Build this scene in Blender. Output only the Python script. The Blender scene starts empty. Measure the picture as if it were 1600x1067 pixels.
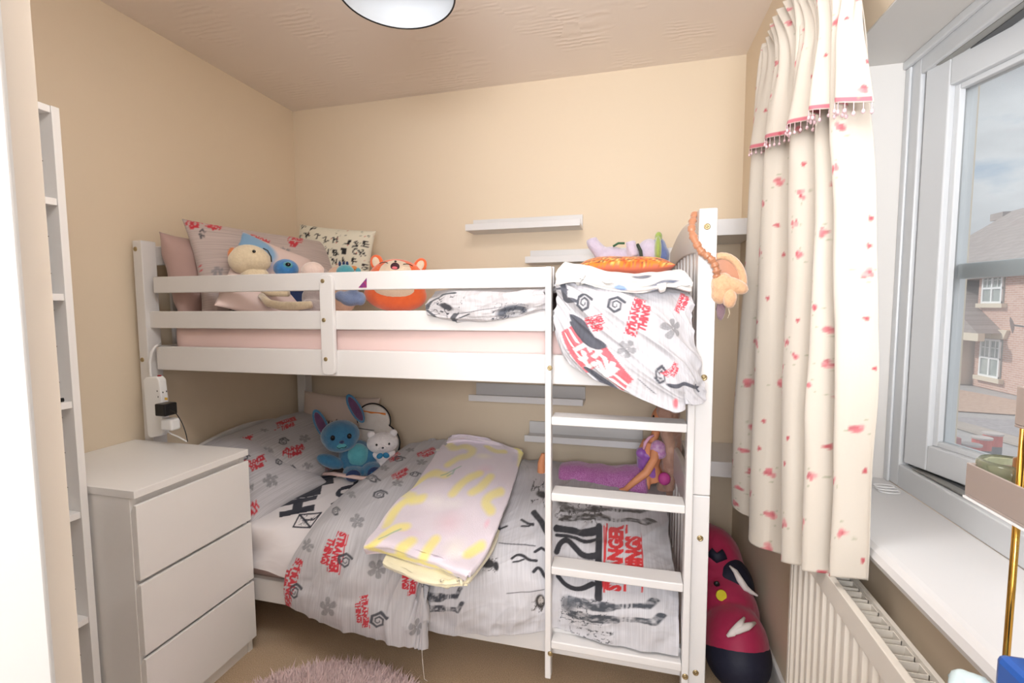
import bpy, bmesh, math, random
import numpy as np
from mathutils import Vector, Matrix, Euler
random.seed(7); rng = np.random.RandomState(7)
SC = bpy.context.scene; COL = SC.collection
PI = math.pi
# ------------------------------------------------------------------ camera
F_PX, YAW, PITCH, ROLL, CH = 727.96, -0.248449, 0.0739147, -0.0044637, 1.23
_f = np.array([math.sin(YAW)*math.cos(PITCH), math.cos(YAW)*math.cos(PITCH), -math.sin(PITCH)])
_r = np.array([math.cos(YAW), -math.sin(YAW), 0.0]); _u = np.cross(_r, _f)
_r, _u = _r*math.cos(ROLL)+_u*math.sin(ROLL), -_r*math.sin(ROLL)+_u*math.cos(ROLL)
C0 = np.array([0, 0, CH])
def at(px, py, X=None, Y=None, Z=None, pl=None):
    """point of the place seen in the direction px,py at a known plane"""
    d = _f + _r*(px-800)/F_PX - _u*(py-533.5)/F_PX
    if pl is not None:
        p, n = np.array(pl[0], float), np.array(pl[1], float)
        k = ((p-C0)@n)/(d@n)
    elif X is not None: k = X/d[0]
    elif Y is not None: k = Y/d[1]
    else: k = (Z-CH)/d[2]
    return Vector(C0+d*k)
cam = bpy.data.cameras.new('camera'); camo = bpy.data.objects.new('camera', cam); COL.objects.link(camo)
cam.sensor_width = 36; cam.lens = F_PX/1600*36; cam.clip_start = .02
m = Matrix.Identity(4)
for i in range(3): m[i][0], m[i][1], m[i][2] = _r[i], _u[i], -_f[i]
m[2][3] = CH; camo.matrix_world = m; SC.camera = camo
# ------------------------------------------------------------------ colours / materials
def lin(c): c = c/255.; return c/12.92 if c <= .04045 else ((c+.055)/1.055)**2.4
def L(r, g, b): return (lin(r), lin(g), lin(b), 1)
def mat(name, col, rough=.6, metal=0, bump=None, spec=.5, vcol=False, stripe=None, mottle=None, sheen=0, trans=0, ior=1.45, coat=0):
    M = bpy.data.materials.new(name); M.use_nodes = True
    N = M.node_tree.nodes; K = M.node_tree.links; b = N['Principled BSDF']
    b.inputs['Roughness'].default_value = rough; b.inputs['Metallic'].default_value = metal
    b.inputs['Specular IOR Level'].default_value = spec; b.inputs['Base Color'].default_value = col
    b.inputs['Sheen Weight'].default_value = sheen; b.inputs['Transmission Weight'].default_value = trans
    b.inputs['IOR'].default_value = ior; b.inputs['Coat Weight'].default_value = coat
    co = N.new('ShaderNodeTexCoord'); src = None
    if vcol:
        a = N.new('ShaderNodeAttribute'); a.attribute_name = 'Col'; src = a.outputs['Color']
    if mottle:      # (scale, amount, colour)
        n = N.new('ShaderNodeTexNoise'); n.inputs['Scale'].default_value = mottle[0]; n.inputs['Detail'].default_value = 4
        K.new(co.outputs['Object'], n.inputs['Vector'])
        r = N.new('ShaderNodeMapRange'); r.inputs[1].default_value = .35; r.inputs[2].default_value = .65
        r.inputs[4].default_value = mottle[1]; K.new(n.outputs['Fac'], r.inputs[0])
        x = N.new('ShaderNodeMix'); x.data_type = 'RGBA'; K.new(r.outputs[0], x.inputs[0])
        if src: K.new(src, x.inputs[6])
        else: x.inputs[6].default_value = col
        x.inputs[7].default_value = mottle[2]; src = x.outputs[2]
    if stripe:      # (uv frequency along v, amount): fine woven pinstripe
        uv = N.new('ShaderNodeUVMap'); s = N.new('ShaderNodeSeparateXYZ'); K.new(uv.outputs[0], s.inputs[0])
        n2 = N.new('ShaderNodeTexNoise'); n2.inputs['Scale'].default_value = 1; n2.inputs['Detail'].default_value = 2
        mp = N.new('ShaderNodeMapping'); mp.inputs['Scale'].default_value = (4, stripe[0], 1) if stripe[2] else (stripe[0], 4, 1)
        K.new(uv.outputs[0], mp.inputs[0]); K.new(mp.outputs[0], n2.inputs['Vector'])
        r = N.new('ShaderNodeMapRange'); r.inputs[1].default_value = .4; r.inputs[2].default_value = .6
        r.inputs[3].default_value = 1-stripe[1]; r.inputs[4].default_value = 1; K.new(n2.outputs['Fac'], r.inputs[0])
        x = N.new('ShaderNodeMix'); x.data_type = 'RGBA'; x.blend_type = 'MULTIPLY'; x.inputs[0].default_value = 1
        if src: K.new(src, x.inputs[6])
        else: x.inputs[6].default_value = col
        K.new(r.outputs[0], x.inputs[7]); src = x.outputs[2]
    if src: K.new(src, b.inputs['Base Color'])
    if bump:        # (scale, strength, distance)
        n = N.new('ShaderNodeTexNoise'); n.inputs['Scale'].default_value = bump[0]; n.inputs['Detail'].default_value = 3
        K.new(co.outputs['Object'], n.inputs['Vector'])
        bp = N.new('ShaderNodeBump'); bp.inputs['Strength'].default_value = bump[1]; bp.inputs['Distance'].default_value = bump[2]
        K.new(n.outputs['Fac'], bp.inputs['Height']); K.new(bp.outputs[0], b.inputs['Normal'])
    return M
WALLC = L(228, 212, 188)
m_wall = mat('wall_paint_cream', WALLC, .75, bump=(60, .15, .002), mottle=(1.2, .25, L(226, 207, 184)))
m_reveal = mat('reveal_paint_white', L(216, 213, 209), .7, bump=(50, .1, .002))
m_wood = mat('white_painted_pine', L(220, 218, 217), .38, bump=(9, .12, .002))
m_wood2 = mat('white_satin_trim', L(220, 219, 219), .35)
m_lam = mat('white_laminate', L(240, 238, 236), .32)
m_upvc = mat('white_upvc', L(212, 214, 216), .3)
m_dark = mat('black_rubber_seal', L(40, 42, 44), .6)
m_steel = mat('brushed_steel', L(170, 168, 162), .3, 1)
m_brass = mat('antique_brass_bolt', L(168, 150, 112), .35, .8)
m_gold = mat('polished_brass', L(196, 150, 70), .2, 1)
m_black = mat('black_plastic', L(26, 25, 26), .35)
m_wplast = mat('white_plastic', L(236, 236, 236), .35)
m_rad = mat('radiator_enamel', L(222, 216, 206), .35)
m_glass = mat('window_glass', L(255, 255, 255), 0, trans=1, ior=1.0, spec=.5)
# thin pane: clear with a faint reflection
def glass_mat():
    M = bpy.data.materials.new('thin_glass'); M.use_nodes = True; N = M.node_tree.nodes; K = M.node_tree.links
    N.clear(); o = N.new('ShaderNodeOutputMaterial'); t = N.new('ShaderNodeBsdfTransparent'); g = N.new('ShaderNodeBsdfGlossy')
    t.inputs[0].default_value = (.93, .95, .95, 1); g.inputs['Roughness'].default_value = .02
    x = N.new('ShaderNodeMixShader'); fr = N.new('ShaderNodeFresnel'); fr.inputs[0].default_value = 1.3
    K.new(fr.outputs[0], x.inputs[0]); K.new(g.outputs[0], x.inputs[2])
    y = N.new('ShaderNodeMixShader'); df = N.new('ShaderNodeBsdfTranslucent'); df.inputs[0].default_value = (.9, .92, .94, 1); y.inputs[0].default_value = .16     # pale glare haze over the view, put into the pane material
    K.new(t.outputs[0], y.inputs[1]); K.new(df.outputs[0], y.inputs[2]); K.new(y.outputs[0], x.inputs[1]); K.new(x.outputs[0], o.inputs[0])
    return M
m_pane = glass_mat()
# ------------------------------------------------------------------ mesh helpers
def box(bm, lo, hi, R=None):
    vs = [bm.verts.new((x, y, z)) for z in (lo[2], hi[2]) for y in (lo[1], hi[1]) for x in (lo[0], hi[0])]
    for f in ((0, 2, 3, 1), (4, 5, 7, 6), (0, 1, 5, 4), (2, 6, 7, 3), (0, 4, 6, 2), (1, 3, 7, 5)):
        bm.faces.new([vs[i] for i in f])
    if R is not None:
        for v in vs: v.co = R @ v.co
    return vs
def obox(bm, c, ax, ay, az, sx, sy, sz):
    ax, ay, az = Vector(ax).normalized(), Vector(ay).normalized(), Vector(az).normalized(); c = Vector(c)
    M = Matrix(((ax.x, ay.x, az.x, c.x), (ax.y, ay.y, az.y, c.y), (ax.z, ay.z, az.z, c.z), (0, 0, 0, 1)))
    return box(bm, (-sx/2, -sy/2, -sz/2), (sx/2, sy/2, sz/2), M)
def prism(bm, pts, d):
    """closed polygon extruded along vector d"""
    d = Vector(d); a = [bm.verts.new(Vector(p)) for p in pts]; b = [bm.verts.new(Vector(p)+d) for p in pts]; n = len(a)
    bm.faces.new(a[::-1]); bm.faces.new(b)
    for i in range(n): bm.faces.new((a[i], a[(i+1) % n], b[(i+1) % n], b[i]))
def frame_of(t):
    t = t.normalized(); a = Vector((0, 0, 1)) if abs(t.z) < .9 else Vector((1, 0, 0))
    u = t.cross(a).normalized(); return u, t.cross(u)
def tube(bm, pts, rad, seg=10, cap=True):
    pts = [Vector(p) for p in pts]; n = len(pts); rings = []
    u = None
    for i, p in enumerate(pts):
        t = (pts[min(i+1, n-1)]-pts[max(i-1, 0)]).normalized()
        if u is None: u, w = frame_of(t)
        else:
            u = (u-t*u.dot(t)).normalized(); w = t.cross(u)
        r = rad[i] if hasattr(rad, '__len__') else rad
        ru, rw = (r if hasattr(r, '__len__') else (r, r))
        rings.append([bm.verts.new(p+u*ru*math.cos(2*PI*k/seg)+w*rw*math.sin(2*PI*k/seg)) for k in range(seg)])
    for a, b in zip(rings, rings[1:]):
        for k in range(seg): bm.faces.new((a[k], a[(k+1) % seg], b[(k+1) % seg], b[k]))
    if cap: bm.faces.new(rings[0][::-1]); bm.faces.new(rings[-1])
def ell(bm, c, r, R=None, sub=3):
    r = r if hasattr(r, '__len__') else (r, r, r)
    M = Matrix.Translation(Vector(c)) @ ((R.to_4x4() if R is not None else Matrix.Identity(4))) @ Matrix.Diagonal((*r, 1))
    bmesh.ops.create_icosphere(bm, subdivisions=sub, radius=1, matrix=M)
def lathe(bm, c, prof, seg=32, axis=(0, 0, 1)):
    ax = Vector(axis).normalized(); u, w = frame_of(ax); c = Vector(c); rings = []
    for r, h in prof: rings.append([bm.verts.new(c+ax*h+u*r*math.cos(2*PI*k/seg)+w*r*math.sin(2*PI*k/seg)) for k in range(seg)])
    for a, b in zip(rings, rings[1:]):
        for k in range(seg): bm.faces.new((a[k], a[(k+1) % seg], b[(k+1) % seg], b[k]))
    return rings
def link(name, me, m, parent=None, smooth=False, bevel=0, label=None, weight=False):
    o = bpy.data.objects.new(name, me); COL.objects.link(o)
    for mm in (m if isinstance(m, (list, tuple)) else [m]): me.materials.append(mm)
    if parent is not None:
        o.parent = parent; o.matrix_parent_inverse = Matrix.Translation(-ROOTLOC(parent))
    if smooth: me.polygons.foreach_set('use_smooth', [True]*len(me.polygons))
    if bevel:
        b = o.modifiers.new('bevel', 'BEVEL'); b.width = bevel; b.segments = 2; b.limit_method = 'ANGLE'; b.angle_limit = .6
    if label: o['label'] = label
    return o
def ROOTLOC(p):
    return Vector(p.location) if p.parent is None else Vector((0, 0, 0))
def obj(name, bm, m, parent=None, smooth=False, bevel=0, label=None, recalc=True):
    if recalc: bmesh.ops.recalc_face_normals(bm, faces=bm.faces)
    me = bpy.data.meshes.new(name); bm.to_mesh(me); bm.free()
    return link(name, me, m, parent, smooth, bevel, label)
def tag(o, label, cat, group=None):
    o['label'] = label; o['category'] = cat
    if group: o['group'] = group
    return o
def thing(name, loc, label, cat, group=None):
    o = bpy.data.objects.new(name, None); COL.objects.link(o); o.location = loc; o.empty_display_size = .05
    return tag(o, label, cat, group)
def struct(o): o['kind'] = 'structure'; return o
def B(*boxes):
    bm = bmesh.new()
    for lo, hi in boxes: box(bm, lo, hi)
    return bm
def blob(name, parts, m, parent=None, voxel=.006, label=None, fuzz=0, fscale=60):
    """soft toy body: overlapping ellipsoids (c, r[, rot]) fused into one surface"""
    bm = bmesh.new()
    for p in parts:
        if p[0] == 't': tube(bm, p[1], p[2], 12)
        else: ell(bm, p[0], p[1], p[2] if len(p) > 2 else None, 3)
    o = obj(name, bm, m, parent, True, label=label)
    r = o.modifiers.new('fuse', 'REMESH'); r.mode = 'VOXEL'; r.voxel_size = voxel; r.use_smooth_shade = True
    s = o.modifiers.new('soften', 'SMOOTH'); s.iterations = 4; s.factor = .6
    if fuzz:
        t = bpy.data.textures.new(name+'_nap', 'CLOUDS'); t.noise_scale = 1/fscale
        d = o.modifiers.new('nap', 'DISPLACE'); d.texture = t; d.strength = fuzz; d.texture_coords = 'LOCAL'
    return o
# ------------------------------------------------------------------ cloth helpers (numpy)
def cr(P, n, axis):
    """Catmull-Rom resample along an axis"""
    P = np.moveaxis(P, axis, 0); k = P.shape[0]
    Q = np.concatenate([2*P[:1]-P[1:2], P, 2*P[-1:]-P[-2:-1]]); t = np.linspace(0, k-1, n); i = np.minimum(t.astype(int), k-2); f = (t-i)
    f = f.reshape((-1,)+(1,)*(P.ndim-1)); a, b, c, d = Q[i], Q[i+1], Q[i+2], Q[i+3]
    R = .5*((2*b)+(-a+c)*f+(2*a-5*b+4*c-d)*f**2+(-a+3*b-3*c+d)*f**3)
    return np.moveaxis(R, 0, axis)
_tab = rng.rand(256, 256)
def vnoise(x, y, seed=0):
    x = np.asarray(x)+seed*17.3+100; y = np.asarray(y)+seed*9.7+100
    i, j = np.floor(x).astype(int), np.floor(y).astype(int); fx, fy = x-i, y-j
    fx, fy = fx*fx*fx*(fx*(fx*6-15)+10), fy*fy*fy*(fy*(fy*6-15)+10); g = lambda a, b: _tab[a % 256, b % 256]
    return (g(i, j)*(1-fx)+g(i+1, j)*fx)*(1-fy)+(g(i, j+1)*(1-fx)+g(i+1, j+1)*fx)*fy-.5
def fbm(x, y, seed=0, o=4):
    s = 0; a = 1
    for k in range(o): s = s+a*vnoise(x*2**k, y*2**k, seed+k*3); a *= .5
    return s
def ridge(x, y, ang, fr, st, seed=0, warp=.6):
    """long soft folds running along direction ang"""
    c, s = math.cos(ang), math.sin(ang); a = x*c+y*s; b = -x*s+y*c
    w = fbm(x*2.2, y*2.2, seed+5, 2)*warp
    n = vnoise(a*fr/st+w, b*fr+w*2, seed); n2 = vnoise(a*fr*2/st+w, b*fr*2.1+w*3, seed+2)
    return (.5-2*np.abs(n))*.8+(.4-1.6*np.abs(n2))*.35
def grid_mesh(name, P, col=None, closed=False):
    nu, nv = P.shape[:2]
    me = bpy.data.meshes.new(name); me.vertices.add(nu*nv); me.vertices.foreach_set('co', P.reshape(-1).astype(np.float32))
    I = np.arange(nu*nv).reshape(nu, nv)
    q = np.stack([I[:-1, :-1], I[1:, :-1], I[1:, 1:], I[:-1, 1:]], -1).reshape(-1, 4)
    me.loops.add(q.size); me.loops.foreach_set('vertex_index', q.reshape(-1).astype(np.int32))
    me.polygons.add(len(q)); me.polygons.foreach_set('loop_start', np.arange(0, q.size, 4, dtype=np.int32))
    me.polygons.foreach_set('use_smooth', np.ones(len(q), bool))
    me.update(calc_edges=True)
    return me, q
def finish_grid(me, q, UV, col):
    uvl = me.uv_layers.new(name='UVMap'); uvl.data.foreach_set('uv', UV.reshape(-1, 2)[q.reshape(-1)].astype(np.float32).reshape(-1))
    if col is not None:
        a = me.color_attributes.new('Col', 'FLOAT_COLOR', 'POINT')
        c = np.concatenate([col.reshape(-1, 3), np.ones((col.size//3, 1))], 1); a.data.foreach_set('color', c.reshape(-1).astype(np.float32))
DBG = {}
def cloth(name, ctrl, size, res, m, wr=None, paint=None, base=(200, 200, 200), parent=None, thick=.006, label=None, lift=1):
    P = np.array(ctrl, float); Lu, Lv = size; nu, nv = int(Lu/res), int(Lv/res)
    P = cr(cr(P, nu, 0), nv, 1)
    u = np.linspace(0, Lu, nu)[:, None]*np.ones((1, nv)); v = np.linspace(0, Lv, nv)[None, :]*np.ones((nu, 1))
    gu = np.gradient(P, axis=0); gv = np.gradient(P, axis=1); n = np.cross(gu, gv); n /= np.linalg.norm(n, axis=2, keepdims=True)+1e-9
    if wr is not None: P = P+n*(wr(u, v)*lift)[..., None]
    DBG[name] = (P, u, v)
    me, q = grid_mesh(name, P); UV = np.stack([u, v], -1)
    c = np.ones((nu, nv, 3))*np.array([lin(x) for x in base])
    if paint: c = stamps(c, u, v, paint)
    finish_grid(me, q, UV, c)
    o = link(name, me, m, parent, label=label)
    if thick:
        s = o.modifiers.new('cloth', 'SOLIDIFY'); s.thickness = thick; s.offset = -1
    return o
def pillow(name, M, w, h, t, m, base=(200, 200, 200), paint=None, parent=None, seed=1, wrk=.006, res=.006, label=None, fold=None, rnd=3.2, back=None):
    """stuffed rectangle w x h, thickness t, in frame M (x right, y up, z facing out)"""
    nu, nv = int(w/res), int(h/res); a = np.linspace(-1, 1, nu)[:, None]*np.ones((1, nv)); b = np.linspace(-1, 1, nv)[None, :]*np.ones((nu, 1))
    prof = (1-np.abs(a)**rnd)**.55*(1-np.abs(b)**rnd)**.55
    pinch = 1-.05*(1-b**2)*np.abs(a)**2; pinch2 = 1-.06*(1-a**2)*np.abs(b)**2
    x, y = a*w/2*pinch, b*h/2*pinch2
    wn = ridge(x, y, .6, 7, 3, seed)*wrk+fbm(x*9, y*9, seed+4, 3)*wrk*.8
    z = prof*t/2+wn*np.minimum(1, 3*prof)
    if fold is not None: dx, dy, dz = fold(a, b); 
    else: dx = dy = dz = 0
    bend = fbm(x*2+3, y*2, seed+9, 2)*.02
    mesh = []
    for sgn in (1, -1):
        Q = np.stack([x+dx, y+dy, (z if sgn > 0 else -z*.9)+bend+dz], -1)
        mesh.append(Q)
    P = np.concatenate([mesh[0], mesh[1][::-1][1:]], 0)       # wrap round the right edge
    Mn = np.array(M); Pw = P@Mn[:3, :3].T+Mn[:3, 3]
    u = (np.concatenate([a, 2-a[::-1][1:]*1.0], 0)+1)*w/2; v = np.concatenate([b, b[::-1][1:]], 0)*h/2+h/2
    DBG[name+'@'+str(seed)] = (Pw[:nu], u[:nu], v[:nu])
    me, q = grid_mesh(name, Pw); c = np.ones(P.shape)*np.array([lin(k) for k in base])
    if back is not None: c[nu:] = [lin(k) for k in back]
    if paint: c[:nu] = stamps(c[:nu], u[:nu], v[:nu], paint)
    finish_grid(me, q, np.stack([u, v], -1), c)
    bm = bmesh.new(); bm.from_mesh(me); bmesh.ops.remove_doubles(bm, verts=bm.verts, dist=.0004); bm.to_mesh(me); bm.free()
    return link(name, me, m, parent, smooth=True, label=label)
def frameM(c, x, y):
    x, y = Vector(x).normalized(), Vector(y).normalized(); z = x.cross(y).normalized(); y = z.cross(x)
    return Matrix(((x.x, y.x, z.x, c[0]), (x.y, y.y, z.y, c[1]), (x.z, y.z, z.z, c[2]), (0, 0, 0, 1)))
# ------------------------------------------------------------------ prints on cloth
RAST = {}
def raster(key, lines, W=420, H=200, bold=.03, bars=(), squeeze=True, shape=None):
    """letters drawn as outlines -> coverage grid (s right, t up)"""
    im = np.zeros((H*2, W*2)); n = len(lines)
    def tri(a, b, c):
        x0, x1 = max(0, int(min(a[0], b[0], c[0]))), min(W*2-1, int(max(a[0], b[0], c[0]))+1)
        y0, y1 = max(0, int(min(a[1], b[1], c[1]))), min(H*2-1, int(max(a[1], b[1], c[1]))+1)
        if x1 <= x0 or y1 <= y0: return
        X, Y = np.meshgrid(np.arange(x0, x1+1)+.5, np.arange(y0, y1+1)+.5)
        e = lambda p, q: (q[0]-p[0])*(Y-p[1])-(q[1]-p[1])*(X-p[0])
        d1, d2, d3 = e(a, b), e(b, c), e(c, a)
        im[y0:y1+1, x0:x1+1] = np.maximum(im[y0:y1+1, x0:x1+1], ((d1 >= 0) & (d2 >= 0) & (d3 >= 0)) | ((d1 <= 0) & (d2 <= 0) & (d3 <= 0)))
    for txt, x0, y0, x1, y1 in lines:
        cu = bpy.data.curves.new('letters', 'FONT'); cu.body = txt; cu.offset = bold; cu.resolution_u = 3; cu.space_character = 1.0
        o = bpy.data.objects.new('letters', cu); COL.objects.link(o); bpy.context.view_layer.update()
        me = o.evaluated_get(bpy.context.evaluated_depsgraph_get()).to_mesh(); me.calc_loop_triangles()
        co = np.array([v.co[:2] for v in me.vertices]); lo, hi = co.min(0), co.max(0)
        co = (co-lo)/(hi-lo); co = np.stack([(x0+co[:, 0]*(x1-x0))*W*2, (y0+co[:, 1]*(y1-y0))*H*2], 1)
        for t in me.loop_triangles: tri(*[co[i] for i in t.vertices])
        bpy.data.objects.remove(o); bpy.data.curves.remove(cu)
    for x0, y0, x1, y1 in bars: im[int(y0*H*2):int(y1*H*2), int(x0*W*2):int(x1*W*2)] = 1
    im = im.reshape(H, 2, W, 2).mean((1, 3)); RAST[key] = im
raster('logo', [('STRANGER', .0, .50, 1, .92), ('THINGS', .17, .03, .83, .47)], bars=((0, .95, 1, 1), (.0, .40, .13, .46), (.87, .40, 1, .46)), bold=.07)
raster('hell', [('HELLFIRE', 0, .0, 1, 1)], W=520, H=130, bold=.06)
raster('club', [('CLUB', 0, .0, 1, 1)], W=260, H=130, bold=.06)
raster('rastr', [('TRANGER', 0, .52, 1, 1), ('THINGS', .1, 0, .9, .46)], bold=.05)
for ch in 'HELCUA': raster('b'+ch, [(ch, 0, 0, 1, 1)], W=90, H=110, bold=.07)
for ch in 'ABCDEFGHIJKLMNOPQRSTUVWXYZ': raster(ch, [(ch, 0, 0, 1, 1)], W=40, H=48, bold=.03)
def samp(im, s, t):
    H, W = im.shape; x = np.clip(s*W-.5, 0, W-1.001); y = np.clip(t*H-.5, 0, H-1.001); i, j = x.astype(int), y.astype(int); a, b = x-i, y-j
    r = (im[j, i]*(1-a)+im[j, i+1]*a)*(1-b)+(im[j+1, i]*(1-a)+im[j+1, i+1]*a)*b
    return r*((s > 0) & (s < 1) & (t > 0) & (t < 1))
def seg_d(x, y, a, b):
    ax, ay = a; bx, by = b; dx, dy = bx-ax, by-ay; h = np.clip(((x-ax)*dx+(y-ay)*dy)/(dx*dx+dy*dy+1e-9), 0, 1)
    return np.hypot(x-ax-h*dx, y-ay-h*dy)
HEXS = [(math.cos(k*PI/3+.3)*r, math.sin(k*PI/3+.3)*r) for k, r in zip(range(13), np.linspace(.47, .06, 13))]
def poly_in(s, t, pts):
    c = np.zeros(s.shape, bool); n = len(pts)
    for i in range(n):
        (x1, y1), (x2, y2) = pts[i], pts[(i+1) % n]
        if y1 == y2: continue
        k = ((y1 > t) != (y2 > t)) & (s < (x2-x1)*(t-y1)/(y2-y1)+x1); c ^= k
    return c.astype(float)
def shape(kind, s, t, arg=None):
    x, y = s-.5, t-.5
    if kind in RAST: return samp(RAST[kind], s, t)
    if kind == 'spiral':
        d = 9.
        for k, (a, b) in enumerate(zip(HEXS, HEXS[1:])): d = np.minimum(d, seg_d(x, y, a, b)-(.078-.005*k))
        return np.clip(.5-d*28, 0, 1)
    if kind == 'flower':
        r = np.hypot(x, y); th = np.arctan2(y, x)+arg*1.0 if arg else np.arctan2(y, x)
        ph = np.abs(((th*5/(2*PI)) % 1)-.5)*2
        rr = .47*(1-.78*ph**3.4)
        c = np.clip((rr-r)*30, 0, 1); c *= 1-np.clip((.05-r)*40, 0, 1)
        return c*(.75+.25*(((np.sin(x*90)*np.sin(y*90))) > -.5))
    if kind == 'ell': return np.clip((.5-np.hypot(x, y))*(arg or 12), 0, 1)
    if kind == 'box': return ((s > 0) & (s < 1) & (t > 0) & (t < 1)).astype(float)
    if kind == 'poly': return poly_in(s, t, arg)
    if kind == 'line':
        d = 9.
        for a, b in zip(arg[0], arg[0][1:]): d = np.minimum(d, seg_d(s, t, a, b))
        return np.clip((arg[1]-d)*arg[2]+.5, 0, 1)
    if kind == 'legs':      # two printed legs in trainers, monochrome halftone look
        d = 9.
        for (a, b, w) in (((0, .72), (.38, .66), .15), ((.38, .66), (.75, .7), .085), ((.1, .32), (.45, .3), .14), ((.45, .3), (.82, .3), .085), ((.78, .66), (.86, .9), .07), ((.86, .25), (.95, .5), .07)):
            d = np.minimum(d, seg_d(s, t, a, b)-w)
        c = np.clip(-d*40, 0, 1); n = fbm(s*14, t*10, 3, 3)
        return c*np.clip(.86+n*1.0, 0, 1)*(1-.6*((np.abs(s-.56) < .012)|(np.abs(s-.6) < .012)|(np.abs(s-.64) < .01)))
    if kind == 'ink':       # loose brushy ink figures, abstract
        n = np.abs(fbm(s*arg[0], t*arg[1], arg[2], 4)); e = np.clip((.5-np.maximum(np.abs(x), np.abs(y)))*12, 0, 1)
        return e*np.clip((.085-n)*22, 0, 1)
    return s*0
def stamps(c, u, v, items):
    for it in items:
        kind, o, a, b, colr = it[:5]; arg = it[5] if len(it) > 5 else None; al = it[6] if len(it) > 6 else 1
        ax, ay = a[0]-o[0], a[1]-o[1]; bx, by = b[0]-o[0], b[1]-o[1]; det = ax*by-ay*bx
        if abs(det) < 1e-9: continue
        du, dv = u-o[0], v-o[1]; s = (du*by-dv*bx)/det; t = (dv*ax-du*ay)/det
        k = (s > -.02) & (s < 1.02) & (t > -.02) & (t < 1.02)
        if not k.any(): continue
        i0, i1 = np.where(k.any(1))[0][[0, -1]]; j0, j1 = np.where(k.any(0))[0][[0, -1]]; sl = (slice(i0, i1+1), slice(j0, j1+1))
        w = (shape(kind, s[sl], t[sl], arg)*k[sl]*al)[..., None]
        c[sl] = c[sl]*(1-w)+np.array([lin(q) for q in colr])*w
    return c
RED, INK, GRY, NAVY = (200, 52, 66), (62, 66, 76), (138, 138, 142), (30, 34, 52)
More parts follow.
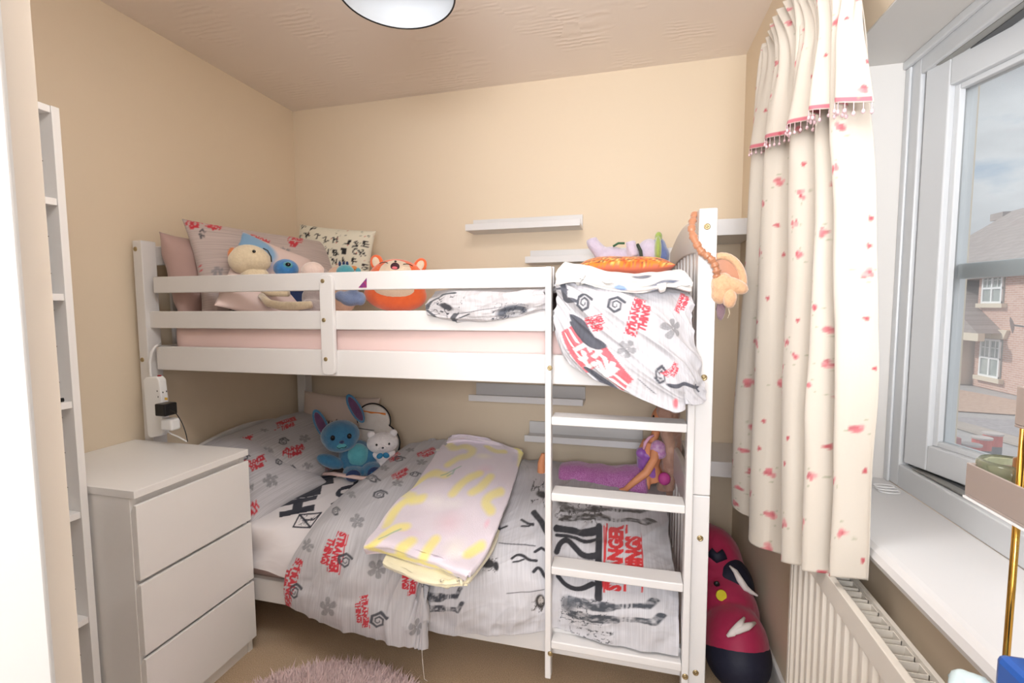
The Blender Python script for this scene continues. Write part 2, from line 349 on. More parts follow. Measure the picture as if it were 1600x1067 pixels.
PR = {
'flap': [
 ('logo', (0.1036, 0.4319), (0.0953, 0.2727), (0.1686, 0.4081), (202, 54, 68), None, 1),
 ('logo', (-0.0005, 0.3325), (-0.0277, -0.0029), (0.0452, 0.3123), (202, 54, 68), None, 1),
 ('logo', (0.2182, 0.1681), (0.2303, 0.0332), (0.2616, 0.183), (202, 54, 68), None, 1),
 ('logo', (0.3954, 0.3307), (0.3897, 0.1982), (0.473, 0.3298), (202, 54, 68), None, 1),
 ('logo', (0.2696, 0.7329), (0.309, 0.7799), (0.2305, 0.7862), (202, 54, 68), None, 1),
 ('logo', (0.2323, 0.6143), (0.2716, 0.6565), (0.2038, 0.6482), (202, 54, 68), None, 1),
 ('logo', (0.1182, 0.7605), (0.1784, 0.7726), (0.0304, 0.843), (202, 54, 68), None, 1),
 ('flower', (0.163, 0.4247), (0.2188, 0.4256), (0.1411, 0.4806), (140, 140, 144), 167.4, 0.85),
 ('flower', (0.2547, 0.2431), (0.3279, 0.2454), (0.2471, 0.3204), (140, 140, 144), 176.7, 0.85),
 ('flower', (0.1141, 0.0292), (0.1782, 0.0737), (0.1056, 0.1273), (140, 140, 144), 153.6, 0.85),
 ('flower', (0.4303, 0.0346), (0.5571, 0.0571), (0.4328, 0.1156), (140, 140, 144), 195.29999999999998, 0.85),
 ('flower', (0.2678, 0.6968), (0.3145, 0.6848), (0.248, 0.7453), (140, 140, 144), 197.7, 0.85),
 ('flower', (0.233, 0.589), (0.2781, 0.5863), (0.2151, 0.6292), (140, 140, 144), 186.29999999999998, 0.85),
 ('flower', (0.0265, 0.3453), (0.0808, 0.3432), (-0.0076, 0.408), (140, 140, 144), 144.0, 0.85),
 ('flower', (0.1593, 0.813), (0.2205, 0.794), (0.1261, 0.8604), (140, 140, 144), 192.29999999999998, 0.85),
 ('flower', (0.1158, 0.7123), (0.1863, 0.6713), (0.0708, 0.7811), (140, 140, 144), 180.29999999999998, 0.85),
 ('flower', (0.0642, 0.572), (0.1428, 0.5256), (0.019, 0.6354), (140, 140, 144), 164.4, 0.85),
 ('spiral', (0.1536, 0.2767), (0.2098, 0.2756), (0.1375, 0.345), (62, 66, 76), None, 0.95),
 ('spiral', (0.1872, 0.5372), (0.2493, 0.5345), (0.1649, 0.58), (62, 66, 76), None, 0.95),
 ('spiral', (0.0708, 0.6743), (0.2166, 0.5663), (0.0084, 0.7645), (62, 66, 76), None, 0.95),
 ('spiral', (0.1463, 0.7539), (0.2279, 0.72), (0.1051, 0.8142), (62, 66, 76), None, 0.95),
 ('spiral', (0.2716, 0.633), (0.315, 0.6313), (0.2604, 0.6591), (62, 66, 76), None, 0.95),
 ('spiral', (0.2642, 0.0416), (0.3451, 0.062), (0.2673, 0.114), (62, 66, 76), None, 0.95),
 ('spiral', (0.0189, 0.0626), (0.0562, 0.0782), (0.0119, 0.1702), (62, 66, 76), None, 0.95),
 ('spiral', (0.0708, 0.4775), (0.1293, 0.4557), (0.0154, 0.5469), (62, 66, 76), None, 0.95),
 ('spiral', (0.5039, 0.2389), (0.6253, 0.2552), (0.4857, 0.2583), (62, 66, 76), None, 0.95),
],
'throw': [
 ('bH', (0.2948, 0.3462), (0.2593, 0.4596), (0.1345, 0.3331), (28, 32, 50), None, 1),
 ('bE', (0.2685, 0.4637), (0.1879, 0.6074), (0.1136, 0.4486), (28, 32, 50), None, 1),
 ('bL', (0.2787, 0.543), (0.1713, 0.7154), (0.1146, 0.5422), (28, 32, 50), None, 1),
 ('bL', (0.2364, 0.6368), (0.1295, 0.8212), (0.0943, 0.6368), (28, 32, 50), None, 1),
 ('bC', (0.443, 0.4181), (0.4123, 0.4974), (0.3672, 0.3986), (28, 32, 50), None, 1),
 ('bL', (0.4295, 0.4766), (0.3946, 0.5468), (0.3603, 0.4602), (28, 32, 50), None, 1),
 ('bA', (0.3894, 0.3606), (0.3874, 0.3904), (0.3662, 0.3559), (28, 32, 50), None, 1),
 ('ink', (0.2216, 0.2812), (0.3237, 0.2652), (0.2369, 0.3349), (28, 32, 50), (5, 5, 3), 1),
 ('line', (0, 0), (1, 0), (0, 1), (28, 32, 50), ([(0.2295, 0.3339), (0.3376, 0.3283), (0.3149, 0.2596), (0.221, 0.2755), (0.2295, 0.3339)], 0.0038, 400), 1),
 ('line', (0, 0), (1, 0), (0, 1), (28, 32, 50), ([(0.2295, 0.3339), (0.3149, 0.2596)], 0.0038, 400), 1),
 ('line', (0, 0), (1, 0), (0, 1), (28, 32, 50), ([(0.2295, 0.3339), (0.2655, 0.3052), (0.3136, 0.2968), (0.3376, 0.3283)], 0.0038, 400), 1),
],
'low': [
 ('legs', (0.1704, 0.1216), (0.309, 0.1177), (0.1794, 0.2955), (70, 72, 80), None, 1),
 ('ell', (0.3397, 0.376), (0.4221, 0.3417), (0.3437, 0.4274), (58, 58, 62), 6, 1),
 ('ink', (0.3283, 0.3686), (0.4203, 0.3274), (0.3357, 0.4438), (40, 40, 44), (7, 5, 4), 1),
 ('ell', (0.4083, 0.3432), (0.4315, 0.3349), (0.4078, 0.3949), (50, 50, 54), 6, 1),
 ('ell', (0.3762, 0.5116), (0.4249, 0.5154), (0.3741, 0.5628), (58, 58, 92), 5, 1),
 ('ink', (0.4958, 0.6547), (0.6205, 0.5898), (0.4826, 0.8172), (52, 50, 50), (5, 4, 8), 1),
 ('ell', (0.52, 0.6923), (0.587, 0.6663), (0.5223, 0.7403), (60, 58, 58), 5, 1),
 ('ell', (0.5462, 0.1374), (0.5912, 0.1275), (0.5487, 0.2239), (52, 48, 48), 7, 1),
 ('ell', (0.5596, 0.154), (0.584, 0.15), (0.5612, 0.2074), (170, 164, 160), 7, 1),
 ('ink', (0.5316, 0.1208), (0.5987, 0.1027), (0.5349, 0.2113), (70, 66, 64), (6, 6, 5), 1),
 ('logo', (1.0098, 0.2911), (1.0256, 0.5789), (0.8568, 0.2723), (206, 56, 60), None, 1),
 ('legs', (0.7262, 0.055), (1.092, 0.1055), (0.7381, 0.2378), (72, 76, 84), None, 1),
 ('legs', (0.6487, 0.5198), (1.0848, 0.5718), (0.6651, 0.6421), (74, 70, 68), None, 1),
 ('ink', (0.653, 0.0324), (0.8963, 0.0776), (0.6701, 0.1968), (66, 70, 78), (9, 6, 12), 1),
 ('ink', (0.6179, 0.5578), (0.8647, 0.5374), (0.6373, 0.6959), (60, 56, 54), (8, 5, 22), 1),
 ('ink', (0.6934, -0.0307), (0.9068, 0.0011), (0.7042, 0.0407), (70, 72, 76), (8, 4, 31), 1),
 ('ell', (0.6694, 0.0984), (0.7803, 0.1215), (0.6699, 0.2102), (96, 100, 108), 4, 0.8),
 ('ell', (0.628, 0.6096), (0.7077, 0.5955), (0.6249, 0.7068), (66, 62, 60), 4, 0.8),
 ('logo', (0.2008, -0.0411), (0.2324, -0.0363), (0.201, -0.023), (226, 74, 88), None, 1),
 ('line', (0, 0), (1, 0), (0, 1), (50, 50, 56), ([(0.6425, 0.4093), (0.6433, 0.4117), (0.6449, 0.4167), (0.6474, 0.4246), (0.6507, 0.4352), (0.6553, 0.4439), (0.6612, 0.4511), (0.6685, 0.4567), (0.6773, 0.4613), (0.6866, 0.4627), (0.6966, 0.4604), (0.7073, 0.4541), (0.7183, 0.4465), (0.7295, 0.4404), (0.7411, 0.433), (0.7528, 0.4255), (0.7644, 0.4168), (0.777, 0.4104), (0.7904, 0.407), (0.8044, 0.4065), (0.819, 0.4097), (0.8298, 0.4121), (0.8369, 0.4137), (0.8404, 0.4145)], 0.013, 400), 1),
 ('line', (0, 0), (1, 0), (0, 1), (50, 50, 56), ([(0.6387, 0.5163), (0.6422, 0.5165), (0.6496, 0.516), (0.6611, 0.5146), (0.6771, 0.5118), (0.6947, 0.5095), (0.7134, 0.5096), (0.7331, 0.5096), (0.7538, 0.5014), (0.7719, 0.499), (0.7882, 0.5022), (0.8029, 0.5084), (0.8163, 0.5157), (0.8264, 0.5212), (0.833, 0.5244), (0.8364, 0.5259)], 0.016, 400), 1),
 ('line', (0, 0), (1, 0), (0, 1), (50, 50, 56), ([(0.6397, 0.4861), (0.6442, 0.4856), (0.6535, 0.4844), (0.6682, 0.4829), (0.6886, 0.4822), (0.7087, 0.4814), (0.7281, 0.4769), (0.7459, 0.4729), (0.762, 0.4674), (0.7772, 0.4637), (0.7914, 0.4647), (0.805, 0.4682), (0.8179, 0.4756), (0.8276, 0.4813), (0.8341, 0.4848), (0.8373, 0.4863)], 0.008, 400), 1),
 ('line', (0, 0), (1, 0), (0, 1), (50, 50, 56), ([(0.6521, 0.2928), (0.6547, 0.29), (0.6603, 0.2846), (0.6697, 0.2769), (0.6831, 0.2668), (0.6984, 0.2594), (0.7161, 0.2547), (0.7341, 0.2524), (0.7519, 0.2518), (0.7678, 0.2537), (0.7823, 0.2585), (0.7956, 0.2664), (0.8082, 0.2772), (0.8174, 0.285), (0.8236, 0.2903), (0.8266, 0.2929)], 0.012, 400), 1),
 ('line', (0, 0), (1, 0), (0, 1), (50, 50, 56), ([(0.8419, 0.5404), (0.8432, 0.4102), (0.8517, 0.2302)], 0.014, 400), 1),
 ('line', (0, 0), (1, 0), (0, 1), (50, 50, 56), ([(0.4758, 0.3925), (0.477, 0.3933), (0.4792, 0.395), (0.4826, 0.3972), (0.487, 0.4009), (0.4917, 0.4029), (0.4969, 0.4031), (0.5024, 0.402), (0.5083, 0.3995), (0.5138, 0.3964), (0.519, 0.3927), (0.5238, 0.3886), (0.5284, 0.3838), (0.5335, 0.3799), (0.5391, 0.3764), (0.5454, 0.3744), (0.5523, 0.3735), (0.5575, 0.3728), (0.561, 0.3723), (0.5628, 0.372)], 0.006, 400), 1),
 ('line', (0, 0), (1, 0), (0, 1), (50, 50, 56), ([(0.4808, 0.3758), (0.4994, 0.3747), (0.5174, 0.3799)], 0.004, 400), 1),
 ('line', (0, 0), (1, 0), (0, 1), (50, 50, 56), ([(0.5533, 0.3236), (0.5543, 0.3248), (0.5561, 0.3271), (0.5589, 0.3305), (0.5626, 0.3353), (0.5662, 0.3381), (0.5699, 0.3388), (0.5735, 0.3375), (0.5771, 0.3341), (0.5804, 0.3295), (0.5833, 0.3236), (0.5857, 0.3166), (0.5876, 0.3086), (0.5902, 0.3012), (0.5934, 0.2946), (0.5974, 0.2887), (0.602, 0.2835), (0.6056, 0.2796), (0.6081, 0.2771), (0.6093, 0.2758)], 0.007, 400), 1),
 ('line', (0, 0), (1, 0), (0, 1), (50, 50, 56), ([(0.4251, 0.4719), (0.4714, 0.4574), (0.5557, 0.436)], 0.0022, 400), 1),
 ('line', (0, 0), (1, 0), (0, 1), (50, 50, 56), ([(0.4523, 0.233), (0.5044, 0.237), (0.5854, 0.2356)], 0.0018, 400), 1),
 ('line', (0, 0), (1, 0), (0, 1), (50, 50, 56), ([(0.4914, 0.569), (0.5206, 0.5421), (0.5406, 0.5373)], 0.005, 400), 1),
 ('line', (0, 0), (1, 0), (0, 1), (50, 50, 56), ([(0.497, 0.5349), (0.5242, 0.5314), (0.5402, 0.5423)], 0.004, 400), 1),
 ('line', (0, 0), (1, 0), (0, 1), (50, 50, 56), ([(0.5568, 0.4111), (0.5797, 0.4268), (0.6052, 0.4106)], 0.006, 400), 1),
 ('line', (0, 0), (1, 0), (0, 1), (50, 50, 56), ([(0.537, 0.5936), (0.5721, 0.5514), (0.6018, 0.4894)], 0.012, 400), 1),
 ('line', (0, 0), (1, 0), (0, 1), (50, 50, 56), ([(0.3941, 0.5297), (0.4402, 0.549)], 0.004, 400), 1),
 ('line', (0, 0), (1, 0), (0, 1), (205, 60, 64), ([(0.8642, 0.5436), (0.8708, 0.2654)], 0.0035, 400), 1),
 ('line', (0, 0), (1, 0), (0, 1), (205, 60, 64), ([(1.0233, 0.5799), (1.0045, 0.2886)], 0.003, 400), 1),
],
'pA': [
 ('logo', (0.2184, 0.2873), (0.3551, 0.2898), (0.2852, 0.3625), (202, 54, 68), None, 1),
 ('logo', (0.0274, 0.328), (0.1006, 0.3018), (0.0555, 0.3698), (202, 54, 68), None, 1),
 ('logo', (0.0794, 0.1288), (0.186, 0.1029), (0.1315, 0.1833), (202, 54, 68), None, 1),
 ('logo', (0.0343, 0.0166), (0.1154, 0.0036), (0.0386, 0.0522), (202, 54, 68), None, 1),
 ('logo', (0.2376, 0.0012), (0.3034, -0.0037), (0.227, 0.0125), (202, 54, 68), None, 1),
 ('flower', (0.0485, 0.2217), (0.0838, 0.1806), (0.0868, 0.2598), (140, 140, 144), 125.39999999999999, 0.85),
 ('flower', (0.2198, 0.1757), (0.2725, 0.1457), (0.289, 0.2328), (140, 140, 144), 142.79999999999998, 0.85),
 ('flower', (0.1086, 0.0495), (0.1652, 0.0204), (0.1322, 0.0769), (140, 140, 144), 144.29999999999998, 0.85),
 ('spiral', (0.1313, 0.21), (0.1675, 0.1794), (0.1917, 0.2629), (62, 66, 76), None, 0.95),
 ('spiral', (0.0436, 0.0749), (0.0758, 0.0469), (0.072, 0.1063), (62, 66, 76), None, 0.95),
 ('flower', (0.1633, 0.3412), (0.1896, 0.3095), (0.1925, 0.369), (140, 140, 144), 123.89999999999999, 0.85),
 ('logo', (0.2194, 0.308), (0.2243, 0.3051), (0.2291, 0.3169), (202, 54, 68), None, 1),
 ('logo', (0.2898, -0.0327), (0.408, -0.0401), (0.275, -0.013), (202, 54, 68), None, 1),
],
'pB': [
 ('logo', (0.1177, 0.1932), (0.2144, 0.1871), (0.1568, 0.2561), (202, 54, 68), None, 1),
 ('flower', (0.1067, 0.1039), (0.1604, 0.0634), (0.1603, 0.1652), (140, 140, 144), 126.89999999999999, 0.85),
 ('spiral', (0.1399, 0.2653), (0.1776, 0.2443), (0.1706, 0.3008), (62, 66, 76), None, 0.95),
 ('logo', (-0.0034, 0.053), (0.0434, 0.0303), (0.0116, 0.0947), (202, 54, 68), None, 1),
 ('flower', (0.0537, 0.1337), (0.0795, 0.1091), (0.086, 0.1713), (140, 140, 144), 117.0, 0.85),
 ('spiral', (0.2295, 0.1684), (0.2624, 0.1447), (0.2692, 0.2073), (62, 66, 76), None, 0.95),
],
'bike': [
 ('ink', (0.1306, 0.1845), (0.2784, 0.1927), (0.1264, 0.2236), (30, 30, 34), (6, 2, 4), 1),
 ('ell', (0.1607, 0.1808), (0.1829, 0.183), (0.1585, 0.2004), (40, 40, 44), 8, 1),
 ('ell', (0.2188, 0.19), (0.2404, 0.1921), (0.217, 0.2095), (40, 40, 44), 8, 1),
 ('ell', (0.1722, 0.1952), (0.1833, 0.1963), (0.1689, 0.2279), (40, 40, 44), 8, 1),
 ('ell', (0.2306, 0.2043), (0.2415, 0.2053), (0.2266, 0.2369), (40, 40, 44), 8, 1),
 ('logo', (0.1439, 0.166), (0.1969, 0.1649), (0.1413, 0.1854), (202, 54, 68), None, 1),
],
'p2': [
 ('logo', (-0.0153, 0.3443), (0.0476, 0.3634), (0.0154, 0.3999), (202, 54, 68), None, 1),
 ('logo', (0.0537, 0.3828), (0.0925, 0.3392), (0.0987, 0.4334), (202, 54, 68), None, 1),
 ('logo', (0.2061, 0.3266), (0.2745, 0.2893), (0.2355, 0.3667), (202, 54, 68), None, 1),
 ('logo', (0.3478, 0.3112), (0.4254, 0.3136), (0.4254, 0.4022), (202, 54, 68), None, 1),
 ('flower', (0.3068, 0.25), (0.3799, 0.2594), (0.3203, 0.3079), (140, 140, 144), 133.2, 0.85),
 ('logo', (-0.0082, 0.2289), (-0.005, 0.1808), (0.0049, 0.2262), (202, 54, 68), None, 1),
 ('logo', (0.0498, 0.0546), (0.1137, 0.0424), (0.0517, 0.0951), (202, 54, 68), None, 1),
 ('spiral', (0.0836, 0.0104), (0.1418, 0.0089), (0.0769, 0.0529), (62, 66, 76), None, 0.95),
 ('spiral', (0.018, 0.3042), (0.0438, 0.3055), (0.0344, 0.3573), (62, 66, 76), None, 0.95),
 ('logo', (0.3894, 0.1952), (0.4409, 0.2248), (0.3831, 0.2247), (202, 54, 68), None, 1),
 ('flower', (0.0251, 0.1518), (0.0781, 0.1501), (0.0317, 0.1978), (140, 140, 144), 102.0, 0.85),
 ('logo', (0.2868, 0.1772), (0.3453, 0.1717), (0.2921, 0.2061), (202, 54, 68), None, 1),
],
'rain': [
 ('ell', (-0.0555, 0.2387), (0.1484, 0.1444), (-0.049, 0.4588), (186, 188, 214), 9, 1),
 ('ell', (-0.0518, 0.2971), (0.1433, 0.2237), (-0.0289, 0.4521), (134, 176, 214), 9, 1),
],
'abc': [
 ('T', (0.015497256685082407, 0.022555352162661694), (0.04127771478515833, 0.019183708624232725), (0.01954322893119717, 0.053491901882752796), (34, 34, 36), None, 1),
 ('P', (0.07295512198972266, 0.023346405949663994), (0.09881029026287322, 0.02608689378343897), (0.0696665365891927, 0.05437260787744466), (34, 34, 36), None, 1),
 ('P', (0.12094643052476144, 0.01586154938888996), (0.14381764797511448, 0.028227123064974144), (0.10610774211346041, 0.04330701032931362), (34, 34, 36), None, 1),
 ('E', (0.17936044599831097, 0.02267203410868898), (0.2052230104115047, 0.020002247230789492), (0.18256419025179035, 0.053707111404521474), (34, 34, 36), None, 1),
 ('M', (0.22537035507651373, 0.014075043888514313), (0.24904839732570178, 0.0248151702958554), (0.21248220338770443, 0.04248869458753998), (34, 34, 36), None, 1),
 ('Y', (0.2885662799707645, 0.02530248887341373), (0.3121342778003715, 0.014322986229685288), (0.3017416831432386, 0.05358408626894212), (34, 34, 36), None, 1),
 ('I', (0.3456074277248483, 0.011724243499611896), (0.37059431945488575, 0.018911401607750865), (0.33698283799508155, 0.041708513575656796), (34, 34, 36), None, 1),
 ('W', (0.3879277187502967, 0.02632659780594631), (0.4120844315307469, 0.03594185795026025), (0.37638940657711994, 0.05531465314248659), (34, 34, 36), None, 1),
 ('S', (0.027050285108309185, 0.07402179647769115), (0.05237667505512341, 0.07990176010529186), (0.019994328755188327, 0.10441346441386823), (34, 34, 36), None, 1),
 ('D', (0.07233703991859641, 0.08500867656675884), (0.09649323478530349, 0.09462523777967038), (0.060797166463102556, 0.11399611040680732), (34, 34, 36), None, 1),
 ('V', (0.11625361563039811, 0.07548948470426713), (0.14149587495527124, 0.06925824532707613), (0.1237311028830273, 0.10578019589411489), (34, 34, 36), None, 1),
 ('Q', (0.17715939366799727, 0.07833560619550016), (0.20264641200176475, 0.07319635562229398), (0.18332649435584467, 0.10892002819602115), (34, 34, 36), None, 1),
 ('N', (0.23800301208911243, 0.07719889414986288), (0.26398789428911473, 0.07808540249838641), (0.23693920207088418, 0.10838075278986567), (34, 34, 36), None, 1),
 ('A', (0.2852692787458446, 0.0843307616013152), (0.31083993812634597, 0.08903622426149845), (0.2796227235536247, 0.1150155528579168), (34, 34, 36), None, 1),
 ('F', (0.34348440117024, 0.0862053797546603), (0.3691039823483011, 0.0906367520320409), (0.33816675443738325, 0.11694887716833363), (34, 34, 36), None, 1),
 ('S', (0.39267092101719375, 0.07185003308680828), (0.4186482471921443, 0.07293563190784251), (0.3913682024319527, 0.10302282449674889), (34, 34, 36), None, 1),
 ('S', (0.02245125687199929, 0.13421845296912463), (0.04737394584913448, 0.12681172804180457), (0.03133932678478335, 0.16412567974168685), (34, 34, 36), None, 1),
 ('U', (0.06860878088683363, 0.12148779729981454), (0.09460456966633998, 0.12101985955684923), (0.069170306178392, 0.15268274383522218), (34, 34, 36), None, 1),
 ('N', (0.1362859220583048, 0.1207119956078337), (0.16112009220833548, 0.12841030665372716), (0.12704794880323267, 0.15051299978787053), (34, 34, 36), None, 1),
 ('N', (0.18683901348875173, 0.11923471238513657), (0.21277003581199824, 0.11734207367917826), (0.1891101799359017, 0.15035193917303236), (34, 34, 36), None, 1),
 ('B', (0.2388281000606251, 0.11975451007901464), (0.2646577562914994, 0.12272584967503133), (0.23526249254540507, 0.15075009755606378), (34, 34, 36), None, 1),
 ('I', (0.28093389137715424, 0.13146570732816326), (0.3069002823227592, 0.13278727505628252), (0.27934801010341115, 0.1626253764628892), (34, 34, 36), None, 1),
 ('C', (0.33611381735263757, 0.14036779879783173), (0.36164430592921076, 0.13544904356490292), (0.3420163236321521, 0.1710043850897196), (34, 34, 36), None, 1),
 ('N', (0.38027049355268866, 0.13036849363428626), (0.4036945949139184, 0.14165173232797856), (0.3667306071202579, 0.15847741526776193), (34, 34, 36), None, 1),
 ('K', (0.016623859853729, 0.1784888683148808), (0.04215727975505952, 0.1833923842108822), (0.010739640778527345, 0.20912897219647744), (34, 34, 36), None, 1),
 ('M', (0.06959043874552133, 0.1935070512997017), (0.09357171164264659, 0.20355187833821287), (0.057536646299307916, 0.22228457877625202), (34, 34, 36), None, 1),
 ('T', (0.12341177171852065, 0.19158966446105452), (0.14924357678012998, 0.18863706437655028), (0.12695489181992575, 0.2225878305349857), (34, 34, 36), None, 1),
 ('Z', (0.18230038188263067, 0.1750155799896353), (0.2054471095721677, 0.18685741250265542), (0.16809018286700653, 0.2027916532170797), (34, 34, 36), None, 1),
 ('H', (0.2311475559180897, 0.18211374479065792), (0.2565191223362658, 0.1877956122203045), (0.2243293150025138, 0.21255962449246923), (34, 34, 36), None, 1),
 ('J', (0.2926651448228692, 0.18224883564944697), (0.31790897142428265, 0.17602394862093232), (0.30013500925708675, 0.21254142757114314), (34, 34, 36), None, 1),
 ('S', (0.33701702929925315, 0.17304748858175628), (0.36292362456344723, 0.170845598071936), (0.3396592979110375, 0.20413540289878918), (34, 34, 36), None, 1),
 ('E', (0.38461239223712673, 0.1809327649464901), (0.4105090171952895, 0.1832489721428054), (0.3818329436015484, 0.2120087148962854), (34, 34, 36), None, 1),
 ('V', (0.011761690355964785, 0.24035057750531014), (0.03774688432598163, 0.23947325524946553), (0.012814477062978304, 0.27153281026933035), (34, 34, 36), None, 1),
 ('P', (0.08226410797743738, 0.23995147015907806), (0.1076313241245977, 0.23425021196958606), (0.08910561780482776, 0.27039212953567043), (34, 34, 36), None, 1),
 ('ell', (0.009316636685260954, 0.01635573763428387), (0.0013618393360548733, 0.0005778647708999975), (0.014838892187445309, 0.013571558562061742), (70, 92, 70), 4, 0.85),
 ('ell', (0.26374711577910964, 0.08063180401964244), (0.25521935311722066, 0.07434139821910783), (0.2659487578092968, 0.07764708708798129), (44, 52, 46), 4, 0.85),
 ('ell', (0.13132167360264532, 0.09967157728537007), (0.12165505146244582, 0.09307373624392701), (0.1336309179671504, 0.09628825953630024), (190, 80, 60), 4, 0.85),
 ('ell', (0.044046123473201644, 0.21952535598032605), (0.058946815456103245, 0.21676839394678354), (0.045011060184941526, 0.2247405981743416), (44, 52, 46), 4, 0.85),
 ('ell', (0.13020700800698337, 0.0600852199417336), (0.13387771898801595, 0.04955861051910398), (0.13389132130490375, 0.06136996878509501), (44, 52, 46), 4, 0.85),
 ('ell', (0.28478670812701024, 0.17537553469698186), (0.29660075045942713, 0.18362029919239042), (0.28190104055361725, 0.17951044951332776), (70, 92, 70), 4, 0.85),
 ('ell', (0.28346949802498606, 0.06060430140494722), (0.28989890461990636, 0.04417105172661925), (0.28922113541240085, 0.06285459371316932), (44, 52, 46), 4, 0.85),
 ('ell', (0.14141829430356123, 0.17556274857521018), (0.1511847617648149, 0.16689224600520317), (0.1444529702030637, 0.17898101218664897), (44, 52, 46), 4, 0.85),
 ('ell', (0.3305429035846435, 0.009155407412560995), (0.3419516904490495, 0.006003134651223307), (0.3316461990511117, 0.013148482815103097), (120, 130, 100), 4, 0.85),
 ('ell', (0.07710624918083608, 0.07521988133342783), (0.08227034709737668, 0.061374135163416145), (0.08195226034034017, 0.07702731560421704), (120, 130, 100), 4, 0.85),
 ('ell', (0.14501877352509032, 0.03501606859636233), (0.1408276405441041, 0.05060733516675122), (0.1395618302254542, 0.033549172053017155), (70, 92, 70), 4, 0.85),
 ('ell', (0.1951827280786648, 0.1712284472270525), (0.19165086983980675, 0.18489442429255945), (0.19039963610573735, 0.16999229684345218), (44, 52, 46), 4, 0.85),
 ('ell', (0.38665718878279454, 0.042119423587032426), (0.4041391048570373, 0.042631371655364084), (0.38647800695887846, 0.0482380942130174), (120, 130, 100), 4, 0.85),
 ('ell', (0.4145037221706739, 0.11727512908252055), (0.43099029539349115, 0.11188158475379965), (0.4163914626857262, 0.1230454297105066), (44, 52, 46), 4, 0.85),
 ('ell', (0.01357362282454757, 0.12330124082800173), (0.013870003470743103, 0.10757190297770029), (0.01907889107215307, 0.12340497405417017), (70, 92, 70), 4, 0.85),
 ('ell', (0.2284216334376738, 0.24022011922739317), (0.23916887057299488, 0.22740932345025675), (0.23290541195967154, 0.24398165222475554), (70, 92, 70), 4, 0.85),
 ('ell', (0.05039845398878349, 0.06602416682466576), (0.06623142594936254, 0.06957648922788293), (0.04915514114765748, 0.07156570701086844), (120, 130, 100), 4, 0.85),
 ('ell', (0.3880190036995135, 0.24207314416481523), (0.39945995426292435, 0.23367469220508366), (0.39095846188541955, 0.24607747686200904), (44, 52, 46), 4, 0.85),
 ('ell', (0.20204008211479405, 0.03261976436051649), (0.1908905585806962, 0.032414336705986646), (0.20211198179387949, 0.028717431123582243), (44, 52, 46), 4, 0.85),
 ('ell', (0.22048492999078026, 0.11171262532604659), (0.23392684040418266, 0.10625003302663516), (0.22239683729557425, 0.11641729397073743), (70, 92, 70), 4, 0.85),
 ('ell', (0.05267037395630385, 0.26243741588529673), (0.036896783714523054, 0.2583127278843109), (0.05411401475664888, 0.2569166593006735), (44, 52, 46), 4, 0.85),
 ('ell', (0.1477734800688629, 0.053280093574227125), (0.13180189235123177, 0.049776763758496725), (0.14899964550436853, 0.04769003787305623), (44, 52, 46), 4, 0.85),
 ('ell', (0.10057176881327175, 0.07391489053584405), (0.10836401880294325, 0.06740085599393572), (0.10285168090293967, 0.07664217803222907), (44, 52, 46), 4, 0.85),
 ('ell', (0.20475055758664504, 0.15414173867537806), (0.19195693673698933, 0.16342768448463088), (0.20150047655340655, 0.14966397137799856), (44, 52, 46), 4, 0.85),
 ('ell', (0.11280616318349439, 0.14236187383215682), (0.10108038808361315, 0.14854494658213555), (0.11064208772100183, 0.13825785254719838), (44, 52, 46), 4, 0.85),
 ('ell', (0.3599494145413533, 0.2093162982956069), (0.3690032711003295, 0.21201848795550657), (0.35900364816038843, 0.21248514809124858), (190, 80, 60), 4, 0.85),
 ('ell', (0.409370850312753, 0.23070122154683367), (0.42096013451994635, 0.23766211353386144), (0.4069345381172933, 0.23475747101935135), (70, 92, 70), 4, 0.85),
 ('ell', (0.06595749360121936, 0.019379288838836425), (0.05654486895143124, 0.027614618259445185), (0.06307512830400629, 0.016084870211410585), (70, 92, 70), 4, 0.85),
 ('ell', (0.1515505212262416, 0.05159214222374724), (0.14675577317279118, 0.060497154562027936), (0.14843376690784335, 0.04991398040503959), (120, 130, 100), 4, 0.85),
 ('ell', (0.0014653457298687577, 0.19522066357613435), (0.005389890489021075, 0.18167721215402052), (0.006205553727608594, 0.19659425424183766), (44, 52, 46), 4, 0.85),
 ('ell', (0.15677531686857524, 0.16319742073088458), (0.15927340205329335, 0.15102880748372025), (0.16103433150508276, 0.16407175054553594), (44, 52, 46), 4, 0.85),
 ('ell', (0.26162912604208943, 0.11653027590976854), (0.25227474285394047, 0.12621591239229624), (0.25823915327320474, 0.11325624179391641), (70, 92, 70), 4, 0.85),
 ('ell', (0.17661583154661156, 0.18741327458975096), (0.16575159399319717, 0.19015866490873068), (0.17565494493496867, 0.1836107914460559), (120, 130, 100), 4, 0.85),
 ('ell', (0.11343811732986042, 0.1592735581754581), (0.1170227522950722, 0.1488529007798774), (0.11708534741831367, 0.16052818041328223), (44, 52, 46), 4, 0.85),
 ('ell', (0.3694610888032743, 0.2528507092329829), (0.35745583374478923, 0.2650007605148336), (0.36520857085462655, 0.24864886996251315), (70, 92, 70), 4, 0.85),
 ('ell', (0.05100940645625021, 0.1864499619428008), (0.06544726576880491, 0.18058469130214358), (0.05306225118048025, 0.19150321270219495), (120, 130, 100), 4, 0.85),
 ('ell', (0.3328371313464216, 0.18024163283868594), (0.33136856260132874, 0.16624386348422981), (0.33773635062048124, 0.17972763377790343), (44, 52, 46), 4, 0.85),
 ('ell', (0.3408807247758364, 0.19347714977861522), (0.32991306912336055, 0.19533401664020453), (0.3402308213742802, 0.18963847030024866), (190, 80, 60), 4, 0.85),
 ('ell', (0.01861140104708112, 0.02478569749412855), (0.03235014775446969, 0.03466880254259476), (0.015152314280117946, 0.02959425884171455), (44, 52, 46), 4, 0.85),
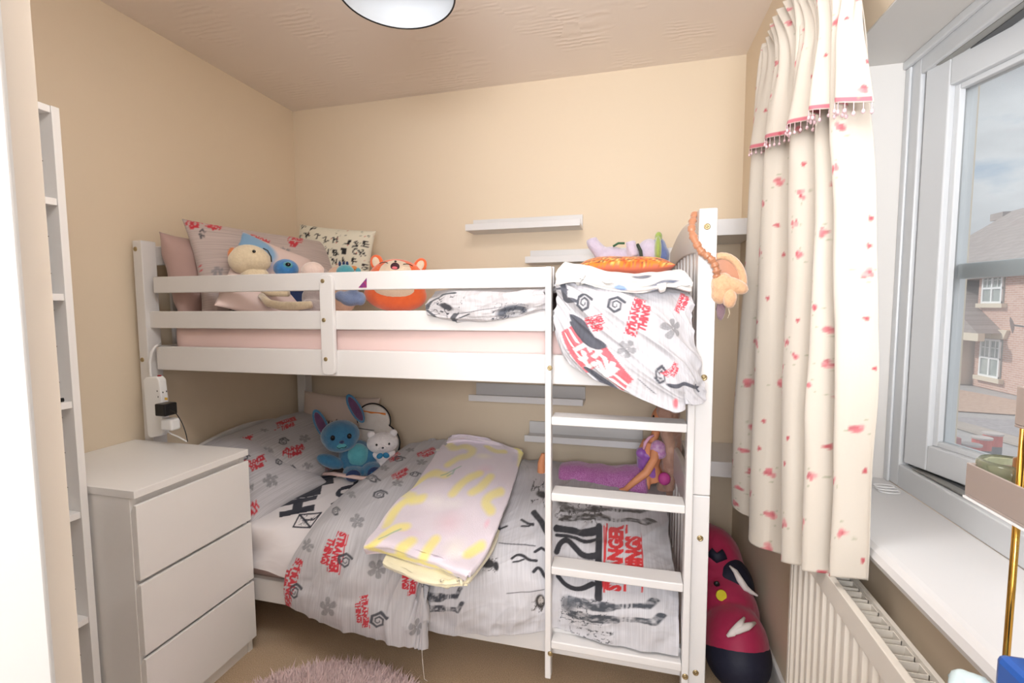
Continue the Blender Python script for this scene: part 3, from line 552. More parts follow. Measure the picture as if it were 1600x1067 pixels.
 ('ell', (0.3441675054106035, 0.09220066598766646), (0.3496795806081995, 0.08479828196278195), (0.34675833981931303, 0.09412989230682506), (44, 52, 46), 4, 0.85),
 ('ell', (0.28288459432859475, 0.22576913581875185), (0.29645293289213126, 0.22154157648374248), (0.28436424009584804, 0.23051805431598965), (44, 52, 46), 4, 0.85),
 ('ell', (0.01523309286377688, 0.2072030134295283), (-0.00016602720528579099, 0.20613053722202926), (0.015608459536401543, 0.20181332140535635), (44, 52, 46), 4, 0.85),
 ('ell', (0.23287419184082359, 0.026976635949367417), (0.21969067832189193, 0.022412963480766462), (0.2344714772048339, 0.02236240621774134), (120, 130, 100), 4, 0.85),
 ('ell', (0.07577732183219378, 0.02088119564011995), (0.09058971797943594, 0.020680485080584485), (0.07584757052803119, 0.0260655342916547), (190, 80, 60), 4, 0.85),
 ('ell', (0.25871200375200126, 0.20345670163341428), (0.2490574430238378, 0.21108937261515662), (0.25604056890839144, 0.20007760537855707), (190, 80, 60), 4, 0.85),
 ('ell', (0.39428119670520323, 0.15029245856760823), (0.406374843430401, 0.14765491309548523), (0.39520433762044627, 0.15452523492142745), (44, 52, 46), 4, 0.85),
 ('ell', (0.40868369935308557, 0.11146447496302359), (0.4084887912998595, 0.1010207091304568), (0.4123390173944839, 0.11139625714439445), (120, 130, 100), 4, 0.85),
 ('ell', (0.31756871933312947, 0.18194107614319047), (0.3042898219708032, 0.1805316339000438), (0.3180620241182308, 0.17729346206637628), (190, 80, 60), 4, 0.85),
 ('ell', (0.37690853203346497, 0.04031839921272518), (0.38987602037847596, 0.04922816406888775), (0.3737901143338081, 0.04485702013347903), (120, 130, 100), 4, 0.85),
 ('ell', (0.3992906343405286, 0.15834642506107766), (0.40569324980862753, 0.15037214720177083), (0.40208163159128596, 0.16058734047491227), (44, 52, 46), 4, 0.85),
 ('ell', (0.06155318087355882, 0.13921694165095058), (0.07681749813045233, 0.1325333690217648), (0.06389243129377385, 0.14455945269086332), (120, 130, 100), 4, 0.85),
 ('ell', (0.40043872050475937, 0.07988318418948046), (0.39688842328042995, 0.0676699365076552), (0.40471335719339824, 0.07864058016096515), (120, 130, 100), 4, 0.85),
 ('ell', (0.24555228296068088, 0.07213685337357471), (0.2474198813958337, 0.08115359345684316), (0.24239642393153693, 0.0727905128258782), (190, 80, 60), 4, 0.85),
 ('ell', (0.33772064168412, 0.054168537895424265), (0.3276204392625319, 0.04944671019773775), (0.3393732813783103, 0.050633467047868426), (190, 80, 60), 4, 0.85),
 ('ell', (0.3251659013345609, 0.03877473674544063), (0.33845955768757, 0.03799834779692385), (0.3254376374665418, 0.04342751646899383), (120, 130, 100), 4, 0.85),
 ('ell', (0.08641796361245073, 0.1567396023220545), (0.09852018517705445, 0.14809669714382803), (0.08944298042483, 0.1609753798696658), (44, 52, 46), 4, 0.85),
 ('ell', (0.2021457073828933, 0.19459144284845972), (0.20994555489093214, 0.18469286334350773), (0.2056102102096265, 0.1973213894762733), (44, 52, 46), 4, 0.85),
 ('ell', (0.19630598127811716, 0.06199240990872013), (0.19779372445320725, 0.07737985079609948), (0.1909203769675344, 0.06251312002000166), (44, 52, 46), 4, 0.85),
 ('ell', (0.40266015949814243, 0.2305480168626899), (0.4032001835669666, 0.24124099772963886), (0.3989176161947103, 0.23073702528677834), (70, 92, 70), 4, 0.85),
 ('ell', (0.05774149474988611, 0.16791519266237262), (0.053494979676105905, 0.15960666654330108), (0.06064947889156115, 0.16642891238654955), (70, 92, 70), 4, 0.85),
 ('ell', (0.07127797011027416, 0.012155992310155024), (0.07528053182247622, 0.021121752419814496), (0.06813995407189334, 0.013556888909425744), (44, 52, 46), 4, 0.85),
 ('ell', (0.049546364927939374, 0.07132747117857659), (0.05752136725829618, 0.0664945235475129), (0.051237896598811665, 0.07411872199420147), (190, 80, 60), 4, 0.85),
 ('ell', (0.243726011715765, 0.18238699491041863), (0.25572800575223414, 0.18290615988325076), (0.24354430397527374, 0.18658769282318283), (190, 80, 60), 4, 0.85),
 ('ell', (0.1594637785542684, 0.021050900958459497), (0.14977312988842476, 0.008722266522290452), (0.16377880060692757, 0.017659173925414214), (190, 80, 60), 4, 0.85),
 ('ell', (0.1641863945473691, 0.14697627022827472), (0.17259322219003242, 0.15478341847873184), (0.1614538926597091, 0.14991865990320688), (190, 80, 60), 4, 0.85),
 ('ell', (0.04726218079093866, 0.23954104281941654), (0.055540580774033635, 0.23416261771589778), (0.04914462957717023, 0.24243848281349978), (70, 92, 70), 4, 0.85),
 ('ell', (0.2849398887930976, 0.0994769070671557), (0.2707009471758137, 0.10408528618072645), (0.28332695610334785, 0.09449327750110634), (70, 92, 70), 4, 0.85),
 ('ell', (0.0450096676360646, 0.2550012823161848), (0.03758061499557125, 0.2669788455954604), (0.040817520488318125, 0.25240111389201214), (120, 130, 100), 4, 0.85),
 ('ell', (0.04758434027947135, 0.13334780043760414), (0.038340647894213375, 0.14574350795701518), (0.04324584264767749, 0.13011250810276384), (120, 130, 100), 4, 0.85),
 ('ell', (0.3117505965385438, 0.174375290530412), (0.3104429054204431, 0.16411239036282574), (0.315342611597199, 0.17391759863907677), (70, 92, 70), 4, 0.85),
 ('ell', (0.37376607358556085, 0.17695026119335655), (0.38620855454552444, 0.18909433027029943), (0.36951564940863085, 0.1813051295293438), (44, 52, 46), 4, 0.85),
 ('ell', (0.38674039198917226, 0.17414398836565603), (0.3791797427898278, 0.1638388139074729), (0.39034720304953635, 0.17149776114588547), (70, 92, 70), 4, 0.85),
 ('ell', (0.27194445057900585, 0.12358004569511205), (0.2679060746737662, 0.13336703789697368), (0.26851900330835426, 0.12216661412827817), (44, 52, 46), 4, 0.85),
 ('ell', (0.04511679091744154, 0.04893397059061292), (0.03172637093916994, 0.04425997570081855), (0.046752689128869575, 0.044247323598217855), (190, 80, 60), 4, 0.85),
 ('ell', (0.15087338052472188, 0.07177844126482302), (0.1383597559051352, 0.08306684881382607), (0.1469224378825708, 0.06739867264796769), (44, 52, 46), 4, 0.85),
 ('ell', (0.20105357162258566, 0.07324238022691763), (0.19644326345438567, 0.06041312222166555), (0.2055438119244239, 0.07162877236804764), (70, 92, 70), 4, 0.85),
 ('ell', (0.39691819493566466, 0.12102266067012142), (0.4003900496566821, 0.1120477291101282), (0.4000594209816623, 0.12223780982247753), (190, 80, 60), 4, 0.85),
 ('ell', (0.35569113319852236, 0.030275339204041383), (0.35442911684159695, 0.04009138340763233), (0.35225551772726554, 0.02983363347911748), (44, 52, 46), 4, 0.85),
 ('ell', (0.23703056926952223, 0.2456855303547598), (0.24868117049897043, 0.2555774836284767), (0.23356838562372131, 0.24976324078506665), (120, 130, 100), 4, 0.85),
 ('ell', (0.1749952360104714, 0.2006957196146027), (0.1812760250277392, 0.18626499216318027), (0.18004599061846924, 0.20289399577064643), (120, 130, 100), 4, 0.85),
 ('ell', (0.2553154958160545, 0.23207106668714841), (0.2594276731046994, 0.21879067055247364), (0.25996363446319065, 0.23351032873817412), (44, 52, 46), 4, 0.85),
 ('ell', (0.23871463876072524, 0.05456071984398377), (0.23871224309141786, 0.07059568615348327), (0.23310240055240042, 0.05455988135972619), (44, 52, 46), 4, 0.85),
 ('ell', (0.35376479830505475, 0.12010588698974799), (0.3401426212612381, 0.1291128247756602), (0.35061237007998547, 0.11533812502441217), (70, 92, 70), 4, 0.85),
 ('ell', (0.23209468206764408, 0.1574253127216919), (0.22018792986711158, 0.14420363996620092), (0.23672226753206593, 0.15325794945150553), (70, 92, 70), 4, 0.85),
 ('ell', (0.3761948390660358, 0.18026322873013714), (0.3867174204003075, 0.18228138582395015), (0.37548848408320123, 0.18394613219713224), (44, 52, 46), 4, 0.85),
 ('ell', (0.045142751294539055, 0.20411021998011275), (0.04622365289448889, 0.21461271494584278), (0.04146687805653355, 0.2044885355400952), (190, 80, 60), 4, 0.85),
 ('ell', (0.0835409516928115, 0.21118102050778767), (0.08742091675079304, 0.2270274378962002), (0.07799470560686712, 0.2125390082780812), (190, 80, 60), 4, 0.85),
 ('ell', (0.046860908876004664, 0.07647833084181188), (0.04114807315365348, 0.06781965580075966), (0.04989144514037294, 0.07447883833898897), (190, 80, 60), 4, 0.85),
 ('ell', (0.332797767688987, 0.16828503822440594), (0.34442396001429937, 0.172109622458652), (0.33145916320700086, 0.17235420553826528), (44, 52, 46), 4, 0.85),
 ('ell', (0.2125006286964744, 0.13462152327208993), (0.22447253198295, 0.1360492131592941), (0.21200093723595295, 0.1388116894223564), (70, 92, 70), 4, 0.85),
 ('ell', (0.36561450758798775, 0.1875581305290212), (0.3767306663244627, 0.2000538882236815), (0.36124099239485663, 0.19144878608678745), (120, 130, 100), 4, 0.85),
 ('ell', (0.3256457554155513, 0.009170368479309235), (0.3413767243178918, 0.017809793060137084), (0.3226219568122615, 0.014676207595128412), (44, 52, 46), 4, 0.85),
 ('ell', (0.39133077268853367, 0.23259420770776745), (0.3767493503188072, 0.2387089631126261), (0.38919060829683316, 0.22749070987836317), (190, 80, 60), 4, 0.85),
 ('ell', (0.13264023788277446, 0.2124597694326054), (0.11871585587437036, 0.22151036508759964), (0.12947252940352647, 0.20758623572966395), (44, 52, 46), 4, 0.85),
 ('ell', (0.16442755088038039, 0.127785459014233), (0.17959759576245882, 0.1346867400438071), (0.16201210252002946, 0.13309497472296045), (44, 52, 46), 4, 0.85),
 ('ell', (0.2726817451620213, 0.0822554795071899), (0.25726690886600323, 0.0857856212359983), (0.2714461955569384, 0.07686028680358357), (190, 80, 60), 4, 0.85),
 ('ell', (0.18411638233298108, 0.12295152044730231), (0.19511815642866992, 0.12557244182726474), (0.18319905984999424, 0.1268021413807934), (70, 92, 70), 4, 0.85),
 ('ell', (0.18805305655514598, 0.09761282303668356), (0.17360679087493505, 0.10788760360291458), (0.1844568833569651, 0.09255663004860974), (44, 52, 46), 4, 0.85),
 ('ell', (0.10864280189328356, 0.09980012276028195), (0.11710161177231224, 0.08889096082859753), (0.1124610085693731, 0.10276070621794199), (44, 52, 46), 4, 0.85),
 ('ell', (0.08790071368954704, 0.04610625865848941), (0.07925887310397522, 0.052095660144898207), (0.08580442316930395, 0.04308161445353928), (44, 52, 46), 4, 0.85),
 ('ell', (0.05848871097813225, 0.16434397765937497), (0.04851349326091585, 0.1681121437709303), (0.05716985283908788, 0.16085265145834923), (44, 52, 46), 4, 0.85),
 ('ell', (0.16930523439273304, 0.08582124462577616), (0.1844043574432473, 0.0889800181212557), (0.1681996636693152, 0.09110593769345614), (44, 52, 46), 4, 0.85),
 ('ell', (0.16938735072779235, 0.1070843892119214), (0.18682967930597913, 0.11003262188446132), (0.1683554692924034, 0.11318920421428677), (44, 52, 46), 4, 0.85),
 ('ell', (0.10145636003049675, 0.10505285112872771), (0.10583425281585698, 0.11622233223314124), (0.09754704164395202, 0.10658511360360379), (44, 52, 46), 4, 0.85),
 ('ell', (0.1454708125720688, 0.03346531084905266), (0.1602015564204958, 0.03844318886078878), (0.14372855526796113, 0.03862107119600211), (70, 92, 70), 4, 0.85),
 ('ell', (0.4121407403336949, 0.25433584736374654), (0.41640929475035576, 0.23720465418648973), (0.4181366579457348, 0.2558298414095778), (190, 80, 60), 4, 0.85),
 ('ell', (0.10498856109171606, 0.07176982485430652), (0.1107485748136399, 0.05828670206248993), (0.10970765406885187, 0.07378582965697987), (70, 92, 70), 4, 0.85),
 ('ell', (0.13315860019149414, 0.015314585983197536), (0.12415631567696025, 0.019198696274021237), (0.13179916158970584, 0.012163786403110678), (120, 130, 100), 4, 0.85),
 ('ell', (0.0015356266317956533, 0.008181460033798398), (0.010411571244987414, 0.01385259861105024), (-0.00044927187024249135, 0.011288040648415513), (44, 52, 46), 4, 0.85),
 ('ell', (0.2023752000526178, 0.05105835846793206), (0.19041520802845457, 0.050345903342140945), (0.2026245593466447, 0.04687236125947492), (190, 80, 60), 4, 0.85),
 ('ell', (0.14279289930415887, 0.12923146051858247), (0.1339155261590558, 0.141232570485567), (0.13859251081571428, 0.1261243799177964), (190, 80, 60), 4, 0.85),
 ('ell', (0.12798366233223019, 0.16387178036933886), (0.13721677359176468, 0.1606169294409293), (0.12912286015717353, 0.16710336931017594), (70, 92, 70), 4, 0.85),
 ('ell', (0.0773264415035079, 0.11152705211768157), (0.06341540492492682, 0.11089544638624058), (0.07754750350951226, 0.1066581893151782), (120, 130, 100), 4, 0.85),
 ('ell', (0.2856200518460349, 0.25070024822522247), (0.2927687810734411, 0.264631268890567), (0.2807441946131643, 0.25320230345481465), (190, 80, 60), 4, 0.85),
 ('ell', (0.35097604485643075, 0.14940087403206867), (0.3618350381709048, 0.14369797876956825), (0.3529720581983059, 0.15320152169213458), (190, 80, 60), 4, 0.85),
 ('ell', (0.18414833519369944, 0.120009359423112), (0.18058001449545874, 0.10844069863171187), (0.1881973664706895, 0.11876044717872776), (44, 52, 46), 4, 0.85),
 ('ell', (0.21296110518467226, 0.2032406007311499), (0.2260868208368978, 0.19543284978554515), (0.21569381801563392, 0.20783460120942884), (190, 80, 60), 4, 0.85),
 ('ell', (0.017948090951312373, 0.046352479674678086), (0.01808041939883697, 0.02994784718629093), (0.023689712322247876, 0.0463987946313117), (44, 52, 46), 4, 0.85),
 ('ell', (0.3185495967843109, 0.18287937070219903), (0.3276778548457396, 0.18925532955646865), (0.3163180111853165, 0.18607426102369906), (44, 52, 46), 4, 0.85),
 ('ell', (0.3689841782368925, 0.2355096734990167), (0.35275845981598436, 0.2408182436394069), (0.36712617868775593, 0.22983067205169883), (70, 92, 70), 4, 0.85),
],
'fleece': [
 ('ell', (0.20787741953052666, 0.26466385817765914), (0.3707225804694734, 0.26466385817765914), (0.20787741953052666, 0.4095361418223409), (238, 196, 208), 2.2, 0.5),
 ('ell', (0.26323052121344154, 0.5784079189586624), (0.37596947878655845, 0.5784079189586624), (0.26323052121344154, 0.6611920810413376), (238, 196, 208), 2.2, 0.45),
 ('ell', (0.2179988835030772, 0.6732255432710638), (0.3370011164969229, 0.6732255432710638), (0.2179988835030772, 0.7311744567289363), (248, 240, 220), 2.2, 0.8),
 ('ell', (0.11337741953052666, 0.36433390882849515), (0.27622258046947334, 0.36433390882849515), (0.11337741953052666, 0.45746609117150483), (246, 240, 238), 2.2, 0.7),
 ('ell', (0.22599379663417027, 0.3799819290888296), (0.3262062033658298, 0.3799819290888296), (0.22599379663417027, 0.4524180709111704), (246, 240, 238), 2.2, 0.6),
 ('ell', (0.4370418114481782, 0.34422994934916396), (0.46835818855182176, 0.34422994934916396), (0.4370418114481782, 0.395970050650836), (240, 190, 208), 2.2, 0.8),
 ('ell', (0.0006468983170851254, 0.46622994934916395), (0.05075310168291487, 0.46622994934916395), (0.0006468983170851254, 0.517970050650836), (222, 190, 226), 2.2, 0.7),
 ('ell', (0.04721526060672076, 0.9221823756875988), (0.10358473939327922, 0.9221823756875988), (0.04721526060672076, 0.9470176243124012), (236, 186, 204), 2.2, 0.8),
 ('ell', (0.08934069495125538, 0.21675593921899677), (0.23965930504874464, 0.21675593921899677), (0.08934069495125538, 0.2788440607810032), (232, 206, 222), 2.2, 0.6),
 ('ell', (0.4295836228963564, 0.6952118784379936), (0.4922163771036436, 0.6952118784379936), (0.4295836228963564, 0.8193881215620064), (214, 206, 226), 2.2, 0.6),
 ('ell', (0.3028406949512554, 0.17861187843799356), (0.45315930504874463, 0.17861187843799356), (0.3028406949512554, 0.3027881215620064), (246, 240, 226), 2.2, 0.6),
 ('line', (0, 0), (1, 0), (0, 1), (246, 232, 128), ([(0.036, 0.7974), (0.0415, 0.7909), (0.051, 0.7811), (0.0678, 0.7628), (0.0851, 0.7479), (0.0986, 0.742), (0.1109, 0.7405), (0.122, 0.7434), (0.1316, 0.7515), (0.1428, 0.7565), (0.1553, 0.7587), (0.1691, 0.7576), (0.1851, 0.751), (0.1967, 0.7434), (0.204, 0.7352), (0.2076, 0.7252), (0.2078, 0.7129), (0.205, 0.702), (0.1994, 0.6918), (0.1902, 0.6842), (0.1768, 0.6798), (0.1652, 0.6734), (0.1555, 0.6652), (0.1476, 0.6554), (0.1412, 0.6444), (0.1362, 0.6363), (0.133, 0.6308), (0.1315, 0.6279)], 0.021, 55), 0.85),
 ('line', (0, 0), (1, 0), (0, 1), (246, 232, 128), ([(0.0016, 0.5282), (0.0035, 0.5303), (0.0071, 0.5347), (0.0126, 0.5412), (0.0204, 0.5497), (0.0288, 0.5566), (0.0376, 0.5623), (0.0462, 0.5672), (0.0546, 0.5713), (0.068, 0.5717), (0.0851, 0.5694), (0.1053, 0.5653), (0.1292, 0.5574), (0.144, 0.555), (0.1533, 0.5541), (0.1579, 0.5536)], 0.021, 55), 0.85),
 ('line', (0, 0), (1, 0), (0, 1), (246, 232, 128), ([(0.2439, 0.464), (0.2444, 0.4673), (0.2454, 0.474), (0.2465, 0.4848), (0.2479, 0.499), (0.2504, 0.5113), (0.2534, 0.5225), (0.2572, 0.5325), (0.2618, 0.5413), (0.2673, 0.5499), (0.274, 0.5584), (0.2816, 0.5668), (0.2903, 0.5753), (0.2968, 0.582), (0.301, 0.5867), (0.3032, 0.589)], 0.021, 55), 0.85),
 ('line', (0, 0), (1, 0), (0, 1), (246, 232, 128), ([(0.0437, 0.2779), (0.0424, 0.2826), (0.0398, 0.2919), (0.0361, 0.3056), (0.0326, 0.3221), (0.0305, 0.3377), (0.0295, 0.3524), (0.0301, 0.3661), (0.0319, 0.3792), (0.0362, 0.3904), (0.043, 0.3995), (0.0521, 0.4068), (0.0633, 0.4127), (0.066, 0.419), (0.0599, 0.426), (0.0426, 0.4362), (0.0084, 0.4558), (-0.0106, 0.4715), (-0.0334, 0.4788), (-0.0381, 0.4793)], 0.021, 55), 0.85),
 ('line', (0, 0), (1, 0), (0, 1), (246, 232, 128), ([(0.3292, 0.4828), (0.3306, 0.4848), (0.3335, 0.4889), (0.3378, 0.495), (0.3435, 0.5033), (0.3485, 0.5136), (0.3525, 0.5264), (0.3561, 0.541), (0.3596, 0.5566), (0.3625, 0.5682), (0.3646, 0.576), (0.3656, 0.58)], 0.021, 55), 0.85),
 ('line', (0, 0), (1, 0), (0, 1), (246, 232, 128), ([(0.4505, 0.529), (0.4481, 0.5269), (0.4432, 0.5225), (0.436, 0.516), (0.4267, 0.5075), (0.4193, 0.4982), (0.4136, 0.4886), (0.4096, 0.4781), (0.4076, 0.4662), (0.4088, 0.4555), (0.4131, 0.4464), (0.4204, 0.4388), (0.4307, 0.4324), (0.4383, 0.4278), (0.4433, 0.4248), (0.4458, 0.4232)], 0.021, 55), 0.85),
 ('line', (0, 0), (1, 0), (0, 1), (246, 232, 128), ([(0.04, 0.1426), (0.0432, 0.147), (0.0494, 0.1556), (0.0574, 0.168), (0.0653, 0.1875), (0.0692, 0.2085), (0.075, 0.2224), (0.081, 0.2332), (0.0861, 0.2428), (0.092, 0.2513), (0.0987, 0.2587), (0.1067, 0.2644), (0.1167, 0.2676), (0.1243, 0.2698), (0.1296, 0.271), (0.1323, 0.2714)], 0.021, 55), 0.85),
 ('line', (0, 0), (1, 0), (0, 1), (246, 232, 128), ([(0.1696, 0.0138), (0.1706, 0.0287), (0.1702, 0.045), (0.1679, 0.0605), (0.1673, 0.1042), (0.1693, 0.136), (0.1725, 0.1533), (0.1767, 0.169), (0.1818, 0.1865), (0.1856, 0.1983), (0.1882, 0.2057), (0.1895, 0.2093)], 0.021, 55), 0.85),
 ('line', (0, 0), (1, 0), (0, 1), (246, 232, 128), ([(0.2572, 0.0494), (0.2582, 0.0603), (0.265, 0.1293), (0.2671, 0.1471), (0.2677, 0.1653), (0.2677, 0.1824), (0.2681, 0.1985), (0.2689, 0.2141), (0.2704, 0.2292), (0.2717, 0.2398), (0.2727, 0.2467), (0.2732, 0.25)], 0.021, 55), 0.85),
 ('line', (0, 0), (1, 0), (0, 1), (246, 232, 128), ([(0.4423, 0.2407), (0.4436, 0.2441), (0.4462, 0.2505), (0.4507, 0.2593), (0.4572, 0.2701), (0.4624, 0.2776), (0.4659, 0.2826), (0.4677, 0.2851)], 0.021, 55), 0.85),
 ('line', (0, 0), (1, 0), (0, 1), (246, 232, 128), ([(0.2717, 0.7954), (0.2748, 0.794), (0.2811, 0.7906), (0.291, 0.7844), (0.3044, 0.7756), (0.3171, 0.7724), (0.3297, 0.7717), (0.3424, 0.7735), (0.3556, 0.7771), (0.3657, 0.7803), (0.3724, 0.783), (0.3757, 0.7847)], 0.021, 55), 0.85),
 ('line', (0, 0), (1, 0), (0, 1), (246, 232, 128), ([(0.4499, 0.9441), (0.4527, 0.9439), (0.4585, 0.9383), (0.4674, 0.9275), (0.4792, 0.9139), (0.4874, 0.8909), (0.494, 0.8562), (0.4998, 0.8103), (0.5043, 0.7711), (0.5076, 0.7453), (0.5101, 0.7232), (0.5106, 0.7144)], 0.021, 55), 0.85),
 ('line', (0, 0), (1, 0), (0, 1), (246, 232, 128), ([(0.0201, 0.1247), (0.0242, 0.1205), (0.0322, 0.1117), (0.0425, 0.0859), (0.0561, 0.0572), (0.0732, 0.0348), (0.0935, 0.0149), (0.1197, 0.0124), (0.1485, 0.028), (0.1718, 0.0327), (0.1924, 0.0275), (0.2144, 0.0259), (0.2427, 0.0476), (0.271, 0.0397), (0.3039, 0.0394), (0.3374, 0.0433), (0.3682, 0.0371), (0.3907, 0.0633), (0.406, 0.0855), (0.413, 0.0867)], 0.021, 55), 0.85),
 ('line', (0, 0), (1, 0), (0, 1), (246, 232, 128), ([(0.1244, 0.4121), (0.1224, 0.4117), (0.1185, 0.4107), (0.1122, 0.4096), (0.1034, 0.4088), (0.0964, 0.4085), (0.0917, 0.4084), (0.0894, 0.4082)], 0.021, 55), 0.85),
 ('line', (0, 0), (1, 0), (0, 1), (246, 232, 128), ([(0.3585, -0.088), (0.3619, -0.088), (0.3767, -0.0844), (0.3774, -0.088), (0.4002, -0.1355), (0.4131, -0.102), (0.4288, -0.0035), (0.4475, -0.007), (0.4673, -0.0), (0.4826, -0.0), (0.4935, -0.0035), (0.4976, -0.0)], 0.021, 55), 0.85),
 ('line', (0, 0), (1, 0), (0, 1), (128, 176, 150), ([(0.1371, 0.5495), (0.156, 0.5635), (0.1711, 0.5843), (0.1989, 0.6177)], 0.0035, 200), 0.8),
 ('line', (0, 0), (1, 0), (0, 1), (128, 176, 150), ([(0.0608, 0.18), (0.0804, 0.2044), (0.1018, 0.2298), (0.1199, 0.2575)], 0.0035, 200), 0.8),
 ('line', (0, 0), (1, 0), (0, 1), (128, 176, 150), ([(0.1677, 0.5498), (0.1772, 0.5661)], 0.0035, 200), 0.8),
 ('line', (0, 0), (1, 0), (0, 1), (128, 176, 150), ([(0.1843, 0.5669), (0.1804, 0.5951)], 0.0035, 200), 0.8),
],
'ubun': [
 ('ell', (0.2788, 0.0245), (0.4417, -0.026), (0.3069, 0.2806), (92, 96, 106), 7, 1),
 ('ell', (0.3274, 0.0188), (0.4176, -0.0068), (0.3435, 0.1758), (176, 176, 180), 7, 1),
 ('ink', (0.2604, -0.003), (0.4392, -0.0631), (0.2908, 0.3049), (60, 64, 76), (7, 5, 7), 1),
 ('ink', (0.0023, 0.0769), (0.1379, 0.0555), (0.0483, 0.4001), (60, 60, 66), (5, 4, 17), 1),
 ('ell', (0.0598, 0.2341), (0.1302, 0.1796), (0.062, 0.3194), (58, 58, 64), 5, 1),
 ('line', (0, 0), (1, 0), (0, 1), (80, 82, 88), ([(0.0056, 0.2113), (0.0223, 0.3228), (0.0659, 0.4054), (0.1295, 0.407)], 0.01, 400), 1),
 ('line', (0, 0), (1, 0), (0, 1), (80, 82, 88), ([(0.0035, 0.1882), (0.0241, 0.1112), (0.0141, 0.0352)], 0.01, 400), 1),
 ('line', (0, 0), (1, 0), (0, 1), (80, 82, 88), ([(0.1308, 0.1678), (0.0781, -0.0092)], 0.012, 400), 1),
 ('line', (0, 0), (1, 0), (0, 1), (80, 82, 88), ([(0.1495, 0.1778), (0.248, 0.2172), (0.3296, 0.232)], 0.003, 400), 1),
 ('line', (0, 0), (1, 0), (0, 1), (80, 82, 88), ([(0.1484, 0.1261), (0.1912, 0.1749)], 0.005, 400), 1),
],
'drape': [
 ('spiral', (0.1181, 0.3299), (0.1574, 0.3527), (0.1152, 0.4306), (62, 66, 76), None, 0.95),
 ('spiral', (0.0641, 0.2908), (0.0972, 0.3182), (0.0582, 0.3975), (62, 66, 76), None, 0.95),
 ('spiral', (0.1972, 0.1002), (0.2197, 0.1202), (0.2016, 0.1942), (62, 66, 76), None, 0.95),
 ('flower', (0.2072, 0.2995), (0.3055, 0.3094), (0.22, 0.394), (140, 140, 144), 315.59999999999997, 0.85),
 ('flower', (0.1418, 0.1604), (0.1782, 0.1923), (0.1409, 0.2488), (140, 140, 144), 293.7, 0.85),
 ('flower', (0.0632, 0.0435), (0.0815, 0.0822), (0.0565, 0.0938), (140, 140, 144), 267.9, 0.85),
 ('logo', (0.1894, 0.2787), (0.2084, 0.4578), (0.1548, 0.2841), (226, 74, 88), None, 1),
 ('logo', (0.0932, 0.2293), (0.1251, 0.2787), (0.08, 0.287), (226, 74, 88), None, 1),
 ('logo', (0.3309, 0.4058), (0.3892, 0.5219), (0.278, 0.4329), (226, 74, 88), None, 1),
 ('logo', (0.2284, 0.1533), (0.2662, 0.2087), (0.2102, 0.1713), (226, 74, 88), None, 1),
 ('ell', (0.2212, 0.0083), (0.2364, 0.012), (0.2252, 0.0752), (226, 74, 88), 4, 0.8),
 ('poly', (0, 0), (1, 0), (0, 1), (228, 84, 96), [(0.0315, 0.1248), (0.0572, 0.2202), (0.1188, 0.0916), (0.1057, 0.0161)], 0.9),
 ('poly', (0, 0), (1, 0), (0, 1), (228, 84, 96), [(0.0999, 0.1289), (0.1166, 0.2177), (0.1727, 0.0917), (0.162, -0.001)], 0.9),
 ('line', (0, 0), (1, 0), (0, 1), (232, 228, 228), ([(0.0457, 0.1466), (0.0682, 0.1161)], 0.0042, 400), 1),
 ('line', (0, 0), (1, 0), (0, 1), (232, 228, 228), ([(0.0527, 0.1867), (0.0743, 0.1519)], 0.0042, 400), 1),
 ('line', (0, 0), (1, 0), (0, 1), (232, 228, 228), ([(0.0743, 0.1027), (0.0895, 0.1647)], 0.0042, 400), 1),
 ('line', (0, 0), (1, 0), (0, 1), (232, 228, 228), ([(0.0794, 0.0957), (0.1034, 0.0631)], 0.0042, 400), 1),
 ('line', (0, 0), (1, 0), (0, 1), (232, 228, 228), ([(0.0899, 0.123), (0.1016, 0.0689)], 0.0042, 400), 1),
 ('line', (0, 0), (1, 0), (0, 1), (232, 228, 228), ([(0.0889, 0.0712), (0.0966, 0.1044)], 0.0042, 400), 1),
 ('line', (0, 0), (1, 0), (0, 1), (232, 228, 228), ([(0.1016, 0.0403), (0.1143, 0.0997)], 0.0042, 400), 1),
 ('line', (0, 0), (1, 0), (0, 1), (232, 228, 228), ([(0.1081, 0.1204), (0.1157, 0.1687)], 0.0042, 400), 1),
 ('line', (0, 0), (1, 0), (0, 1), (232, 228, 228), ([(0.1089, 0.1596), (0.1277, 0.1352)], 0.0042, 400), 1),
 ('line', (0, 0), (1, 0), (0, 1), (232, 228, 228), ([(0.1176, 0.1123), (0.1336, 0.0668)], 0.0042, 400), 1),
 ('line', (0, 0), (1, 0), (0, 1), (232, 228, 228), ([(0.1246, 0.1453), (0.1354, 0.0934)], 0.0042, 400), 1),
 ('line', (0, 0), (1, 0), (0, 1), (232, 228, 228), ([(0.1352, 0.0559), (0.1399, 0.1367)], 0.0042, 400), 1),
 ('line', (0, 0), (1, 0), (0, 1), (232, 228, 228), ([(0.1435, 0.05), (0.1628, 0.0196)], 0.0042, 400), 1),
 ('line', (0, 0), (1, 0), (0, 1), (232, 228, 228), ([(0.1471, 0.0786), (0.1659, 0.0487)], 0.0042, 400), 1),
 ('line', (0, 0), (1, 0), (0, 1), (232, 228, 228), ([(0.1379, 0.0647), (0.1466, 0.1167)], 0.0042, 400), 1),
 ('line', (0, 0), (1, 0), (0, 1), (84, 86, 96), ([(0.0189, 0.4517), (0.0314, 0.3669), (0.0325, 0.332), (0.0567, 0.3532)], 0.01, 400), 1),
 ('line', (0, 0), (1, 0), (0, 1), (84, 86, 96), ([(0.0003, 0.3772), (0.0353, 0.4026)], 0.005, 400), 1),
 ('line', (0, 0), (1, 0), (0, 1), (84, 86, 96), ([(0.0662, 0.262), (0.0788, 0.2274), (0.0977, 0.1803), (0.1064, 0.1988)], 0.02, 400), 1),
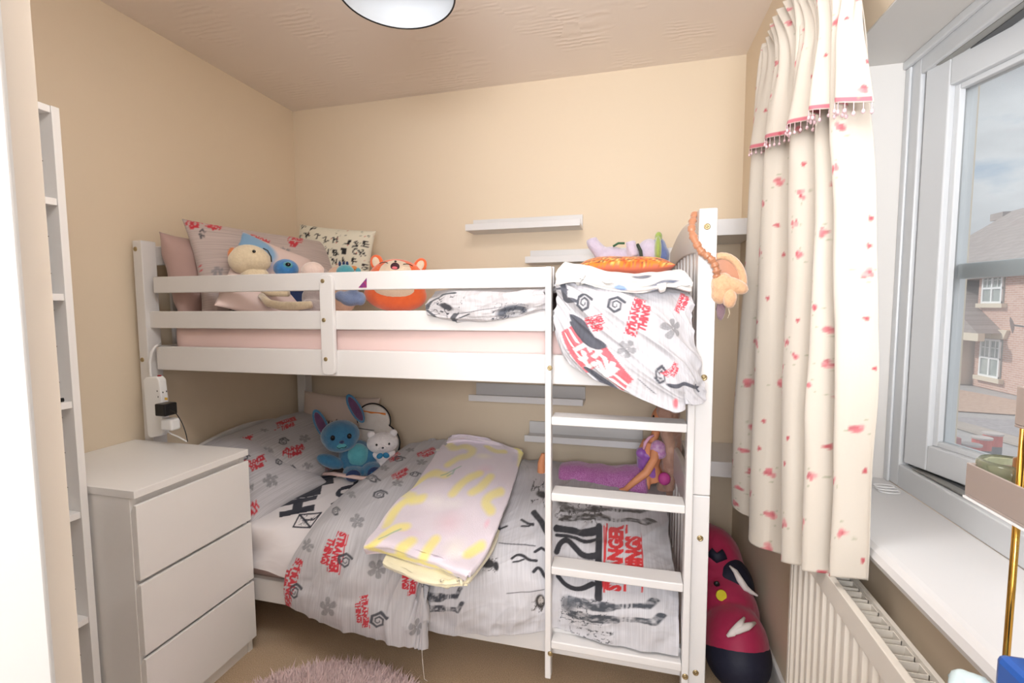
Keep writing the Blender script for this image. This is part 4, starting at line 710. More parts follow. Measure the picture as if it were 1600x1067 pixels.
 ('line', (0, 0), (1, 0), (0, 1), (84, 86, 96), ([(0.0676, 0.2264), (0.0866, 0.1941)], 0.018, 400), 1),
 ('line', (0, 0), (1, 0), (0, 1), (84, 86, 96), ([(0.1105, 0.0405), (0.1303, 0.0214), (0.1525, -0.0169)], 0.013, 400), 1),
 ('line', (0, 0), (1, 0), (0, 1), (84, 86, 96), ([(0.2264, 0.1292), (0.2636, 0.1324), (0.3512, 0.104)], 0.009, 400), 1),
 ('line', (0, 0), (1, 0), (0, 1), (84, 86, 96), ([(0.338, 0.123), (0.3637, 0.0732)], 0.004, 400), 1),
 ('line', (0, 0), (1, 0), (0, 1), (84, 86, 96), ([(0.1799, 0.1023), (0.2008, 0.0585)], 0.0012, 400), 1),
],
'uthrow': [
 ('ell', (0.1758, 0.0281), (0.2119, 0.0021), (0.1786, 0.1518), (132, 158, 204), 5, 1),
 ('ell', (0.2535, 0.0409), (0.3637, 0.0736), (0.2565, 0.1565), (62, 78, 112), 7, 1),
 ('ell', (0.2162, 0.2268), (0.2838, 0.2211), (0.2248, 0.2609), (60, 66, 92), 7, 1),
 ('line', (0, 0), (1, 0), (0, 1), (110, 110, 114), ([(0.083, 0.197), (0.1047, 0.1534), (0.0912, 0.0369), (0.0712, -0.1364)], 0.0015, 400), 1),
 ('line', (0, 0), (1, 0), (0, 1), (120, 118, 120), ([(0.16, 0.2026), (0.2169, 0.1887), (0.2398, 0.1993)], 0.0012, 400), 1),
 ('line', (0, 0), (1, 0), (0, 1), (110, 110, 114), ([(0.3262, -0.0468), (0.3577, 0.0379), (0.392, 0.0909)], 0.002, 400), 1),
],
}
# ================================================================== ROOM
XL, YB, HC = -1.80, 2.252, 2.298
def XW(y): return .465+.010*(2.252-y)
def RB(bm, y0, y1, o0, o1, z0, z1):
    """block along the window wall: y range, distance out from the wall face, z range"""
    prism(bm, [(XW(y0)+o0, y0, z0), (XW(y1)+o0, y1, z0), (XW(y1)+o1, y1, z0), (XW(y0)+o1, y0, z0)], (0, 0, z1-z0))
def ceil_mat():
    M = mat('swirled_ceiling_paint', L(240, 229, 219), .8); N = M.node_tree.nodes; K = M.node_tree.links
    co = N.new('ShaderNodeTexCoord'); n = N.new('ShaderNodeTexNoise'); n.inputs['Scale'].default_value = 5; n.inputs['Detail'].default_value = 2
    K.new(co.outputs['Object'], n.inputs['Vector'])
    v = N.new('ShaderNodeTexVoronoi'); v.inputs['Scale'].default_value = 7; K.new(co.outputs['Object'], v.inputs['Vector'])
    w = N.new('ShaderNodeTexWave'); w.wave_type = 'RINGS'; w.inputs['Scale'].default_value = 14; w.inputs['Distortion'].default_value = 3
    ad = N.new('ShaderNodeVectorMath'); ad.operation = 'SUBTRACT'; K.new(co.outputs['Object'], ad.inputs[0]); K.new(v.outputs['Position'], ad.inputs[1])
    K.new(ad.outputs[0], w.inputs['Vector'])
    mm = N.new('ShaderNodeMath'); mm.operation = 'MULTIPLY'; K.new(w.outputs['Fac'], mm.inputs[0])
    r = N.new('ShaderNodeMapRange'); r.inputs[1].default_value = .48; r.inputs[2].default_value = .62; K.new(n.outputs['Fac'], r.inputs[0]); K.new(r.outputs[0], mm.inputs[1])
    bp = N.new('ShaderNodeBump'); bp.inputs['Strength'].default_value = .3; bp.inputs['Distance'].default_value = .005
    K.new(mm.outputs[0], bp.inputs['Height']); K.new(bp.outputs[0], N['Principled BSDF'].inputs['Normal'])
    return M
def carpet_mat():
    M = mat('beige_loop_carpet', L(212, 184, 148), .95, bump=(420, .8, .006), mottle=(330, .75, L(164, 130, 94)), sheen=.3); return M
struct(obj('floor', B(((-1.9, -1.3, -.06), (.55, 2.35, 0))), carpet_mat()))
struct(obj('ceiling', B(((-1.9, -1.3, HC), (.85, 2.35, HC+.06))), ceil_mat()))
struct(obj('wall_left', B(((-1.95, -1.3, 0), (XL, 2.35, HC))), m_wall))
struct(obj('wall_back', B(((XL, YB, 0), (.9, 2.4, HC))), m_wall))
bm = bmesh.new(); YR, ZS, ZH, OF = 1.345, .795, 1.806, .155
RB(bm, -1.3, YB, 0, .30, 0, ZS-.035); RB(bm, -1.3, YB, 0, .30, ZH, HC); RB(bm, YR, YB, 0, .30, ZS-.035, ZH); RB(bm, -1.3, -.1, 0, .30, ZS-.035, ZH)
struct(obj('wall_right', bm, m_wall))
# plastered reveal lining
bm = bmesh.new(); RB(bm, YR-.004, YR, .001, OF, ZS, ZH-.004); RB(bm, -.1, YR, .001, OF, ZH-.004, ZH)
struct(obj('trim_1', bm, m_reveal))
# entry wall on the camera side with white door lining
struct(obj('wall_front', B(((XL, .10, 0), (-.452, .275, HC))), mat('wall_paint_darkened', L(208, 200, 191), .7)))  # same paint as the other walls, darkened to offset the close lamps
bm = bmesh.new(); box(bm, (-.450, .10, 0), (-.434, .2475, 2.05)); box(bm, (-.434, .10, 0), (-.428, .243, 2.05)); box(bm, (-.434, .10, 0), (-.418, .2365, 2.05))
struct(obj('door_1', bm, mat('door_lining_white', L(206, 207, 208), .4), bevel=.002))
# skirting
bm = bmesh.new(); box(bm, (XL, .3, 0), (XL+.015, YB, .09)); struct(obj('baseboard_left', bm, m_wood2, bevel=.003))
bm = bmesh.new(); box(bm, (XL+.016, YB-.015, 0), (.44, YB, .09)); struct(obj('baseboard_back', bm, m_wood2, bevel=.003))
bm = bmesh.new(); RB(bm, .2, YB-.016, -.014, 0, 0, .09); struct(obj('baseboard_right', bm, m_wood2, bevel=.003))
# window board
bm = bmesh.new(); yy0, yy1 = -.1, 1.40
pr = [(-.050, ZS-.018), (-.050+.005, ZS-.007), (-.050+.014, ZS-.001), (-.036+.01, ZS), (-.0, ZS), (-.0, ZS-.034), (-.036, ZS-.034), (-.046, ZS-.029)]
prism(bm, [(XW(yy1)+o, yy1, z) for o, z in pr], (XW(yy0)-XW(yy1), yy0-yy1, 0)); RB(bm, -.1, YR-.004, -.001, OF, ZS-.034, ZS)
struct(obj('trim_2', bm, m_wood2, smooth=False))
# ------------------------------------------------------------------ window
bm = bmesh.new(); FW = .052; fy0, fy1, fz0, fz1 = -.1, YR-.004, ZS, ZH-.004
RB(bm, fy1-FW, fy1, OF, OF+.07, fz0, fz1); RB(bm, fy0, fy1-FW, OF, OF+.07, fz1-FW, fz1); RB(bm, fy0, fy1-FW, OF, OF+.07, fz0, fz0+.055)
RB(bm, .58, .64, OF, OF+.07, fz0+.055, fz1-FW); RB(bm, fy0, fy0+FW, OF, OF+.07, fz0+.055, fz1-FW)
RB(bm, fy0, fy1, OF-.012, OF, fz1-.018, fz1); RB(bm, fy1-.02, fy1, OF-.006, OF, fz0, fz1-.018)
win = struct(obj('window_1', bm, m_upvc, bevel=.003))
bm = bmesh.new(); RB(bm, fy1-FW-.010, fy1-FW, OF+.02, OF+.05, fz0+.055, fz1-FW); RB(bm, .64, fy1-FW, OF+.03, OF+.05, fz1-FW-.003, fz1-FW); RB(bm, .64, fy1-FW, OF+.03, OF+.05, fz0+.055, fz0+.058)
obj('rubber_seal', bm, mat('grey_seal', L(96, 98, 100), .6), win)
# fixed pane beside the sash
bm = bmesh.new(); RB(bm, fy0+FW, .58, OF+.03, OF+.034, fz0+.055, fz1-FW); obj('pane', bm, m_pane, win)
# opened sash, hinged at the far side
A = math.radians(15.9); sd = Vector((math.sin(A), -math.cos(A), 0)); sn = Vector((math.cos(A), math.sin(A), 0)); HP = Vector((XW(1.28)+OF+.004, 1.278, 0))
def SB(bm, a0, a1, n0, n1, z0, z1):
    p = [HP+sd*a0+sn*n0, HP+sd*a1+sn*n0, HP+sd*a1+sn*n1, HP+sd*a0+sn*n1]; prism(bm, [q+Vector((0, 0, z0)) for q in p], (0, 0, z1-z0))
W, z0, z1, fw = .62, .858, 1.752, .058
bm = bmesh.new(); SB(bm, 0, fw, 0, .065, z0, z1); SB(bm, W-fw, W, 0, .065, z0, z1); SB(bm, fw, W-fw, 0, .065, z1-fw, z1); SB(bm, fw, W-fw, 0, .065, z0, z0+fw)
sash = obj('sash', bm, m_upvc, win, bevel=.003)
bm = bmesh.new(); g = fw; bd = .012
SB(bm, g, g+bd, .012, .04, z0+g, z1-g); SB(bm, W-g-bd, W-g, .012, .04, z0+g, z1-g); SB(bm, g+bd, W-g-bd, .012, .04, z1-g-bd, z1-g); SB(bm, g+bd, W-g-bd, .012, .04, z0+g, z0+g+bd)
obj('glazing_bead', bm, m_upvc, sash, bevel=.002)
bm = bmesh.new(); SB(bm, g+bd-.005, W-g-bd+.005, .024, .028, z0+g+bd-.005, z1-g-bd+.005); obj('pane', bm, m_pane, sash)
pb = (tuple(HP+sn*.05), tuple(sn)); zb0, zb1 = at(1490, 437, pl=pb).z, at(1490, 414, pl=pb).z
bm = bmesh.new(); SB(bm, g+bd+.001, W-g-bd-.001, .031, .055, zb0, zb1); obj('glazing_bar', bm, mat('grey_glazing_bar', L(212, 216, 220), .4), sash, bevel=.002)
# friction stays: scissor arms top and bottom
for z, zz in ((z1-.012, 1), (z0+.004, 0)):
    bm = bmesh.new()
    def flat(p, q, w=.014):
        p, q = Vector(p), Vector(q); d = (q-p); obox(bm, (p+q)/2, d, Vector((0, 0, 1)).cross(d), (0, 0, 1), d.length, w, .003)
    zc = z+(.010 if zz else -.008); a = HP+Vector((.012, -.03, zc)); b = HP+sd*.30+sn*.03+Vector((0, 0, zc)); mid = HP+Vector((.03, -.24, zc+.003))
    flat(a, Vector((XW(.85)+OF+.03, .85, zc)), .018); flat(mid, b); flat(HP+sd*.10+sn*.03+Vector((0, 0, zc+.006)), Vector((XW(.98)+OF+.03, .98, zc+.003))); flat(a+Vector((.02, 0, 0)), b, .018)
    obj('friction_stay', bm, m_steel, win)
# ------------------------------------------------------------------ radiator
rad = thing('radiator', (.42, .8, 0), 'white ribbed steel panel radiator under the window board', 'radiator')
ry0, ry1, rz0, rz1, rx = .25, 1.215, .12, .70, .385
bm = bmesh.new(); n = 29; pts = []
for k in range(n*6+1):
    y = ry1-(ry1-ry0)*k/(n*6); ph = (k % 6)/6; d = -.007 if ph in (2/6, 3/6, 4/6) or .3 < ph < .7 else 0
    pts.append((rx+(.0 if .2 < ph < .8 else .006), y))
prism(bm, [(x, y, rz0+.04) for x, y in pts]+[(rx+.012, ry0, rz0+.04), (rx+.012, ry1, rz0+.04)], (0, 0, rz1-rz0-.08))
box(bm, (rx-.0012, ry0, rz1-.045), (rx+.012, ry1, rz1)); box(bm, (rx-.0012, ry0, rz0), (rx+.012, ry1, rz0+.045)); box(bm, (rx-.0012, ry1-.012, rz0), (rx+.012, ry1, rz1))
obj('panel', bm, m_rad, rad, bevel=.0015)
bm = bmesh.new()
for k in range(26):
    y = ry0+.02+k*.0365; box(bm, (rx+.014, y, rz0+.02), (rx+.052, y+.0012, rz1-.016)); box(bm, (rx+.050, y, rz0+.02), (rx+.0515, y+.024, rz1-.016)); box(bm, (rx+.014, y+.024, rz0+.02), (rx+.052, y+.0252, rz1-.016)); box(bm,(rx+.013,y,rz0+.02),(rx+.0145,y+.024,rz1-.016))
obj('convector_fins', bm, m_rad, rad)
bm = bmesh.new(); box(bm, (rx+.052, ry0, rz0), (rx+.060, ry1, rz1-.01)); obj('back_panel', bm, m_rad, rad)
bm = bmesh.new(); tube(bm, [(rx+.03, ry1+.03, 0.005), (rx+.03, ry1+.03, .15), (rx+.03, ry1-.004, .15)], .0075); ell(bm, (rx+.03, ry1+.03, .15), (.014, .014, .02)); obj('valve', bm, m_steel, rad, True)
for y in (.5, 1.0): obj('wall_bracket', B(((rx+.060, y, .2), (XW(y)-.001, y+.03, .62))), m_rad, rad)
# ================================================================== BUNK BED
FY = 1.33                        # front plane of the posts
bed = thing('bunk_bed', (-.77, 1.78, 0), 'white painted wooden bunk bed with ladder against the back wall', 'bunk bed')
def bar(name, lo, hi, par=bed, m=m_wood, bv=.003): return obj(name, B((lo, hi)), m, par, bevel=bv)
YBK0, YBK1 = 2.165, 2.222
bar('post', (-1.767, FY, 0), (-1.725, FY+.055, 1.478)); bar('post', (-1.767, YBK0, 0), (-1.715, YBK1, 1.478))
def RP(name, z0, z1): bar(name, (.1725, FY, z0), (.218, FY+.055, z1))
RP('post', 0, .712); RP('post', .7135, 1.486); bar('post', (.155, YBK0, 0), (.198, YBK1, 1.486))
# side rails and guard rails
bar('side_rail', (-1.705, FY+.015, 1.003), (.170, FY+.037, 1.09)); bar('side_rail', (-1.725, FY+.015, .168), (.170, FY+.037, .252))
bar('side_rail', (-1.715, YBK1-.03, 1.003), (.155, YBK1-.008, 1.09)); bar('side_rail', (-1.715, YBK1-.03, .168), (.155, YBK1-.008, .252))
bar('guard_rail', (-1.70, FY+.015, 1.287), (-.2145, FY+.035, 1.346)); bar('guard_rail', (-1.728, FY+.015, 1.158), (-.2145, FY+.035, 1.22))
# short rounded upright on the guard rails
bm = bmesh.new(); P = []
for cx, cz, a0 in ((-.962, 1.338-.025, 0), (-.962, 1.008+.025, PI)):
    for k in range(7):
        a = a0+PI*k/6; c, s = math.cos(a), math.sin(a); P.append((cx+.025*math.copysign(abs(c)**.6, c), FY-.001, cz+.025*math.copysign(abs(s)**.6, s)))
prism(bm, P, (0, .0155, 0)); obj('guard_upright', bm, m_wood, bed, bevel=.003)
# slats under the mattresses
for z in (.20, 1.035):
    for k in range(12):
        x = -1.66+k*.155; bar('slat', (x, FY+.038, z), (x+.07, YBK1-.031, z+.014), bv=0)
# ladder
LY = 1.300
bar('ladder_stile', (-.2335, LY, .12), (-.2155, LY+.029, 1.343)); bar('ladder_stile', (.152, LY+.004, .0), (.171, FY+.014, 1.0))
for z in (.916, .692, .470, .240):
    bar('ladder_tread', (-.215, LY+.001, z-.024), (.1515, LY+.064, z))
# end boards with arched tops and slats
def endboard(x, zt, bulge, h, ztop0, zlow, lower, y0=FY+.056, y1=YBK0-.001, skew=0):
    bm = bmesh.new(); n = 16
    def pt(t, z): return (x+skew*t, y0+(y1-y0)*t, z)
    top = [pt(k/n, zt+bulge*math.sin(PI*k/n)) for k in range(n+1)]; bot = [pt(k/n, zt-h+bulge*.55*math.sin(PI*k/n)) for k in range(n+1)][::-1]
    prism(bm, top+bot, (.02, 0, 0)); obj('end_board', bm, m_wood, bed, bevel=.003)
    bar('end_rail', (x+min(0, skew), y0, zlow), (x+.02+max(0, skew), y1, zlow+.07))
    for k in range(9):
        t = (k+1)/10; c = pt(t, 0); zb = zt-h+bulge*.55*math.sin(PI*t)+.004
        bar('end_slat', (c[0]+.004, c[1]-.016, zlow+.068), (c[0]+.016, c[1]+.016, zb), bv=.002)
endboard(.187, 1.462, .045, .085, 1.4, 1.02, 0, skew=-.022); endboard(.187, .612, .07, .085, .6, .19, 0, skew=-.022)
endboard(-1.755, 1.462, .045, .07, 1.4, 1.02, 0); endboard(-1.752, .62, .07, .08, .6, .19, 0)
# bolts
def bolt(x, z, y=FY, r=.0085):
    bm = bmesh.new(); lathe(bm, (x, y, z), [(0, -.0025), (r*.35, -.0025), (r*.45, -.0012), (r*.55, -.003), (r*.9, -.0025), (r, 0)], 16, (0, 1, 0)); obj('bolt', bm, m_brass, bed, True)
for px, py in ((1105, 354), (1100, 590), (1094, 841), (1087, 1051)): p = at(px, py, Y=FY); bolt(p.x, p.z)
p = at(212, 389, Y=FY); bolt(p.x-.001, p.z); p = at(222.5, 562, Y=FY); bolt(p.x+.0, p.z)
for px, py in ((503, 439), (505, 500), (508, 561)): p = at(px+1, py, Y=FY-.001); bolt(p.x, p.z, FY-.001, .007)
p = at(1070.5, 1057, Y=LY+.004); bolt(p.x, p.z, LY+.004)
for px, py in ((858.5, 575), (859, 1021)): p = at(px, py, Y=LY); bolt(p.x+.001, p.z, LY, .0075)
# triangular sticker on the top guard rail
bm = bmesh.new(); q = [at(560, 449.5, Y=FY+.0148), at(573, 449.5, Y=FY+.0148), at(573, 434, Y=FY+.0148)]; prism(bm, q, (0, -.0004, 0))
st = obj('sticker', bm, mat('purple_sticker', L(82, 50, 130), .4, mottle=(90, .9, L(190, 60, 80))), bed, label='purple and red triangular sticker')
# ================================================================== CHEST
chx, cy0, cy1, ct = -1.287, .933, 1.319, .74
ch = thing('chest_of_drawers', (-1.54, 1.12, 0), 'white three-drawer chest standing at the foot of the bed post by the left wall', 'chest of drawers')
obj('top', B(((XL+.002, cy0-.002, ct-.022), (chx, cy1, ct))), m_lam, ch, bevel=.0015)
bm = B(((XL+.004, cy0, 0.0), (chx-.020, cy0+.018, ct-.0225)), ((XL+.004, cy1-.018, 0), (chx-.020, cy1, ct-.0225)), ((XL+.004, cy0+.019, 0), (XL+.012, cy1-.019, ct-.0225)), ((chx-.04, cy0+.019, ct-.05), (chx-.022, cy1-.019, ct-.0225)), ((chx-.034, cy0+.019, .0), (chx-.024, cy1-.019, ct-.06)))
obj('carcass', bm, m_lam, ch, bevel=.001)
dz = [(.487, .698), (.272, .475), (.055, .260)]
for z0_, z1_ in dz:
    bm = bmesh.new()
    prism(bm, [(chx-.019, cy0+.001, z0_), (chx, cy0+.001, z0_), (chx, cy0+.001, z1_), (chx-.009, cy0+.001, z1_+.001), (chx-.019, cy0+.001, z1_-.018)], (0, cy1-cy0-.002, 0))
    obj('drawer', bm, m_lam, ch, bevel=.0008)
obj('plinth', B(((chx-.05, cy0+.019, 0), (chx-.035, cy1-.019, .05))), m_lam, ch)
# ================================================================== BOOKCASE (against the left wall, seen past the entry wall)
bx, by1, bt, by0 = -1.445, .925, 1.75, .40
bc = thing('bookcase', (-1.6, .66, 0), 'tall narrow white bookcase beside the chest of drawers', 'bookcase')
obj('side_panel', B(((XL+.002, by1-.018, 0), (bx, by1, bt))), m_lam, bc, bevel=.001); obj('side_panel', B(((XL+.002, by0, 0), (bx, by0+.018, bt))), m_lam, bc, bevel=.001)
obj('back_panel', B(((XL+.003, by0+.019, .02), (XL+.007, by1-.019, bt-.02))), m_lam, bc)
for z in (bt-.018, 1.498, 1.252, .965, .660, .360, .05): obj('shelf', B(((XL+.008, by0+.0185, z), (bx-.003, by1-.0185, z+.018))), m_lam, bc, bevel=.001)
for k in range(16):
    bm = bmesh.new(); ell(bm, (bx-.045, by1-.0186, .16+k*.097), (.0025, .0012, .0025), sub=1); obj('pin_hole', bm, m_black, bc)
bm = bmesh.new(); tube(bm, [(-1.462, .863, 1.49), (-1.464, .865, 1.38), (-1.462, .868, 1.25), (-1.464, .874, 1.10), (-1.462, .875, 1.052)], [(.010, .016), (.010, .020), (.012, .024), (.010, .012), (.006, .008)], 12)
tag(obj('hanging_strap', bm, m_wplast, smooth=True), 'pale green-white strap hanging down inside the bookcase', 'strap')
bm = bmesh.new(); tube(bm, [(-1.47, .86, .989), (-1.46, .895, .989)], .0055, 12); tag(obj('marker_pen', bm, m_black, smooth=True), 'black marker pen on a bookcase shelf', 'pen')
# ================================================================== WALL LEDGES
def ledge(x0, x1, z, label):
    t = thing('picture_ledge', ((x0+x1)/2, YB-.06, z), label, 'shelf', 'white picture ledges on the back wall')
    obj('back_board', B(((x0, YB-.013, z), (x1, YB-.001, z+.07))), m_wood2, t, bevel=.001)
    obj('base_board', B(((x0, YB-.12, z), (x1, YB-.0135, z+.012))), m_wood2, t, bevel=.001)
    obj('front_lip', B(((x0, YB-.130, z), (x1, YB-.1205, z+.030))), m_wood2, t, bevel=.001)
    return t
ledge(-.765, -.223, 1.592, 'white picture ledge, highest on the back wall'); ledge(-.475, .075, 1.432, 'white picture ledge behind the lilac plush toy'); ledge(-.758, -.205, .775, 'white picture ledge just below the upper bunk'); ledge(-.480, .065, .592, 'white picture ledge behind the doll')
p = at(748, 349.5, Y=YB-.10); bm = bmesh.new(); ell(bm, (p.x, YB-.09, 1.613), (.010, .008, .012)); ell(bm, (p.x+.006, YB-.09, 1.622), (.008, .008, .007)); 
tag(obj('trinket', bm, mat('trinket_red', L(150, 96, 88), .5, mottle=(200, 1, L(50, 36, 40))), smooth=True), 'tiny dark and pink trinket on the highest ledge', 'trinket')
for z, lb in ((1.502, 'white floating shelf high in the right corner'), (.548, 'white floating shelf low in the right corner')):
    t = obj('floating_shelf', B(((.235, 1.965, z), (XW(2.1)-.004, YB-.001, z+.062))), m_wood2, bevel=.002); tag(t, lb, 'shelf')
# ================================================================== PENDANT SHADE
sc = (-.532, 1.031); zr = 1.95; R0 = .133
sh = thing('pendant_lampshade', (sc[0], sc[1], HC), 'white round pendant lampshade with a thin black rim hanging from the ceiling', 'lampshade')
bm = bmesh.new(); lathe(bm, (sc[0], sc[1], zr), [(R0, 0), (R0*.95, .04), (R0*.74, .11), (.05, .16), (.02, .165), (.018, .163), (.048, .157), (R0*.73, .107), (R0*.94, .039), (R0*.985, 0)], 64)
obj('shade', bm, mat('shade_metal_white', L(226, 232, 238), .5), sh, True)
bm = bmesh.new(); tube(bm, [(sc[0]+R0*math.cos(k*PI/32), sc[1]+R0*math.sin(k*PI/32), zr) for k in range(65)], .0022, 8); obj('rim', bm, m_black, sh, True)
bm = bmesh.new(); tube(bm, [(sc[0], sc[1], zr+.16), (sc[0], sc[1], HC-.02)], .003, 8); lathe(bm, (sc[0], sc[1], HC-.03), [(.01, 0), (.045, .01), (.05, .029)], 24); obj('cord', bm, m_wplast, sh, True)
bm = bmesh.new(); ell(bm, (sc[0], sc[1], zr+.075), (.028, .028, .036)); lathe(bm, (sc[0], sc[1], zr+.1), [(.013, 0), (.016, .03), (.016, .06)], 16); obj('bulb', bm, m_wplast, sh, True)
# ================================================================== OUTSIDE
HX = 13.0
def brick_mat():
    M = mat('pale_red_brick', L(196, 148, 128), .9); N = M.node_tree.nodes; K = M.node_tree.links
    co = N.new('ShaderNodeTexCoord'); mp = N.new('ShaderNodeMapping'); mp.inputs['Rotation'].default_value = (PI/2, 0, PI/2); K.new(co.outputs['Object'], mp.inputs[0])
    sp = N.new('ShaderNodeSeparateXYZ'); cb = N.new('ShaderNodeCombineXYZ'); K.new(co.outputs['Object'], sp.inputs[0]); K.new(sp.outputs[1], cb.inputs[0]); K.new(sp.outputs[2], cb.inputs[1])
    b = N.new('ShaderNodeTexBrick'); b.inputs['Scale'].default_value = 4.4; b.inputs['Color1'].default_value = L(214, 174, 158); b.inputs['Color2'].default_value = L(200, 156, 140); b.inputs['Mortar'].default_value = L(228, 214, 204); b.inputs['Mortar Size'].default_value = .03
    b.inputs['Brick Width'].default_value = 1.0; b.inputs['Row Height'].default_value = .34
    K.new(cb.outputs[0], b.inputs['Vector']); K.new(b.outputs['Color'], N['Principled BSDF'].inputs['Base Color']); return M
def tile_mat():
    M = mat('grey_brown_roof_tile', L(150, 132, 124), .9); N = M.node_tree.nodes; K = M.node_tree.links
    co = N.new('ShaderNodeTexCoord'); sp = N.new('ShaderNodeSeparateXYZ'); cb = N.new('ShaderNodeCombineXYZ'); K.new(co.outputs['Object'], sp.inputs[0]); K.new(sp.outputs[1], cb.inputs[0]); K.new(sp.outputs[2], cb.inputs[1])
    b = N.new('ShaderNodeTexBrick'); b.inputs['Scale'].default_value = 3; b.inputs['Color1'].default_value = L(176, 164, 160); b.inputs['Color2'].default_value = L(162, 150, 146); b.inputs['Mortar'].default_value = L(142, 130, 126); b.inputs['Mortar Size'].default_value = .02; b.inputs['Row Height'].default_value = .5; b.inputs['Brick Width'].default_value = .7
    K.new(cb.outputs[0], b.inputs['Vector']); K.new(b.outputs['Color'], N['Principled BSDF'].inputs['Base Color']); return M
m_brick, m_tile, m_stone = brick_mat(), tile_mat(), mat('cream_stone', L(226, 212, 192), .8)
m_paint = mat('window_white', L(245, 246, 248), .5); m_hglass = mat('far_window_glass', L(150, 160, 158), .15, mottle=(2, .8, L(196, 200, 196)))
GZ = -1.9
ho = thing('house', (HX+3, 20, GZ), 'red brick house with a grey tiled roof across the road', 'house')
ez = at(1550, 424, X=HX).z; rr = at(1492, 350, X=HX+4.5); rr2 = at(1600, 327, X=HX+4.5); rz = (rr.z+rr2.z)/2
obj('brick_wall', B(((HX, 6, GZ), (HX+9, 21.9, ez))), m_brick, ho)
bm = bmesh.new(); prism(bm, [(HX-.35, 5.6, ez-.05), (HX+4.5, 5.6, rz), (HX+9.35, 5.6, ez-.05), (HX+9.35, 5.6, ez-.25), (HX-.35, 5.6, ez-.25)], (0, 22, 0)); obj('roof', bm, m_tile, ho)
p = at(1565, 330, X=HX+4.5); bm = bmesh.new(); box(bm, (p.x-.2, p.y-.4, rz-.3), (p.x+.2, p.y+.4, rz+.03)); obj('ridge_vent', bm, m_tile, ho)
def hwin(x0, y0, x1, y1, hd):
    a, b = at(x0, y1, X=HX), at(x1, y0, X=HX); ya, yb, za, zb = b.y, a.y, a.z, b.z
    f = obj('window', B(((HX-.05, ya, za), (HX+.04, yb, zb))), m_hglass, ho)
    bm = bmesh.new(); w = .07
    for k in (0, .5, 1): y = ya+(yb-ya-w)*k; box(bm, (HX-.09, y, za), (HX-.051, y+w, zb))
    for k in (0, .5, 1): z = za+(zb-za-w)*k; box(bm, (HX-.088, ya, z), (HX-.052, yb, z+w))
    for k in (.25, .75): y = ya+(yb-ya)*k; box(bm, (HX-.075, y-.015, (za+zb)/2), (HX-.052, y+.015, zb))
    box(bm, (HX-.075, ya, za+(zb-za)*.76), (HX-.052, yb, za+(zb-za)*.78)); obj('window_frame', bm, m_paint, f)
    obj('window_sill', B(((HX-.16, ya-.15, za-.16), (HX, yb+.15, za-.001))), m_stone, f)
    if hd:
        bm = bmesh.new(); prism(bm, [(HX-.10, ya-.12, zb+.02), (HX-.10, yb+.12, zb+.02), (HX-.10, yb+.28, zb+.36), (HX-.10, ya-.28, zb+.36)], (.1, 0, 0)); box(bm, (HX-.14, (ya+yb)/2-.12, zb+.02), (HX-.02, (ya+yb)/2+.12, zb+.44)); obj('lintel', bm, m_stone, f)
hwin(1536.5, 425, 1572, 474, False); hwin(1532, 531, 1568, 586, True)
# satellite dish
p = at(1581, 508, X=HX-.5); bm = bmesh.new(); lathe(bm, p, [(0, .06), (.15, .04), (.27, 0), (.28, -.01), (.15, .03), (0, .05)], 20, (1, -.8, .2)); tube(bm, [p+Vector((.05, 0, 0)), (HX, p.y-.3, p.z-.1)], .03); obj('satellite_dish', bm, mat('dish_grey', L(150, 148, 150), .5), ho)
# garage to the left of the house
gx = HX-.6; ga = thing('garage', (gx+1, 21, GZ), 'small pale garage with a sloping tiled roof joined to the brick house', 'garage')
gt = at(1527, 524, X=gx); ge = at(1484, 522, X=gx)
obj('garage_wall', B(((gx, 22.05, GZ), (gx+4, 31, gt.z))), mat('render_cream', L(222, 204, 188), .9), ga)
t0, t1, t2 = at(1528, 521, X=gx-.2), at(1484, 474, X=gx-.2), at(1484, 521, X=gx-.2)
bm = bmesh.new(); d = t1-t0; t3 = t0+d*2.2; prism(bm, [t0, t3, (t3.x, t3.y, t0.z)], (3.6, 0, 0)); obj('garage_roof', bm, m_tile, ga)
bm = bmesh.new(); prism(bm, [t0+Vector((-.05, -.1, 0)), (t3.x-.05, t3.y, t0.z), (t3.x-.05, t3.y, t0.z-.28), t0+Vector((-.05, -.1, -.28))], (.2, 0, 0)); obj('fascia', bm, m_stone, ga)
# ground
gy = lambda nm, c, c2, sc_: mat(nm, c, .95, mottle=(sc_, .8, c2))
struct(obj('ground', B(((1.2, -15, GZ-.3), (60, 80, GZ-.02))), gy('road_asphalt', L(176, 172, 172), L(190, 186, 184), 3)))
def strip(name, px, m, h, lab, cat):
    bm = bmesh.new(); prism(bm, [at(x, y, Z=GZ) for x, y in px], (0, 0, h)); return tag(obj(name, bm, m), lab, cat)
strip('gravel_drive', [(1470, 604), (1640, 636), (1640, 652), (1470, 641)], gy('pink_gravel', L(214, 186, 166), L(182, 152, 134), 9), .02, 'pinkish gravel drive in front of the brick house', 'drive')
strip('gravel_bed', [(1470, 652), (1640, 660), (1640, 697), (1530, 668)], gy('grey_gravel', L(184, 178, 180), L(150, 146, 150), 8), .03, 'grey gravel bed beyond the road', 'gravel bed')
strip('pavement', [(1478, 656), (1520, 666), (1640, 700), (1640, 712), (1520, 677), (1478, 664)], gy('kerb_stone', L(192, 180, 170), L(176, 166, 158), 4), .05, 'pale brown kerbed pavement running past the parked car', 'pavement')
